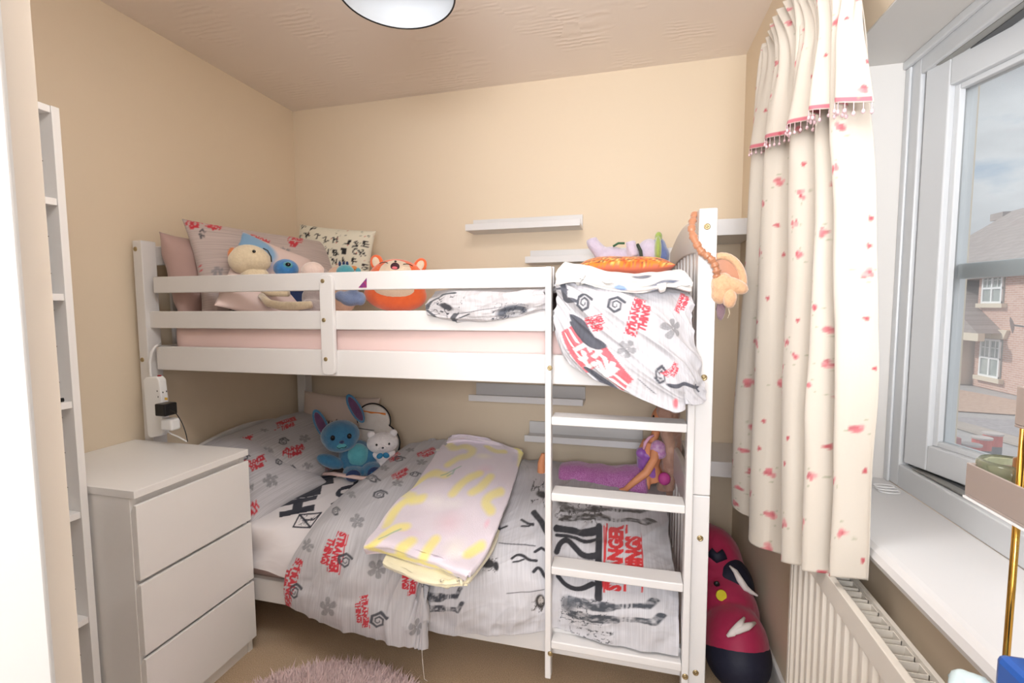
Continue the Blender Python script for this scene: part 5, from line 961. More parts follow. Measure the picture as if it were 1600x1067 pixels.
# bollards
for px, py in ((1515, 716), (1532, 706), (1549, 700)):
    a = at(px, py+12, Z=GZ); h = .38*(a-Vector(C0)).length/12; r = .15
    t = thing('bollard', a, {1515: 'low red post, nearest of three by the kerb', 1532: 'red post, middle one of three by the kerb', 1549: 'red and grey post, farthest of three by the kerb'}[px], 'bollard', 'posts at the kerb')
    bm = bmesh.new(); lathe(bm, a, [(0, 0), (r, 0), (r, h*.5), (0, h*.5)], 16); obj('lower_band', bm, mat('post_grey', L(112, 116, 122), .6), t)
    bm = bmesh.new(); lathe(bm, a, [(0, h*.5), (r, h*.5), (r, h), (0, h)], 16); obj('upper_band', bm, mat('post_red', L(222, 106, 98), .6), t)
    bm = bmesh.new(); lathe(bm, a, [(0, h), (r*1.1, h), (r*1.1, h*1.08), (0, h*1.08)], 16); obj('cap', bm, mat('post_cap', L(206, 196, 192), .6), t)
# parked car, only its tail in view
cl = at(1500, 700, Z=GZ+.7); ca = thing('car', (cl.x, cl.y+2, GZ), 'silver parked car, its rear seen through the window', 'car')
bm = bmesh.new(); x0, x1 = cl.x-1.75, cl.x; yb = cl.y
prof = [(0, .32), (0, .78), (.1, .98), (.35, 1.02), (.95, 1.42), (2.3, 1.46), (3.2, 1.0), (4.2, .85), (4.3, .35)]
prism(bm, [(x0, yb+a, GZ+z) for a, z in prof], (x1-x0, 0, 0)); obj('body', bm, mat('silver_car_paint', L(196, 198, 202), .25, .3), ca, bevel=.05)
bm = bmesh.new(); prism(bm, [(x0+.12, yb+.36, GZ+1.06), (x0+.2, yb+.9, GZ+1.41), (x1-.2, yb+.9, GZ+1.41), (x1-.12, yb+.36, GZ+1.06)], (0, -.03, .03)); obj('rear_window', bm, mat('car_glass', L(120, 132, 130), .1), ca)
bm = bmesh.new(); box(bm, (x1-.36, yb-.02, GZ+.72), (x1+.01, yb+.22, GZ+.88)); obj('tail_light', bm, mat('tail_red', L(186, 120, 120), .2), ca, bevel=.02)
bm = bmesh.new(); box(bm, (x0+.3, yb-.02, GZ+.5), (x1-.55, yb+.01, GZ+.62)); obj('number_plate', bm, mat('plate_yellow', L(220, 196, 120), .5), ca)
for yy in (.75, 3.4):
    bm = bmesh.new(); lathe(bm, (x1-.2, yb+yy, GZ+.31), [(0, 0), (.3, 0), (.31, .1), (.3, .21), (0, .21)], 24, (1, 0, 0)); obj('wheel', bm, m_dark, ca)
# ================================================================== CLOTH MATERIALS
m_duvet = mat('pinstripe_cotton', L(200, 200, 204), .85, vcol=True, stripe=(260, .13, 0), bump=(160, .12, .001), sheen=.2)
m_duvet_h = mat('pinstripe_cotton_across', L(200, 200, 204), .85, vcol=True, stripe=(300, .2, 1), bump=(160, .12, .001), sheen=.2)
m_plain = mat('soft_cotton', L(200, 200, 204), .85, vcol=True, bump=(200, .1, .001), sheen=.2)
m_fleece = mat('plush_fleece', L(230, 220, 225), .95, vcol=True, bump=(240, .5, .003), sheen=.6)
m_pink = mat('pink_jersey_sheet', L(224, 198, 194), .85, bump=(7, .25, .012))
def plush(name, c, c2=None, s=45): return mat(name, L(*c), .95, bump=(220, .6, .004), sheen=.7, mottle=(s, .5, L(*(c2 or [max(0, k-22) for k in c]))))
DUV = (198, 197, 202)
def A_(rows, spec=None):
    """control rows of (px, py, plane letter, value[, dz]) -> points"""
    out = []
    for r in rows:
        q = []
        for e in r:
            if len(e) == 3: q.append(e); continue
            q.append(at(e[0], e[1], **{e[2]: e[3]}))
        out.append(q)
    return np.transpose(np.array([[tuple(p) for p in r] for r in out]), (1, 0, 2))   # -> [u][v]
def mattress(name, x0, x1, y0, y1, z0, z1, m, lab, cat, seed):
    nu, nv = 90, 60; r = .045
    bm = bmesh.new(); box(bm, (x0, y0, z0), (x1, y1, z1)); bmesh.ops.bevel(bm, geom=bm.edges[:], offset=r, segments=4, affect='EDGES', profile=.6)
    bmesh.ops.subdivide_edges(bm, edges=[e for e in bm.edges if e.calc_length() > .3], cuts=20, use_grid_fill=True)
    for v in bm.verts: v.co.y -= .008*math.exp(-((v.co.z-(z0+z1)/2)/(.3*(z1-z0)))**2)*(v.co.y < (y0+y1)/2); v.co += Vector((0, 1, 1))*.003*float(vnoise(v.co.x*7, v.co.z*9, seed))
    return tag(obj(name, bm, m, smooth=True), lab, cat)
mattress('mattress', -1.655, .150, 1.374, 2.128, 1.051, 1.186, m_pink, 'upper bunk mattress in a fitted pale pink sheet', 'mattress', 3)
mattress('mattress', -1.690, .150, 1.374, 2.128, .216, .405, m_pink, 'lower bunk mattress in a pale pink sheet under the duvet', 'mattress', 4)
# ------------------------------------------------------------------ lower duvet
def wr_low(u, v):
    f = np.clip((.62-v)/.3, 0, 1)           # hanging front: folds run down; top: they run diagonally
    a = ridge(u, v, 1.45, 11, 5, 2)*.016; b = ridge(u, v, 1.0, 11, 4, 7)*.018
    return a*f+b*(1-f)+fbm(u*6, v*6, 11, 3)*.016+ridge(u, v, .4, 17, 2.5, 21, 1.2)*.0035
T = 'Z'
duv = thing('duvet', (-.3, 1.7, .43), 'grey pinstripe printed duvet spread over the lower bunk', 'duvet')
rows = [
 [(600, 992, 'Y', 1.30), (650, 985, 'Y', 1.295), (700, 991, 'Y', 1.295), (760, 992, 'Y', 1.30), (820, 988, 'Y', 1.312), (866, 978, 'Y', 1.336), (900, 994, 'Z', .249), (953, 1006, 'Z', .249), (1010, 1015, 'Z', .249), (1060, 1024, 'Z', .249)],
 [(600, 950, 'Y', 1.295), (650, 950, 'Y', 1.285), (700, 950, 'Y', 1.282), (760, 948, 'Y', 1.288), (820, 945, 'Y', 1.302), (867, 935, 'Y', 1.336), (900, 945, 'Y', 1.325), (953, 957, 'Y', 1.322), (1010, 962, 'Y', 1.325), (1061, 975, 'Y', 1.34)],
 [(610, 905, 'Y', 1.325), (655, 905, 'Y', 1.31), (705, 900, 'Y', 1.31), (760, 895, 'Y', 1.315), (815, 890, 'Y', 1.33), (868, 885, 'Y', 1.372), (905, 893, 'Y', 1.375), (955, 902, 'Y', 1.375), (1010, 910, 'Y', 1.375), (1060, 925, 'Y', 1.378)],
 [(630, 850, 'Z', .455), (670, 850, 'Z', .462), (715, 845, 'Z', .465), (765, 840, 'Z', .47), (820, 832, 'Z', .49), (870, 828, 'Z', .50), (910, 832, 'Z', .50), (955, 836, 'Z', .50), (1005, 845, 'Z', .485), (1052, 865, 'Z', .45)],
 [(660, 790, 'Z', .48), (695, 790, 'Z', .485), (740, 788, 'Z', .495), (785, 785, 'Z', .50), (830, 780, 'Z', .515), (872, 778, 'Z', .52), (910, 780, 'Z', .52), (955, 784, 'Z', .52), (1000, 792, 'Z', .50), (1044, 810, 'Z', .46)],
 [(690, 740, 'Z', .50), (725, 738, 'Z', .51), (765, 738, 'Z', .52), (805, 738, 'Z', .52), (840, 740, 'Z', .52), (875, 742, 'Z', .52), (912, 745, 'Z', .52), (955, 750, 'Z', .51), (995, 757, 'Z', .495), (1038, 770, 'Z', .47)],
 [(-.98, 2.12, .50), (-.86, 2.13, .51), (-.74, 2.13, .515), (-.62, 2.13, .515), (-.50, 2.13, .505), (-.38, 2.13, .50), (-.24, 2.13, .495), (-.10, 2.13, .485), (.03, 2.13, .475), (.135, 2.13, .46)],
]
P_LOW = A_(rows); cloth('cover', P_LOW, (1.15, 1.02), .0033, m_duvet, wr_low, PR.get('low'), DUV, duv, .012)
def wr_flap(u, v):
    a = ridge(u, v, 1.35, 13, 6, 31, .8)*.028; b = ridge(u, v, 1.15, 7, 4, 33)*.020; f = np.clip((.55-v)/.3, 0, 1)
    return (a*f+b*(1-f)+fbm(u*7, v*7, 35, 3)*.012+.010)*np.clip(.25+u/.1, 0, 1)
rows = [
 [(447, 944, 'Y', 1.300), (500, 967, 'Y', 1.285), (560, 984, 'Y', 1.28), (612, 996, 'Y', 1.275), (645, 1006, 'Y', 1.272), (661, 1013, 'Y', 1.27)],
 [(444, 915, 'Y', 1.292), (503, 925, 'Y', 1.270), (560, 935, 'Y', 1.265), (608, 940, 'Y', 1.262), (645, 948, 'Y', 1.262), (664, 955, 'Y', 1.262)],
 [(454, 878, 'Y', 1.312), (508, 880, 'Y', 1.285), (565, 882, 'Y', 1.28), (612, 884, 'Y', 1.280), (650, 888, 'Y', 1.285), (668, 890, 'Y', 1.287)],
 [(488, 826, 'Z', .455), (528, 822, 'Z', .475), (578, 818, 'Z', .48), (628, 818, 'Z', .485), (668, 818, 'Z', .49), (690, 818, 'Z', .49)],
 [(526, 782, 'Z', .468), (566, 768, 'Z', .495), (610, 762, 'Z', .51), (660, 758, 'Z', .515), (700, 758, 'Z', .515), (722, 758, 'Z', .515)],
 [(566, 750, 'Z', .478), (602, 732, 'Z', .53), (640, 722, 'Z', .535), (690, 718, 'Z', .535), (725, 716, 'Z', .535), (745, 716, 'Z', .53)],
 [(622, 716, 'Z', .49), (638, 699, 'Z', .54), (672, 696, 'Z', .545), (712, 694, 'Z', .545), (745, 694, 'Z', .54), (765, 694, 'Z', .535)],
 [(-1.14, 2.135, .48), (-1.04, 2.14, .52), (-.95, 2.14, .525), (-.85, 2.14, .52), (-.75, 2.14, .51), (-.70, 2.14, .50)],
]
cloth('turned_back_fold', A_(rows), (.56, 1.05), .003, m_duvet, wr_flap, PR.get('flap'), DUV, duv, .022)
# loose thread from the hem
bm = bmesh.new(); tube(bm, [at(659, 1011, Y=1.268), at(660, 1030, Y=1.262), at(662, 1050, Y=1.26), at(663, 1061, Y=1.262), at(668, 1064, Y=1.27)], .0007, 5); obj('loose_thread', bm, m_wplast, duv)
# ------------------------------------------------------------------ white printed throw
def wr_t(u, v): return ridge(u, v, .8, 5, 4, 41)*.007+fbm(u*5, v*5, 43, 3)*.009
rows = [
 [(378, 884, 'Y', 1.335), (415, 892, 'Y', 1.325), (448, 904, 'Y', 1.32), (480, 912, 'Y', 1.32), (510, 915, 'Y', 1.325)],
 [(380, 862, 'Y', 1.355), (418, 862, 'Y', 1.34), (455, 862, 'Y', 1.335), (490, 865, 'Y', 1.34), (525, 868, 'Y', 1.34)],
 [(388, 825, 'Z', .445), (430, 822, 'Z', .445), (472, 818, 'Z', .44), (512, 812, 'Z', .44), (550, 810, 'Z', .44)],
 [(405, 795, 'Z', .462), (448, 788, 'Z', .462), (492, 780, 'Z', .460), (535, 772, 'Z', .455), (575, 768, 'Z', .45)],
 [(440, 768, 'Z', .468), (480, 758, 'Z', .472), (522, 750, 'Z', .475), (565, 744, 'Z', .47), (605, 740, 'Z', .465)],
 [(475, 752, 'Z', .472), (510, 744, 'Z', .478), (548, 736, 'Z', .480), (588, 730, 'Z', .478), (628, 724, 'Z', .475)],
]
th = cloth('throw', A_(rows), (.52, .72), .003, m_plain, wr_t, PR.get('throw'), (226, 222, 224), None, .006)
tag(th, 'white throw with large black lettering spread in front of the lower pillows', 'throw')
# pink folded hem of the sheet lying behind it
bm = bmesh.new(); pts = [at(x, y, Z=z) for x, y, z in ((500, 741, .485), (520, 740, .495), (545, 744, .497), (565, 747, .495), (585, 747, .488))]; tube(bm, pts, [(.012, .008)]*5, 12)
tag(obj('sheet_edge', bm, m_pink, smooth=True), 'rolled pink sheet edge in front of the blue plush toy', 'sheet')
# ------------------------------------------------------------------ pastel fleece blanket
fl = thing('fleece_blanket', (-.6, 1.6, .5), 'folded pastel fleece blanket with yellow swirls laid across the duvet', 'blanket')
def wr_f(u, v): return fbm(u*6, v*6, 51, 3)*.014+ridge(u, v, .2, 4, 3, 52)*.007
def rim(c, e, k=5):
    """round the border down so that the fold looks thick"""
    return c
rows = [
 [(572, 866, 'Z', .474), (610, 868, 'Z', .480), (655, 885, 'Z', .478), (690, 893, 'Z', .475), (728, 907, 'Z', .470)],
 [(570, 850, 'Z', .508), (612, 850, 'Z', .515), (658, 868, 'Z', .515), (695, 880, 'Z', .512), (734, 895, 'Z', .505)],
 [(600, 812, 'Z', .52), (640, 812, 'Z', .53), (685, 822, 'Z', .53), (725, 832, 'Z', .53), (768, 846, 'Z', .52)],
 [(636, 768, 'Z', .54), (672, 762, 'Z', .55), (712, 768, 'Z', .55), (752, 776, 'Z', .55), (790, 790, 'Z', .535)],
 [(668, 728, 'Z', .555), (700, 722, 'Z', .565), (738, 726, 'Z', .57), (775, 732, 'Z', .565), (806, 742, 'Z', .55)],
 [(692, 696, 'Z', .56), (722, 692, 'Z', .572), (756, 697, 'Z', .575), (788, 704, 'Z', .572), (814, 714, 'Z', .555)],
 [(708, 684, 'Y', 2.085), (734, 684, 'Y', 2.09), (762, 688, 'Y', 2.09), (792, 695, 'Y', 2.085), (816, 702, 'Y', 2.06)],
]
cloth('top_layer', A_(rows), (.50, .95), .0035, m_fleece, wr_f, PR.get('fleece'), (232, 220, 230), fl, .022)
rows2 = [[tuple(Vector(at(a, b, **{c: d}))+Vector((0, 0, -.004))) for a, b, c, d in r] for r in [
 [(600, 884, 'Z', .462), (645, 903, 'Z', .462), (685, 914, 'Z', .462), (730, 913, 'Z', .462)],
 [(600, 868, 'Z', .480), (648, 890, 'Z', .482), (692, 902, 'Z', .482), (736, 900, 'Z', .478)],
 [(640, 815, 'Z', .49), (688, 826, 'Z', .49), (730, 836, 'Z', .49), (772, 850, 'Z', .485)],
 [(672, 765, 'Z', .51), (712, 770, 'Z', .51), (752, 778, 'Z', .51), (790, 793, 'Z', .50)]]]
cloth('under_layer', A_(rows2), (.45, .4), .006, m_fleece, lambda u, v: fbm(u*7, v*7, 55, 3)*.01, None, (236, 228, 196), fl, .014)
bm = bmesh.new(); p = at(684, 703, Z=.572); obox(bm, p, (1, .4, 0), (-.4, 1, 0), (0, 0, 1), .018, .03, .0015); obj('care_label', bm, m_wplast, fl)
# ------------------------------------------------------------------ lower pillows
p_ = pillow('pillow', frameM((-1.520, 1.845, .575), (0, 1, 0), (-.92, 0, .40)), .62, .46, .15, m_duvet_h, (196, 194, 198), PR.get('pA'), seed=3, wrk=.006)
tag(p_, 'grey printed pillow in the far corner of the lower bunk', 'pillow', 'grey printed pillows')
p_ = pillow('pillow', frameM((-1.500, 1.545, .545), (.05, 1, .05), (-.90, 0, .40)), .40, .48, .15, m_duvet_h, (200, 198, 203), PR.get('pB'), seed=5, wrk=.008)
tag(p_, 'grey printed pillow on the lower bunk, nearer one beside the chest', 'pillow', 'grey printed pillows')
p_ = pillow('cushion', frameM((-1.470, 2.095, .600), (1, .02, -.05), (-.02, .16, 1)), .44, .36, .09, m_plain, (208, 190, 178), PR.get('bike'), seed=8, wrk=.005, rnd=4)
tag(p_, 'off-white cushion with tiny cyclist print standing in the lower back corner', 'cushion')
# white outlined cushion (plain rounded stand-in)
rc = thing('round_cushion', at(583, 705, Y=2.02), 'white rounded cushion with black edge and orange stripes behind the toys', 'cushion')
def outl(n=40):
    P = []
    for k in range(n):
        a = 2*PI*k/n; P.append((math.cos(a), math.sin(a)))
    return P
cc = at(583, 672, Y=2.03); ux = Vector((1, 0, -.06)).normalized(); uy = Vector((0, .15, 1)).normalized(); un = ux.cross(uy)
bm = bmesh.new(); ell(bm, cc+uy*.052, (.088, .03, .075), Matrix((ux, un, uy)).transposed().to_3x3(), 4); ell(bm, cc-uy*.05+ux*.02, (.125, .034, .095), Matrix((ux, un, uy)).transposed().to_3x3(), 4)
o = obj('filling', bm, plush('ivory_plush', (226, 220, 214), (216, 208, 200)), rc, True); md = o.modifiers.new('fuse', 'REMESH'); md.mode = 'VOXEL'; md.voxel_size = .006; md.use_smooth_shade = True
def arcpts(c, rx, ry, a0, a1, n=24, off=0): return [c+ux*rx*math.cos(a0+(a1-a0)*k/n)+uy*ry*math.sin(a0+(a1-a0)*k/n)+un*off for k in range(n+1)]
bm = bmesh.new(); tube(bm, arcpts(cc+uy*.052, .092, .079, -.35, PI+.35), .0035, 8); obj('piping', bm, m_black, rc, True)
bm = bmesh.new(); tube(bm, arcpts(cc-uy*.05+ux*.02, .128, .098, -.3, 1.05), .0035, 8); obj('piping', bm, m_black, rc, True)
m_or = mat('orange_felt', L(226, 132, 60), .9)
bm = bmesh.new(); tube(bm, [cc+ux*a+uy*(.088)+un*(.027-abs(a)*.16) for a in (-.072, -.05, -.03, 0, .03, .05, .072)], [(.002, .005)]*7, 8); obj('stripe', bm, m_or, rc, True)
bm = bmesh.new(); tube(bm, [cc+ux*a+uy*(.004)+un*(.029-abs(a)*.12) for a in (-.08, -.05, -.03, 0, .03, .05, .08)], [(.0015, .0025)]*7, 8); obj('stripe', bm, mat('grey_felt', L(120, 116, 112), .9), rc, True)
# ------------------------------------------------------------------ upper duvet
du = thing('duvet', (-.2, 1.7, 1.19), 'grey pinstripe printed duvet bunched up and spilling over the ladder side of the upper bunk', 'duvet')
def wr_u(u, v): return ridge(u, v, .35, 6, 3, 61, .9)*.013+fbm(u*8, v*8, 63, 3)*.013
rows = [
 [(690, 499, 'Y', 1.335), (725, 504, 'Y', 1.332), (770, 501, 'Y', 1.330), (815, 494, 'Y', 1.332), (853, 486, 'Y', 1.336)],
 [(668, 488, 'Y', 1.336), (715, 494, 'Y', 1.322), (765, 492, 'Y', 1.320), (812, 484, 'Y', 1.322), (853, 476, 'Y', 1.333)],
 [(666, 476, 'Y', 1.350), (712, 474, 'Y', 1.322), (765, 474, 'Y', 1.320), (812, 470, 'Y', 1.324), (853, 464, 'Y', 1.334)],
 [(676, 462, 'Y', 1.385), (715, 458, 'Y', 1.350), (765, 457, 'Y', 1.348), (812, 455, 'Y', 1.350), (853, 452, 'Y', 1.355)],
 [(-.60, 1.43, 1.275), (-.50, 1.42, 1.285), (-.38, 1.42, 1.29), (-.26, 1.42, 1.295), (-.13, 1.42, 1.30)],
 [(-.66, 1.60, 1.29), (-.52, 1.60, 1.31), (-.38, 1.60, 1.32), (-.22, 1.60, 1.32), (-.08, 1.60, 1.32)],
 [(-.64, 1.85, 1.28), (-.50, 1.85, 1.30), (-.36, 1.85, 1.31), (-.20, 1.85, 1.32), (-.06, 1.85, 1.32)],
 [(-.60, 2.05, 1.20), (-.48, 2.08, 1.20), (-.34, 2.08, 1.21), (-.18, 2.08, 1.21), (-.04, 2.08, 1.21)],
]
cloth('bunched_middle', A_(rows), (.55, 1.0), .0035, m_duvet, wr_u, PR.get('ubun'), (194, 191, 194), du, .012)
def wr_d(u, v): 
    f = np.clip((.55-v)/.1, 0, 1)
    return ((ridge(u, v, 2.35, 12, 7, 71, .5)*.034+ridge(u, v, 2.2, 24, 6, 72, .6)*.010)*f+fbm(u*7, v*7, 73, 3)*.010)
rows = [
 [(869, 522, 'Y', 1.298), (884, 560, 'Y', 1.285), (925, 588, 'Y', 1.275), (985, 613, 'Y', 1.262), (1056, 642, 'Y', 1.250), (1066, 629, 'Y', 1.262), (1084, 630, 'Y', 1.275), (1099, 624, 'Y', 1.290)],
 [(869, 497, 'Y', 1.298), (890, 530, 'Y', 1.280), (935, 556, 'Y', 1.262), (990, 578, 'Y', 1.252), (1050, 600, 'Y', 1.245), (1068, 596, 'Y', 1.256), (1082, 596, 'Y', 1.270), (1095, 590, 'Y', 1.290)],
 [(869, 472, 'Y', 1.300), (896, 494, 'Y', 1.282), (940, 514, 'Y', 1.266), (990, 530, 'Y', 1.258), (1040, 545, 'Y', 1.254), (1062, 545, 'Y', 1.262), (1078, 545, 'Y', 1.275), (1090, 540, 'Y', 1.295)],
 [(870, 448, 'Y', 1.310), (900, 458, 'Y', 1.295), (945, 470, 'Y', 1.285), (990, 480, 'Y', 1.280), (1036, 490, 'Y', 1.278), (1058, 492, 'Y', 1.285), (1072, 492, 'Y', 1.295), (1083, 490, 'Y', 1.308)],
 [(871, 433, 'Y', 1.335), (903, 438, 'Y', 1.325), (945, 446, 'Y', 1.320), (990, 452, 'Y', 1.320), (1030, 454, 'Y', 1.320), (1052, 455, 'Y', 1.322), (1066, 456, 'Y', 1.328), (1078, 458, 'Y', 1.335)],
 [(-.19, 1.40, 1.335), (-.13, 1.40, 1.33), (-.07, 1.40, 1.315), (-.01, 1.40, 1.31), (.05, 1.40, 1.305), (.09, 1.40, 1.30), (.12, 1.40, 1.29), (.145, 1.40, 1.28)],
 [(-.18, 1.62, 1.33), (-.12, 1.62, 1.325), (-.06, 1.62, 1.31), (0, 1.62, 1.31), (.06, 1.62, 1.305), (.10, 1.62, 1.30), (.13, 1.62, 1.29), (.15, 1.62, 1.27)],
 [(-.16, 1.95, 1.30), (-.10, 1.95, 1.30), (-.05, 1.95, 1.29), (.01, 1.95, 1.28), (.06, 1.95, 1.28), (.10, 1.95, 1.27), (.12, 1.95, 1.26), (.14, 1.95, 1.24)],
]
cloth('hanging_corner', A_(rows), (.40, .95), .0024, m_duvet, wr_d, PR.get('drape'), DUV, du, .008)
# white throw with blue marks on the upper bunk
def wr_w(u, v): return fbm(u*9, v*9, 81, 3)*.012
rows = [
 [(869, 446, 'Y', 1.292), (903, 441, 'Y', 1.285), (945, 452, 'Y', 1.280), (1000, 458, 'Y', 1.275), (1040, 449, 'Y', 1.280), (1082, 455, 'Y', 1.300)],
 [(869, 434, 'Y', 1.292), (903, 434, 'Y', 1.285), (945, 445, 'Y', 1.280), (1000, 449, 'Y', 1.275), (1040, 441, 'Y', 1.282), (1082, 446, 'Y', 1.300)],
 [(869, 424, 'Y', 1.330), (903, 427, 'Y', 1.330), (945, 436, 'Y', 1.325), (1000, 440, 'Y', 1.320), (1040, 434, 'Y', 1.330), (1080, 438, 'Y', 1.335)],
 [(-.19, 1.42, 1.365), (-.13, 1.42, 1.355), (-.07, 1.42, 1.335), (.01, 1.42, 1.325), (.07, 1.42, 1.330), (.145, 1.42, 1.33)],
 [(-.19, 1.60, 1.36), (-.13, 1.60, 1.355), (-.06, 1.60, 1.33), (.01, 1.60, 1.32), (.07, 1.60, 1.325), (.15, 1.60, 1.345)],
 [(-.18, 1.78, 1.35), (-.12, 1.78, 1.35), (-.06, 1.78, 1.32), (.02, 1.78, 1.31), (.08, 1.78, 1.315), (.15, 1.78, 1.34)],
]
o = cloth('throw_upper', A_(rows), (.40, .5), .003, m_fleece, wr_w, PR.get('uthrow'), (220, 217, 214), None, .012)
o.name = 'throw'; tag(o, 'white fleece throw with blue brushed marks on the upper duvet', 'throw')
# ------------------------------------------------------------------ upper pillows and cushions
p_ = pillow('pillow', frameM((-1.672, 1.520, 1.345), (-.12, 1, 0), (-.22, 0, 1)), .30, .34, .11, m_plain, (176, 148, 142), None, seed=12, wrk=.012)
tag(p_, 'plain mauve-brown pillow at the left end of the upper bunk', 'pillow')
p_ = pillow('pillow', frameM((-1.505, 1.735, 1.375), (.30, .95, -.02), (-.30, .08, 1)), .66, .40, .13, m_duvet_h, (196, 182, 178), PR.get('p2'), seed=14, wrk=.008)
tag(p_, 'grey printed pillow leaning at the left end of the upper bunk', 'pillow', 'grey printed pillows')
a_, b_, c_ = at(316, 348, Y=1.50), at(436, 396, Y=1.70), at(400, 486, Y=1.47)
p_ = pillow('cushion', frameM((b_+c_)/2, b_-a_, a_-c_), (b_-a_).length, (a_-c_).length*.97, .075, m_plain, (226, 206, 202), PR.get('rain'), seed=15, wrk=.006)
tag(p_, 'pale pink cushion with a blue printed field on the upper bunk', 'cushion')
p_ = pillow('cushion', frameM(at(522, 398, Y=2.05), (1, .05, -.12), (.10, .14, 1)), .42, .27, .10, m_plain, (226, 222, 204), PR.get('abc'), seed=17, wrk=.004)
tag(p_, 'cushion printed with scattered letters and leaves on the upper bunk', 'cushion')
oc = thing('patterned_cushion', (0, 1.86, 1.38), 'orange and pink sided cushion with fiery speckled top under the lilac plush toy', 'cushion')
o = pillow('cushion_cover', frameM((-.02, 1.845, 1.374), (1, -.04, 0), (0, 1, .02)), .35, .34, .085, mat('orange_print', L(232, 140, 44), .85, vcol=True, sheen=.2), (232, 138, 48), PR.get('oc', [('ink', (-.02, -.02), (.37, -.02), (-.02, .36), (190, 40, 40), (16, 16, 3), .9), ('ink', (-.02, -.02), (.37, -.02), (-.02, .36), (246, 220, 130), (13, 15, 9), .9), ('ink', (-.02, -.02), (.37, -.02), (-.02, .36), (70, 30, 60), (20, 20, 13), .8)]), oc, seed=19, back=(222, 120, 90))
# ------------------------------------------------------------------ curtain
cu = thing('curtain', (.40, 1.3, 2.02), 'cream curtain printed with small pink roses hanging left of the window', 'curtain')
def curt(lo, hi, nf=8, amp=.020):
    pass
def wr_c(u, v):
    k = 2*PI*u/.185+.8*np.sin(u*9); w = .35*np.sin(v*1.7+u*3); s = np.sin(k+w); t = np.clip((v-.9)/.4, 0, 1)
    return .024*np.sign(s)*np.abs(s)**.7*(1-.6*t)+.010*np.sin(2*PI*u/.07)*t+fbm(u*5, v*1.6, 91, 3)*.020+ridge(u, v, 1.5, 14, 9, 92, .4)*.004
rows = [
 [(1151, 780, 'X', .352), (1185, 850, 'X', .350), (1240, 878, 'X', .368), (1285, 895, 'X', .380), (1328, 905, 'X', .392)],
 [(1156, 690, 'X', .355), (1192, 690, 'X', .352), (1244, 690, 'X', .365), (1290, 690, 'X', .378), (1336, 690, 'X', .392)],
 [(1168, 540, 'X', .365), (1203, 540, 'X', .360), (1250, 540, 'X', .368), (1296, 540, 'X', .378), (1345, 540, 'X', .392)],
 [(1180, 380, 'X', .375), (1212, 380, 'X', .372), (1256, 380, 'X', .375), (1298, 380, 'X', .382), (1346, 380, 'X', .392)],
 [(1188, 240, 'X', .385), (1218, 230, 'X', .385), (1258, 215, 'X', .385), (1298, 190, 'X', .388), (1342, 175, 'X', .392)],
 [(1196, 110, 'X', .395), (1225, 90, 'X', .395), (1260, 55, 'X', .395), (1296, 20, 'X', .395), (1336, -15, 'X', .395)],
 [(.40, 1.64, 2.02), (.40, 1.50, 2.02), (.40, 1.37, 2.02), (.40, 1.24, 2.02), (.40, 1.12, 2.02)],
]
m_curt = mat('cream_curtain_linen', L(236, 228, 212), .9, vcol=True, bump=(300, .25, .001), sheen=.15)
# some daylight passes through the cloth
_N = m_curt.node_tree.nodes; _K = m_curt.node_tree.links; _t = _N.new('ShaderNodeBsdfTranslucent'); _x = _N.new('ShaderNodeMixShader'); _x.inputs[0].default_value = .15
_a = [n for n in _N if n.type == 'ATTRIBUTE'][0]; _K.new(_a.outputs['Color'], _t.inputs[0]); _K.new(_N['Principled BSDF'].outputs[0], _x.inputs[1]); _K.new(_t.outputs[0], _x.inputs[2]); _K.new(_x.outputs[0], _N['Material Output'].inputs[0])
def roses(Lu, Lv, seed, n):
    r = random.Random(seed); out = []; pts = []
    for k in range(n*30):
        if len(pts) >= n: break
        x, y = r.random()*Lu, r.random()*Lv
        if all((x-a)**2+(y-b)**2 > .051**2 for a, b in pts): pts.append((x, y))
    for i, (x, y) in enumerate(pts):
        big = r.random() < .55; s = .031 if big else .014; a = r.random()*6.28
        cols = [(214, 128, 134), (226, 160, 162), (196, 92, 104)]
        if big:
            for k in range(7):
                d = s*.38*r.random(); b = r.random()*6.28; q = s*(.28+.2*r.random()); cx, cy = x+d*math.cos(b), y+d*math.sin(b)*.8
                out.append(('ell', (cx-q/2, cy-q/2), (cx+q/2, cy-q/2+q*.2), (cx-q/2-q*.1, cy+q/2), cols[k % 3], 5, .8))
            for k in range(3):
                b = a+k*2.1; cx, cy = x+s*.62*math.cos(b), y+s*.6*math.sin(b); q = s*.25
                out.append(('ell', (cx-q/2, cy-q/3), (cx+q/2, cy-q/3), (cx-q/2, cy+q/3), (168, 170, 140), 5, .7))
        else:
            for k in range(3):
                b = a+k*2.1; cx, cy = x+s*.2*math.cos(b), y+s*.2*math.sin(b); q = s*.6
                out.append(('ell', (cx-q/2, cy-q/2), (cx+q/2, cy-q/2), (cx-q/2, cy+q/2), (196, 78, 92), 5, .85))
    return out
cloth('panel', A_(rows), (.85, 1.42), .0035, m_curt, wr_c, roses(.85, 1.42, 5, 190), (218, 210, 198), cu, .0015)
rows = [
 [(1181, 236, 'X', .368), (1212, 216, 'X', .362), (1246, 196, 'X', .360), (1290, 172, 'X', .362), (1350, 158, 'X', .375)],
 [(1190, 160, 'X', .378), (1220, 140, 'X', .372), (1252, 118, 'X', .370), (1292, 90, 'X', .372), (1344, 60, 'X', .382)],
 [(1197, 95, 'X', .386), (1226, 70, 'X', .382), (1258, 42, 'X', .382), (1294, 10, 'X', .384), (1338, -30, 'X', .388)],
 [(.388, 1.645, 2.03), (.388, 1.51, 2.03), (.388, 1.38, 2.03), (.388, 1.25, 2.03), (.388, 1.115, 2.03)],
]
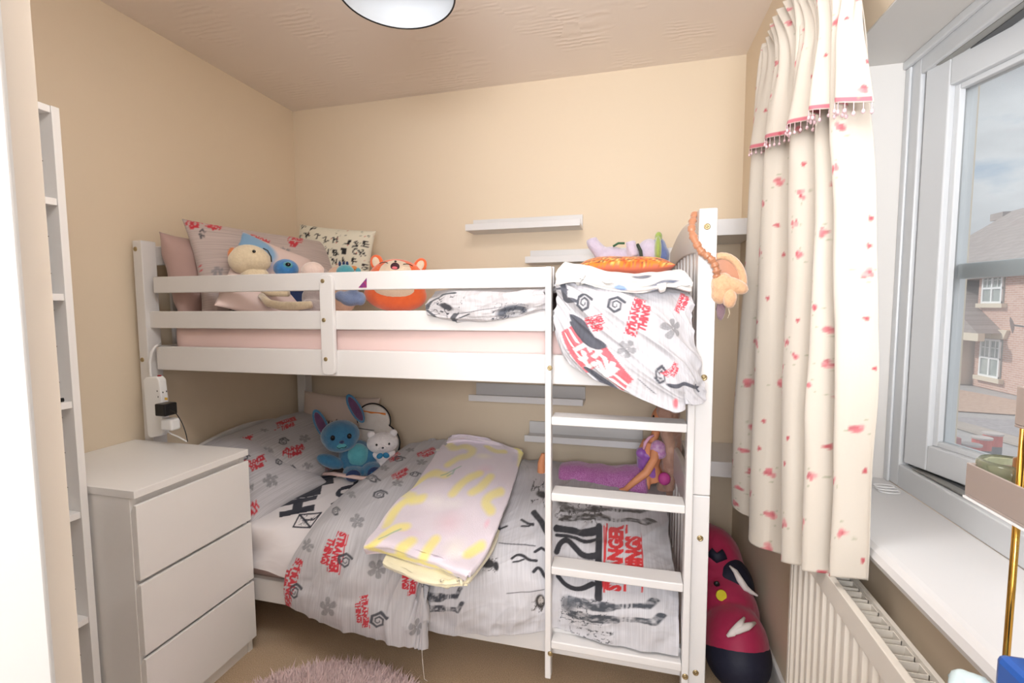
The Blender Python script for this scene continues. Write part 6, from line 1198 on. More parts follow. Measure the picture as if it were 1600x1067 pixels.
def wr_v(u, v):
    t = np.clip(v/.42, 0, 1); k = 2*PI*u/.19+.8*np.sin(u*9); return .022*np.sin(k+.4)*(1-t)+.010*np.sin(2*PI*u/.055)*t**1.5+fbm(u*6, v*4, 95, 2)*.012
cloth('valance', A_(rows), (.85, .42), .0035, m_curt, wr_v, [('box', (0, 0), (.85, 0), (0, .014), (206, 100, 120), None, .9)]+roses(.85, .42, 8, 46), (218, 210, 198), cu, .0015)
Pv = DBG['valance'][0]; bm = bmesh.new(); rr_ = random.Random(4)
for i in range(0, Pv.shape[0], 4):
    p = Vector(Pv[i, 0]); l = .012+.010*rr_.random(); tube(bm, [p, p-Vector((0, 0, l))], .0008, 4); ell(bm, p-Vector((0, 0, l)), (.0035, .0035, .005), sub=1)
m_bead = mat('glass_beads', L(222, 190, 196), .15)
o = obj('bead_fringe', bm, m_bead, cu, True); o['kind'] = 'stuff'
bm = bmesh.new(); tube(bm, [(.415, 1.68, 2.035), (.415, .2, 2.035)], .009, 12); ell(bm, (.415, 1.69, 2.035), .017)
for y in (1.66, .9, .3): box(bm, (.415, y-.006, 2.028), (XW(y), y+.006, 2.042))
tag(obj('curtain_pole', bm, m_black, smooth=True), 'dark curtain pole above the window, mostly hidden by the curtain', 'curtain pole')
# ================================================================== SOFT TOYS
class LB:
    """little local frame: x to the toy's left as seen from in front, y towards its front, z up"""
    def __init__(s, c, fwd=(.6, -.8, 0), up=(0, 0, 1), k=1):
        s.c = Vector(c); f = Vector(fwd).normalized(); u = Vector(up).normalized(); s.x = f.cross(u).normalized()*-1; s.u = s.x.cross(f)*-1 if False else u; s.f = (f-u*f.dot(u)).normalized(); s.x = s.f.cross(s.u)*-1; s.k = k
        s.R = Matrix((s.x, s.f, s.u)).transposed()
    def __call__(s, x, y, z): return s.c+(s.x*x+s.f*y+s.u*z)*s.k
    def e(s, x, y, z, rx, ry, rz, rot=None):
        R = s.R.to_3x3()
        if rot: R = R @ Euler(rot).to_matrix()
        return (s(x, y, z), (rx*s.k, ry*s.k, rz*s.k), R)
def E1(name, q, m, parent, label=None, sub=3):
    bm = bmesh.new(); ell(bm, q[0], q[1], q[2] if len(q) > 2 else None, sub); return obj(name, bm, m, parent, True, label=label)
def T1(name, pts, r, m, parent, seg=8, label=None):
    bm = bmesh.new(); tube(bm, pts, r, seg); return obj(name, bm, m, parent, True, label=label)
m_eye = mat('shiny_black_eye', L(16, 16, 20), .08)
m_blue = plush('blue_plush', (58, 120, 158), (42, 96, 140)); m_lblue = plush('turquoise_plush', (92, 176, 188), (70, 150, 170)); m_dblue = plush('navy_plush', (34, 58, 104), (26, 44, 88))
m_mauve = plush('mauve_lining', (92, 56, 92), (72, 40, 76)); m_whitep = plush('white_plush', (236, 232, 234), (224, 220, 224)); m_cream = plush('cream_knit', (232, 216, 186), (212, 194, 160), 120)
m_greyp = plush('grey_plush', (172, 160, 158), (148, 136, 134)); m_peach = plush('peach_plush', (224, 188, 164), (208, 168, 146)); m_bgrey = plush('blue_grey_plush', (122, 138, 172), (98, 114, 152)); m_sky = plush('bright_blue_plush', (66, 140, 206), (44, 110, 180))
# blue long-eared toy on the lower bunk
F = LB(at(549, 708, Y=1.85), (.62, -.78, .05), k=1.32)
t = thing('plush_toy', F(0, 0, -.07), 'blue long-eared plush toy sitting against the lower pillow', 'soft toy')
blob('body', [F.e(.015, 0, -.012, .058, .048, .058), F.e(0, .045, -.055, .034, .045, .026), F.e(.06, .05, -.05, .034, .045, .026), F.e(-.07, .03, -.01, .048, .022, .022, (0, .5, 0)), F.e(.062, .024, -.012, .024, .022, .026)], m_blue, t, .005, fuzz=.002)
E1('belly', F.e(.018, .022, -.005, .04, .032, .044), m_lblue, t)
for x in (-.004, .064): E1('foot_pad', F.e(x, .084, -.052, .024, .010, .021), m_dblue, t)
h = blob('head', [F.e(-.035, .015, .072, .064, .052, .052), F.e(-.035, .032, .052, .052, .036, .034)], m_blue, t, .005, fuzz=.002)
E1('muzzle', F.e(-.035, .042, .050, .040, .026, .024), m_lblue, h)
for x in (-.062, -.010):
    E1('eye', F.e(x, .064, .078, .0075, .005, .009), m_eye, h)
E1('nose', F.e(-.035, .070, .062, .008, .005, .006), m_dblue, h)
T1('mouth', [F(-.052, .064, .046), F(-.043, .069, .041), F(-.035, .070, .044), F(-.027, .069, .041), F(-.018, .064, .046)], .0014, m_eye, h)
for x, z, rt, lr in ((-.094, .112, -.35, .058), (.018, .155, -.45, .060)):
    e = blob('ear', [F.e(x, .0, z, .021, .010, lr, (0, rt, 0))], m_blue, h, .004, fuzz=.001); E1('ear_lining', F.e(x, .006, z, .014, .007, lr*.82, (0, rt, 0)), m_mauve, e)
# small white toy with a blue bow
F = LB(at(598, 700, Y=1.90), (.5, -.85, .1), k=1.38)
t = thing('plush_toy', F(0, 0, -.05), 'small white plush bear with a blue bow', 'soft toy')
blob('body', [F.e(.002, 0, -.030, .026, .022, .030), F.e(-.022, .008, -.022, .018, .011, .010, (0, .6, 0)), F.e(.026, .008, -.022, .018, .011, .010, (0, -.6, 0)), F.e(-.010, .015, -.055, .013, .018, .010), F.e(.014, .015, -.055, .013, .018, .010)], m_whitep, t, .004, fuzz=.001)
h = blob('head', [F.e(0, 0, .018, .052, .036, .036)], m_whitep, t, .004, fuzz=.001)
for x in (-.036, .036): blob('ear', [F.e(x, -.002, .048, .013, .009, .013)], m_whitep, h, .003)
for x in (-.024, .026): E1('eye', F.e(x*.8, .033, .022, .0035, .003, .004), m_eye, h)
E1('snout', F.e(0, .032, .010, .014, .010, .009), m_whitep, h); E1('nose', F.e(0, .042, .013, .004, .002, .003), m_eye, h)
for s in (-1, 1): E1('bow', F.e(s*.010, .026, -.018, .011, .005, .009, (0, s*.5, 0)), mat('blue_bow', L(44, 128, 176), .6), t)
# ------------------------------------------------------------------ upper bunk toys
F = LB(at(393, 404, Y=1.50), (.5, -.8, 0))
t = thing('plush_toy', F(0, .02, -.17), 'cream knitted plush toy with one black eye and ribbed arms', 'soft toy')
h = blob('head', [F.e(0, 0, .0, .070, .055, .052, (0, .25, 0)), F.e(-.03, 0, -.01, .05, .05, .05)], m_cream, t, .005)
E1('eye', F.e(.020, .054, .022, .006, .004, .006), m_eye, h)
T1('headphone_band', [F(.045, .02, .038), F(.060, .02, .030), F(.070, .015, .008), F(.071, .015, -.012)], .0022, m_dark, t)
blob('body', [F.e(.01, 0, -.09, .055, .045, .07)], m_cream, t, .005)
q = [at(408, 462, Y=1.47), at(420, 474, Y=1.46), at(440, 478, Y=1.455), at(465, 478, Y=1.455), at(486, 476, Y=1.46)]; T1('arm', q, [.012, .015, .016, .016, .013], m_cream, t, 12)
q = [at(404, 452, Y=1.50), at(425, 458, Y=1.50), at(450, 458, Y=1.50)]; T1('arm', q, .013, m_cream, t, 12)
E1('orange_patch', F.e(-.064, -.01, .012, .018, .03, .03), plush('orange_knit', (226, 132, 66)), t, 'orange knitted patch')
F = LB(at(447, 420, Y=1.62), (.5, -.8, .1))
t = thing('plush_toy', F(0, 0, -.18), 'bright blue plush toy peeking over the top guard rail', 'soft toy')
h = blob('head', [F.e(0, 0, 0, .048, .044, .040)], m_sky, t, .005, fuzz=.001); E1('eye_patch', F.e(.012, .036, .012, .018, .010, .014), m_lblue, h); E1('eye', F.e(.014, .044, .014, .010, .005, .008), m_eye, h)
blob('body', [F.e(.03, 0, -.10, .05, .04, .075)], m_dblue, t, .006, fuzz=.001)
F = LB(at(489, 425, Y=1.58), (.5, -.8, .1))
t = thing('plush_toy', F(0, 0, -.18), 'grey and pale pink plush toy behind the short upright of the guard rail', 'soft toy')
blob('head', [F.e(0, 0, .0, .044, .04, .040)], plush('pale_pink_plush', (236, 214, 204)), t, .005); blob('body', [F.e(.0, .0, -.10, .044, .04, .05), F.e(-.005, .04, -.14, .05, .04, .035), F.e(.03, -.01, -.02, .03, .03, .04)], m_greyp, t, .005, fuzz=.003)
F = LB(at(536, 424, Y=1.75), (.35, -.9, 0))
t = thing('plush_toy', F(0, 0, -.2), 'peach plush toy with a turquoise head beside the orange fox', 'soft toy')
blob('body', [F.e(-.02, -.03, -.08, .075, .04, .11)], m_peach, t, .006); h = blob('head', [F.e(.012, .01, -.005, .038, .034, .034)], m_lblue, t, .005, fuzz=.001)
for x in (-.01, .006, .02): E1('tuft', F.e(x, .01, .03, .006, .006, .012), m_dblue, h)
E1('ear', F.e(.062, 0, 0, .012, .01, .016), m_lblue, h); E1('ear', F.e(.045, 0, .014, .014, .01, .010), plush('orange_knit_ear', (222, 150, 84)), h, 'orange ear')
F = LB(at(548, 466, Y=1.52), (.35, -.9, 0))
t = thing('plush_toy', F(0, 0, -.03), 'small blue-grey plush toy lying between the guard rails', 'soft toy')
blob('body', [F.e(0, 0, 0, .040, .030, .030), F.e(.034, .0, -.002, .020, .020, .026), F.e(-.035, 0, .008, .022, .02, .02), F.e(.012, .012, .022, .018, .016, .016)], m_bgrey, t, .004, fuzz=.002)
# orange fox cushion toy
F = LB(at(620, 442, Y=1.74), (.30, -.94, .22), (.02, .2, 1))
t = thing('plush_toy', F(0, 0, -.12), 'round orange fox plush with cream face and laughing mouth', 'soft toy')
m_fox = plush('orange_fox_plush', (244, 112, 56), (232, 96, 44)); m_fc = plush('fox_cream', (236, 214, 190), (226, 202, 178))
blob('body', [F.e(0, 0, 0, .122, .058, .100), F.e(0, 0, -.05, .128, .062, .070)], m_fox, t, .006, fuzz=.001)
E1('cream_face', F.e(0, .022, .018, .078, .045, .070), m_fc, t); E1('cream_belly', F.e(0, .026, -.040, .092, .044, .045), m_fc, t)
for s in (-1, 1):
    e = blob('ear', [F.e(s*.088, 0, .078, .028, .012, .036, (0, s*.35, 0))], m_fox, t, .004); E1('ear_lining', F.e(s*.089, .007, .077, .016, .008, .024, (0, s*.35, 0)), m_fc, e)
    T1('closed_eye', [F(s*(.030+.012*k), .058-.0045*k, .064+.005*math.sin(k*PI/3)) for k in range(4)], .0015, m_eye, t)
bm = bmesh.new(); ell(bm, *F.e(0, .062, .052, .018, .005, .016)); o = obj('mouth', bm, mat('mouth_dark', L(60, 24, 34), .6), t, True)
E1('tongue', F.e(0, .0665, .045, .011, .003, .006), mat('tongue_pink', L(226, 110, 120), .6), t); E1('nose', F.e(0, .063, .072, .005, .004, .0035), m_eye, t)
# lilac toy lying on the orange cushion
c = at(975, 392, Y=1.84); F = LB(c, (0, -1, 0), (0, 0, 1))
t = thing('plush_toy', F(0, 0, -.05), 'lilac plush toy with a green and blue cap lying on its back', 'soft toy')
m_lil = plush('lilac_plush', (200, 190, 208), (186, 174, 196))
def PX(x, y, Y=1.84): return at(x, y, Y=Y)
blob('body', [(PX(955, 400), (.062, .045, .036)), (PX(985, 402), (.045, .045, .038)), ('t', [PX(950, 402), PX(936, 392), PX(926, 380), PX(924, 373)], [.030, .027, .024, .022]), ('t', [PX(952, 402, 1.88), PX(940, 396, 1.89), PX(930, 386, 1.89), PX(926, 380, 1.89)], [.028, .026, .022, .02]), ('t', [PX(990, 400, 1.80), PX(987, 388, 1.795), PX(985, 377, 1.795)], [.020, .019, .019])], m_lil, t, .005, fuzz=.001)
h = blob('head', [(PX(1014, 394), (.045, .046, .050))], m_lil, t, .005, fuzz=.001)
m_grn = plush('lime_plush', (150, 170, 84), (128, 150, 70)); m_cap = plush('slate_blue_plush', (104, 124, 170), (70, 84, 150))
blob('cap', [(PX(1029, 393), (.030, .046, .052)), (PX(1034, 400), (.028, .042, .040))], m_cap, h, .005); blob('brim', [(PX(1028, 390, 1.80), (.013, .030, .050)), (PX(1029, 370, 1.81), (.014, .012, .020))], m_grn, h, .004)
T1('neck_band', [PX(996, 382, 1.80), PX(1001, 392, 1.786), PX(1002, 402, 1.79), PX(1001, 412, 1.80)], .006, mat('dark_green_band', L(56, 66, 56), .8), t); T1('badge_strap', [PX(958, 385, 1.80), PX(966, 380, 1.80), PX(976, 380, 1.80)], .004, mat('green_strap', L(54, 96, 66), .8), t)
# ------------------------------------------------------------------ brown toy bag hung on the post
t = thing('plush_bag', (.25, 1.33, 1.25), 'brown furry toy bag with satin lining hanging from the bed post', 'bag')
m_satin = mat('copper_satin', L(176, 120, 88), .28, sheen=.3); m_fur = plush('tan_fur', (214, 172, 134), (192, 148, 112), 140)
bm = bmesh.new(); pts = []; rad = []
path = [at(1086, 333, Y=1.385), at(1082, 346, Y=1.36), at(1081, 362, Y=1.335), at(1088, 380, Y=1.318), at(1097, 394, Y=1.315), at(1108, 402, Y=1.315), at(1116, 412, Y=1.316), at(1120, 424, Y=1.318), at(1120, 434, Y=1.325)]
pa = cr(np.array([tuple(p) for p in path]), 90, 0)
for i, p in enumerate(pa): pts.append(tuple(p)); k = 1+.16*math.sin(i*.75)+.10*math.sin(i*1.9); rad.append((.0095*k, .0065*k))
tube(bm, pts, rad, 12); obj('gathered_strap', bm, m_satin, t, True)
blob('body', [(at(1128, 446, Y=1.335), (.030, .028, .034)), (at(1125, 458, Y=1.335), (.024, .024, .03))], m_fur, t, .004, fuzz=.004)
rot = Euler((0, .35, .2)).to_matrix()
blob('ear', [(at(1146, 446, Y=1.325), (.040, .018, .020), Euler((0, .42, 0)).to_matrix())], m_fur, t, .004, fuzz=.004)
blob('paw', [(at(1140, 466, Y=1.32), (.018, .016, .027))], m_fur, t, .004, fuzz=.004)
bm = bmesh.new(); n = 16; prof = []
for a_ in range(n+1):
    th_ = PI*(-.05+1.0*a_/n); prof.append(at(1128+34*math.cos(th_)*.98, 442-42*math.sin(th_), Y=1.345))
tube(bm, prof, [.010]*len(prof), 10); obj('flap_edge', bm, m_fur, t, True)
bm = bmesh.new(); prism(bm, [Vector(p)+Vector((0, -.002, 0)) for p in prof], (0, .006, 0)); obj('satin_flap', bm, m_satin, t, bevel=.002)
blob('tag_ribbon', [(at(1126, 482, Y=1.34), (.013, .006, .034))], plush('mauve_cloth', (132, 108, 116)), t, .004)
T1('thread', [at(1138, 480, Y=1.32), at(1140, 490, Y=1.32), at(1137, 497, Y=1.32)], .0007, m_cream, t, 5)
# ================================================================== DOLL on the lower bunk
m_skin = mat('doll_skin', L(222, 150, 108), .45, spec=.4); m_pur = mat('purple_satin', L(138, 78, 168), .4, sheen=.4, mottle=(30, .5, L(176, 120, 196))); m_skirt = mat('purple_glitter_skirt', L(160, 82, 150), .55, mottle=(260, .8, L(200, 140, 196)), bump=(120, .4, .003), sheen=.4)
m_hair = mat('doll_hair', L(196, 156, 136), .5, bump=(300, .6, .002), sheen=.4, mottle=(12, .7, L(150, 110, 96)))
YD = 1.93
def Q(x, y, Y=YD): return at(x, y, Y=Y)
t = thing('doll', Q(1010, 765), 'fashion doll in a purple dress sitting on the lower bunk by the end board', 'doll')
blob('body', [('t', [Q(1020, 750), Q(1014, 728), Q(1016, 706), Q(1020, 690)], [.050, .040, .050, .040]), ('t', [Q(1020, 690), Q(1026, 672)], [.018, .017]), ('t', [Q(1015, 752, 1.90), Q(950, 752, 1.90), Q(880, 750, 1.90), Q(858, 748, 1.90)], [.034, .026, .020, .016]), ('t', [Q(1015, 752, 1.98), Q(950, 750, 1.97), Q(875, 746, 1.96), Q(856, 744, 1.95)], [.034, .026, .020, .016]),
 ('t', [Q(1025, 697, 1.89), Q(1022, 718, 1.86), Q(1010, 738, 1.84), Q(992, 752, 1.83), Q(978, 764, 1.83)], [.020, .017, .017, .014, .011]), (Q(974, 766, 1.83), (.022, .009, .010)),
 ('t', [Q(1028, 697, 1.98), Q(1028, 725, 2.02), Q(1020, 750, 2.03)], [.018, .016, .012])], m_skin, t, .005)
for yy, dx in ((1.90, 0), (1.955, 3)):
    blob('foot', [('t', [Q(852+dx, 748, yy), Q(846+dx, 742, yy), Q(846+dx, 722, yy), Q(849+dx, 708, yy)], [.018, .020, .016, .009])], m_skin, t, .0035)
bm = bmesh.new(); sec = []
for k in range(15):
    f = k/14; px_ = 1012-(1012-874)*f; py_ = 752+4*math.sin(f*5)-2*f; sec.append(Q(px_, py_, 1.935))
sec = [q_+Vector((0, 0, .010)) for q_ in sec]
tube(bm, sec, [(.100-.016*f+.006*math.sin(f*25), .064-.010*f-.003*math.sin(f*22)) for f in np.linspace(0, 1, 15)], 40)
o = obj('skirt', bm, m_skirt, t, True); tx = bpy.data.textures.new('skirt_folds', 'CLOUDS'); tx.noise_scale = .05; d = o.modifiers.new('f', 'DISPLACE'); d.texture = tx; d.strength = .012
sb = o.modifiers.new('s', 'SUBSURF'); sb.levels = sb.render_levels = 1; o.modifiers.move(1, 0)
blob('bodice', [('t', [Q(1014, 742), Q(1012, 726), Q(1014, 708), Q(1019, 696)], [.050, .043, .052, .036]), (Q(1002, 708, 1.90), (.022, .02, .022))], m_pur, t, .005)
for yy in (1.885, 1.99): blob('puff_sleeve', [(Q(1028, 700, yy), (.030, .026, .032)), (Q(1030, 708, yy), (.027, .026, .024))], mat('sleeve_satin', L(176, 110, 176), .35, mottle=(60, .8, L(222, 186, 214)), sheen=.4), t, .004, fuzz=.004)
T1('neckline_frill', [Q(1006, 702, 1.885), Q(1008, 692, 1.885), Q(1014, 684, 1.89), Q(1021, 680, 1.90)], [.005, .007, .006, .005], mat('frill_pink', L(226, 172, 200), .6), t)
h = blob('head', [(Q(1036, 655), (.046, .048, .056)), (Q(1026, 662), (.030, .032, .034)), (Q(1017, 659, 1.925), (.008, .007, .007)), (Q(1021, 667), (.012, .015, .010))], m_skin, t, .004)
for yy in (1.90, 1.945): E1('eye', (Q(1021, 651, yy), (.004, .009, .007)), m_eye, h)
T1('lips', [Q(1018, 666, 1.915), Q(1017.5, 666.5, 1.925), Q(1018, 666, 1.935)], .0022, mat('lip_pink', L(200, 90, 100), .4), h)
blob('hair', [(Q(1042, 648), (.050, .056, .058)), ('t', [Q(1046, 660), Q(1050, 690, 1.955), Q(1046, 725, 1.965), Q(1040, 770, 1.96)], [(.045), .040, .046, .040]), ('t', [Q(1040, 668, 1.895), Q(1046, 690, 1.905), Q(1045, 730, 1.915), Q(1046, 766, 1.91)], [.024, .026, .028, .022])], m_hair, t, .005, fuzz=.014, fscale=30)
o = blob('shoe_strap', [(Q(1038, 748, 1.87), (.024, .02, .026))], mat('magenta_cloth', L(196, 74, 150), .6), t, .004); o.name = 'sash_bow'
# ================================================================== SPORTS BAG on the floor
m_mag = mat('magenta_nylon', L(158, 26, 70), .6, bump=(20, .3, .01), sheen=.2); m_nav = mat('navy_nylon', L(24, 26, 46), .65, bump=(24, .3, .01)); m_wp = mat('white_bag_print', L(228, 220, 216), .6)
t = thing('sports_bag', (.30, 1.92, 0), 'magenta and navy sports bag slumped on the carpet in the right corner', 'bag')
def G(x, y, X=None, Y=None): return at(x, y, Y=Y or 1.80)
bodyc = [((.335, 1.84, .17), (.118, .17, .155)), ((.325, 1.88, .235), (.106, .14, .14)), ((.345, 1.72, .14), (.108, .13, .135)), ((.325, 1.74, .12), (.105, .13, .115)), ((.30, 1.92, .29), (.08, .09, .08)), ((.350, 1.60, .125), (.102, .13, .115))]
o = blob('body', bodyc, m_mag, t, .008)
blob('base_panel', [((.335, 1.81, .095), (.120, .19, .095)), ((.349, 1.705, .115), (.106, .135, .113)), ((.362, 1.79, .20), (.089, .12, .11)), ((.325, 1.72, .12), (.106, .13, .11)), ((.352, 1.58, .105), (.102, .13, .104))], m_nav, t, .008)
blob('top_handle', [('t', [(.24, 1.90, .36), (.29, 1.90, .345), (.34, 1.88, .30)], [.02, .024, .02])], m_nav, t, .006)
def shot(px, py):
    """nearest point of the bag surface seen there, found on its ellipsoids"""
    d = (at(px, py, Y=1.0)-Vector(C0)).normalized(); best = None
    for c, r in bodyc+[((.335, 1.81, .095), (.120, .19, .095)), ((.349, 1.705, .115), (.106, .135, .113)), ((.362, 1.79, .20), (.089, .12, .11)), ((.325, 1.72, .12), (.106, .13, .11)), ((.352, 1.58, .105), (.102, .13, .104))]:
        o_ = np.array([(C0[i]-c[i])/r[i] for i in range(3)]); dd = np.array([d[i]/r[i] for i in range(3)]); A_2, B_2, C_2 = dd@dd, 2*o_@dd, o_@o_-1; ds = B_2*B_2-4*A_2*C_2
        if ds > 0:
            k = (-B_2-math.sqrt(ds))/(2*A_2); best = k if best is None or k < best else best
    if best is None: best = shot.last
    shot.last = best
    return Vector(C0)+d*(best-.006)
shot.last = 1.95
def print_shape(name, pts, m):
    P = [shot(*p) for p in pts]; bm = bmesh.new(); c = sum(P, Vector())/len(P)
    for w_, (p0, p1) in enumerate(zip(P, P[1:])): pass
    tube(bm, P, [(.0015+.011*math.sin(PI*(k+.3)/(len(P)-.4))) if True else 0 for k in range(len(P))], 6); return obj(name, bm, m, t, True)
print_shape('white_print', [(1140, 884), (1149, 893), (1156, 906), (1164, 918), (1172, 924), (1184, 931)], m_wp)
print_shape('white_print', [(1163, 965), (1155, 977), (1144, 989), (1136, 994)], m_wp); print_shape('white_print', [(1180, 973), (1168, 979), (1152, 985), (1142, 991)], m_wp)
bm = bmesh.new(); c = shot(1127, 930); lathe(bm, c, [(0, -.004), (.017, -.003), (.018, 0)], 20, (-.2, 1, -.35)); obj('yellow_badge', bm, mat('yellow_badge', L(206, 196, 40), .6), t)
bm = bmesh.new(); ell(bm, shot(1120, 912), (.010, .006, .010)); obj('eyelet', bm, m_black, t, True)
T1('shoulder_strap', [shot(1109, 862), shot(1120, 872), shot(1132, 866)], [(.012, .02)]*3, m_nav, t, 8)
# ================================================================== POWER STRIP hung on the bed post, with plugs
FYP = 1.327
def Pp(x, y, Y=FYP): return at(x, y, Y=Y)
t = thing('power_strip', Pp(248, 680), 'white extension socket strip hanging from the bed post over the chest', 'extension lead')
bm = bmesh.new(); q = [Pp(235, 592), Pp(239, 588), Pp(256, 587), Pp(260, 592), Pp(263.5, 620), Pp(266, 672), Pp(262, 678), Pp(246, 681), Pp(242, 677)]; prism(bm, q, (0, -.028, 0)); obj('socket_body', bm, m_wplast, t, bevel=.004)
for x, y in ((245.5, 611), (260, 611.5), (247, 620), (254.5, 613)):
    bm = bmesh.new(); p = Pp(x, y, FYP-.0284); box(bm, (p.x-.0014, p.y-.0004, p.z-.0028), (p.x+.0014, p.y+.001, p.z+.0028)); obj('socket_slot', bm, m_dark, t)
bm = bmesh.new(); p = Pp(259.5, 623, FYP-.0284); box(bm, (p.x-.006, p.y-.0005, p.z-.0045), (p.x+.006, p.y+.001, p.z+.0045)); obj('warning_label', bm, mat('yellow_label', L(226, 184, 70), .5), t)
bm = bmesh.new(); p = Pp(249, 587, FYP-.012); ell(bm, p, (.007, .007, .003)); obj('neon_indicator', bm, mat('red_indicator', L(160, 30, 44), .3), t, True)
T1('cable', [Pp(250, 538, 1.352), Pp(243, 541, 1.325), Pp(237, 550, 1.320), Pp(234, 565, 1.320), Pp(235, 580, 1.320), Pp(237, 592, 1.318)], .0042, m_wplast, t, 8)
ch_ = thing('charger', Pp(260, 640, 1.27), 'black plug-in charger with a thin black cable in the socket strip', 'charger')
bm = bmesh.new(); a = Pp(246, 630, 1.262); b = Pp(263, 650, 1.262); box(bm, (a.x, 1.250, b.z), (b.x, FYP-.0295, a.z)); obj('plug_body', bm, m_black, ch_, bevel=.004)
cb = [Pp(266, 640, 1.26), Pp(275, 646, 1.25), Pp(284, 660, 1.24), Pp(290, 676, 1.235), Pp(293, 690, 1.235)]; T1('cable', [tuple(p) for p in cr(np.array([tuple(p) for p in cb]), 20, 0)], .0016, m_black, ch_, 6)
pg = thing('plug', Pp(262, 665, 1.27), 'white three-pin plug at the bottom of the socket strip', 'plug')
bm = bmesh.new(); a = Pp(252, 654, 1.268); b = Pp(271, 673, 1.268); box(bm, (a.x, 1.262, b.z), (b.x, FYP-.0295, a.z)); obj('plug_body', bm, m_wplast, pg, bevel=.006)
T1('cable', [Pp(262, 674, 1.275), Pp(268, 678, 1.27), Pp(280, 683, 1.26), Pp(292, 690, 1.25)], .0025, m_wplast, pg, 6)
# ================================================================== RUG
rgc = (-.84, .955); RR = .385
m_rug = mat('pink_shaggy_rug', L(232, 208, 206), .95, mottle=(60, .6, L(214, 184, 184)), sheen=.6)
t = thing('round_rug', (rgc[0], rgc[1], 0), 'round pale pink shaggy rug on the carpet beside the chest', 'rug')
bm = bmesh.new(); lathe(bm, (rgc[0], rgc[1], .001), [(0, 0), (RR, 0), (RR, .008), (0, .010)], 60); obj('backing', bm, m_rug, t)
rr_ = np.random.RandomState(5); N_ = 26000
a = rr_.rand(N_)*2*PI; r_ = RR*np.sqrt(rr_.rand(N_)); cx = rgc[0]+r_*np.cos(a); cy_ = rgc[1]+r_*np.sin(a); keep = cy_ > 1.0; cx, cy_ = cx[keep], cy_[keep]; n_ = len(cx)
dx = rr_.randn(n_)*.010+(cx-rgc[0])*.03; dy = rr_.randn(n_)*.010+(cy_-rgc[1])*.03; hh = .022+rr_.rand(n_)*.014; w_ = .0016; pa = rr_.rand(n_)*PI; wx, wy = np.cos(pa)*w_, np.sin(pa)*w_; z0_ = np.full(n_, .006)
V = np.stack([np.stack([cx-wx, cy_-wy, z0_], 1), np.stack([cx+wx, cy_+wy, z0_], 1), np.stack([cx+dx*.5+wx, cy_+dy*.5+wy, hh*.7], 1), np.stack([cx+dx*.5-wx, cy_+dy*.5-wy, hh*.7], 1), np.stack([cx+dx, cy_+dy, hh], 1)], 1).reshape(-1, 3)
I = np.arange(n_)[:, None]*5; Fq = [tuple(x) for x in (I+np.array([[0, 1, 2, 3]]))]+[tuple(x) for x in (I+np.array([[3, 2, 4]]))]
me = bpy.data.meshes.new('pile'); me.from_pydata(V.tolist(), [], [[int(k) for k in f] for f in Fq]); o = link('pile', me, m_rug, t); o['kind'] = 'stuff'
# ================================================================== FOREGROUND AT THE RIGHT
dk = thing('side_table', (.40, .36, 0), 'low white side table below the window board at the right edge, mostly out of view', 'table')
obj('table_top', B(((.27, .20, .70), (.378, .60, .72))), m_wood2, dk, bevel=.002)
for x in (.275, .357):
    for y in (.205, .575): obj('leg', B(((x, y, 0), (x+.016, y+.02, .6995))), m_wood2, dk)
XR = .335
t = thing('cosmetic_rack', (XR, .45, .72), 'taupe two-tier tray rack with a brass post standing before the window', 'rack')
m_tau = mat('taupe_lacquer', L(158, 144, 136), .18, coat=.5)
def XP(x, y, X=XR): return at(x, y, X=X)
a, b = XP(1510, 722), XP(1512, 776); yt = a.y; zt, zb_ = a.z, b.z
def tray(z0, z1, ya, yb, x0, x1):
    bm = bmesh.new(); w = .0025; box(bm, (x0, ya, z0), (x1, yb, z0+w)); box(bm, (x0, ya, z0+w), (x0+w, yb, z1)); box(bm, (x1-w, ya, z0+w), (x1, yb, z1)); box(bm, (x0+w, ya, z0+w), (x1-w, ya+w, z1)); box(bm, (x0+w, yb-w, z0+w), (x1-w, yb, z1)); return bm
x1r = XR+.06
obj('tray', tray(zb_, zt, .30, yt, XR, x1r), m_tau, t, bevel=.0008)
bm = bmesh.new(); box(bm, (XR-.0008, .30, zb_-.0025), (x1r+.0008, yt+.0008, zb_-.0004)); obj('tray_rim', bm, m_wplast, t)
c2 = XP(1589, 603); d2 = XP(1589, 668); obj('upper_tray', tray(d2.z, c2.z, .24, c2.y, XR, x1r), m_tau, t, bevel=.0008)
gp = XP(1586, 850, XR+.012); bm = bmesh.new(); tube(bm, [(gp.x, gp.y, .722), (gp.x, gp.y, c2.z-.02)], .0028, 16); obj('post', bm, m_gold, t, True)
obj('base_plate', B(((XR, .28, .7205), (x1r-.02, .56, .726))), m_tau, t, bevel=.001)
p = XP(1555, 724, XR+.03); bm = bmesh.new(); lathe(bm, (p.x, p.y-.02, zb_+.003), [(.0, 0), (.020, .004), (.024, .016), (.025, .034), (.022, .038), (.021, .034), (.018, .014), (0, .008)], 28)
m_gl = mat('pale_green_glass', L(216, 222, 190), .05, trans=.85, ior=1.4); tag(obj('glass_dish', bm, m_gl, smooth=True), 'small pale green glass dish in the taupe tray', 'dish')
p = XP(1598, 745, XR+.03); bm = bmesh.new(); lathe(bm, (p.x+.004, p.y-.006, zb_+.003), [(0, 0), (.013, .0), (.014, .004), (.014, .045), (.006, .050), (.006, .062), (0, .062)], 24)
tag(obj('perfume_bottle', bm, mat('amber_glass', L(196, 128, 40), .08, trans=.6, ior=1.4), smooth=True), 'amber glass bottle in the taupe tray', 'bottle')
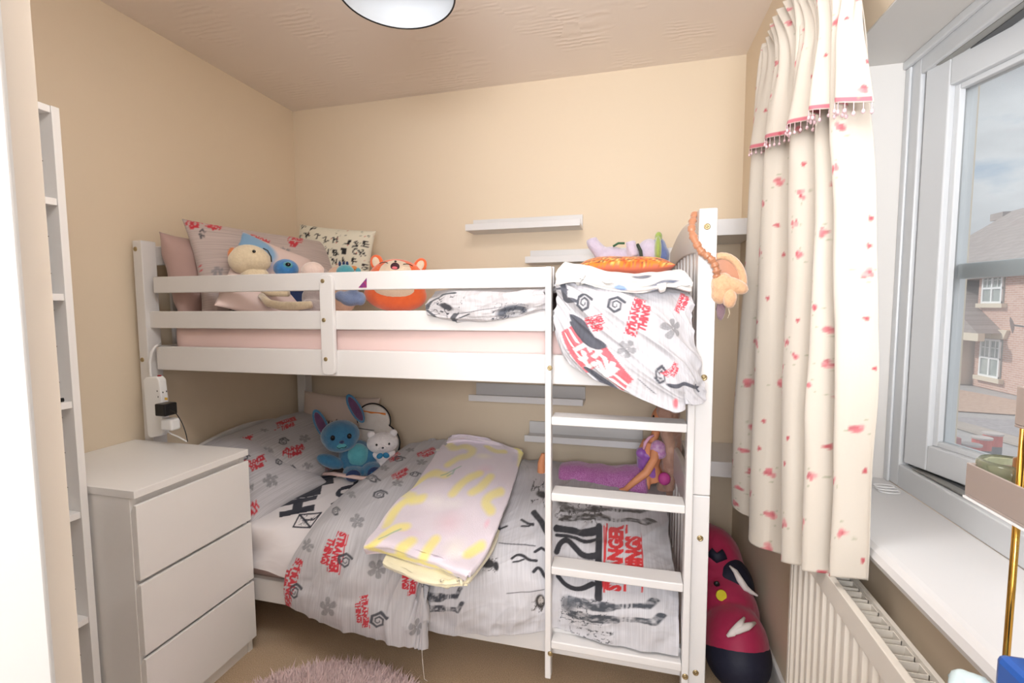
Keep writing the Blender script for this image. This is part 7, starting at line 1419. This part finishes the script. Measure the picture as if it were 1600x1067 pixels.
# blue bottle
XB = .300
a = at(1553, 1016, X=XB); b_ = thing('blue_bottle', (XB+.03, a.y-.03, .7205), 'square blue plastic bottle with a round blue cap at the lower right', 'bottle')
m_bb = mat('deep_blue_plastic', L(36, 82, 158), .3)
obj('bottle_body', B(((XB, a.y-.075, .7212), (XB+.055, a.y, a.z))), m_bb, b_, bevel=.006)
cp_ = at(1600, 950, X=XB+.03); bm = bmesh.new(); lathe(bm, (XB+.026, a.y-.027, a.z+.0005), [(0, 0), (.017, 0), (.018, .004), (.018, .022), (.016, .024), (.011, .023), (.009, .015), (0, .015)], 28); obj('cap', bm, m_bb, b_, True)
bm = bmesh.new()
for k in range(4): box(bm, (XB-.0006, a.y-.055, a.z-.022-k*.008), (XB-.0001, a.y-.020-.006*(k % 3), a.z-.019-k*.008))
obj('printed_text', bm, mat('pink_print', L(170, 120, 190), .5), b_)
p = at(1522, 1062, X=.31); blob_ = blob('crumpled_wrapper', [((.31, p.y, p.z-.014), (.016, .022, .02)), ((.318, p.y-.02, p.z-.03), (.02, .03, .03)), ((.315, p.y-.015, (p.z+.70)/2), (.018, .022, (p.z-.71)/2))], mat('clear_wrap', L(196, 214, 218), .2), None, .004, fuzz=.012, fscale=60)
tag(blob_, 'crumpled pale wrapper beside the blue bottle', 'wrapper')
# coiled white cord left on the window board
bm = bmesh.new(); p = at(1385, 764, Z=ZS+.004)
for k in range(3): tube(bm, [(p.x+.0+.022*math.cos(a_/10*2*PI), p.y+.012*k-.012+.012*math.sin(a_/10*2*PI), ZS+.003+.0022*k) for a_ in range(11)], .0016, 6)
tag(obj('cord', bm, m_wplast, smooth=True), 'coil of white cord at the far end of the window board', 'cord')
# ================================================================== LIGHT
w = bpy.data.worlds.new('sky'); SC.world = w; w.use_nodes = True; N = w.node_tree.nodes; K = w.node_tree.links; bg = N['Background']
co = N.new('ShaderNodeTexCoord'); sp = N.new('ShaderNodeSeparateXYZ'); K.new(co.outputs['Generated'], sp.inputs[0])
mp = N.new('ShaderNodeMapping'); mp.inputs['Scale'].default_value = (2.2, 2.2, 5.5); mp.inputs['Location'].default_value = (0.35, .1, .2); K.new(co.outputs['Generated'], mp.inputs[0])
n = N.new('ShaderNodeTexNoise'); n.inputs['Scale'].default_value = 2.0; n.inputs['Detail'].default_value = 7; n.inputs['Roughness'].default_value = .55; K.new(mp.outputs[0], n.inputs[0])
cr_ = N.new('ShaderNodeValToRGB'); e = cr_.color_ramp.elements; e[0].position = .30; e[0].color = L(176, 200, 226); e[1].position = .42; e[1].color = L(240, 242, 246)
x = e.new(.66); x.color = L(206, 208, 214); K.new(n.outputs['Fac'], cr_.inputs[0]); K.new(cr_.outputs[0], bg.inputs[0]); bg.inputs[1].default_value = WORLD_S if 'WORLD_S' in globals() else 1.0
def area(name, loc, to, sx, sy, e, col=(1, 1, 1)):
    l = bpy.data.lights.new(name, 'AREA'); l.shape = 'RECTANGLE'; l.size = sx; l.size_y = sy; l.energy = e; l.color = col
    o = bpy.data.objects.new(name, l); COL.objects.link(o); o.location = loc; d = Vector(to)-Vector(loc); o.rotation_euler = d.to_track_quat('-Z', 'Y').to_euler(); return o
area('daylight_window', (1.75, .30, 2.35), (.2, 1.0, .9), 1.6, 1.2, 19, (.94, .97, 1))
area('added_fill_high', (-.22, -1.2, 2.1), (-.55, 1.7, .9), 1.0, .8, 8, (.97, .98, 1))  # added fill high behind the camera, no real source there
area('added_fill_low', (-.25, -1.2, .9), (-.1, 1.6, .4), .8, 1.2, 17, (.97, .98, 1))  # unseen fill added low behind the camera to lift the lower room
area('added_fill_up', (.05, -.75, 1.45), (-.3, .25, 2.3), .7, .5, 40, (.98, .98, 1))  # added upward fill that brightens the ceiling
area('added_fill_down', (-.40, .62, 2.28), (-.65, 1.1, .6), .9, .5, 20, (.99, .98, .98))  # unseen fill added under the ceiling to brighten the chest side
l = bpy.data.lights.new('sun', 'SUN'); l.energy = 2.6; l.angle = .05; l.color = (1, .96, .9); o = bpy.data.objects.new('sun', l); COL.objects.link(o); o.rotation_euler = Vector((.7, -.25, -.6)).to_track_quat('-Z', 'Y').to_euler()
SC.view_settings.view_transform = 'Standard'; SC.view_settings.look = 'None'; SC.view_settings.exposure = 0; SC.view_settings.gamma = 1; SC.view_settings.use_curve_mapping = False
SC.cycles.max_bounces = 8; SC.cycles.use_denoising = True
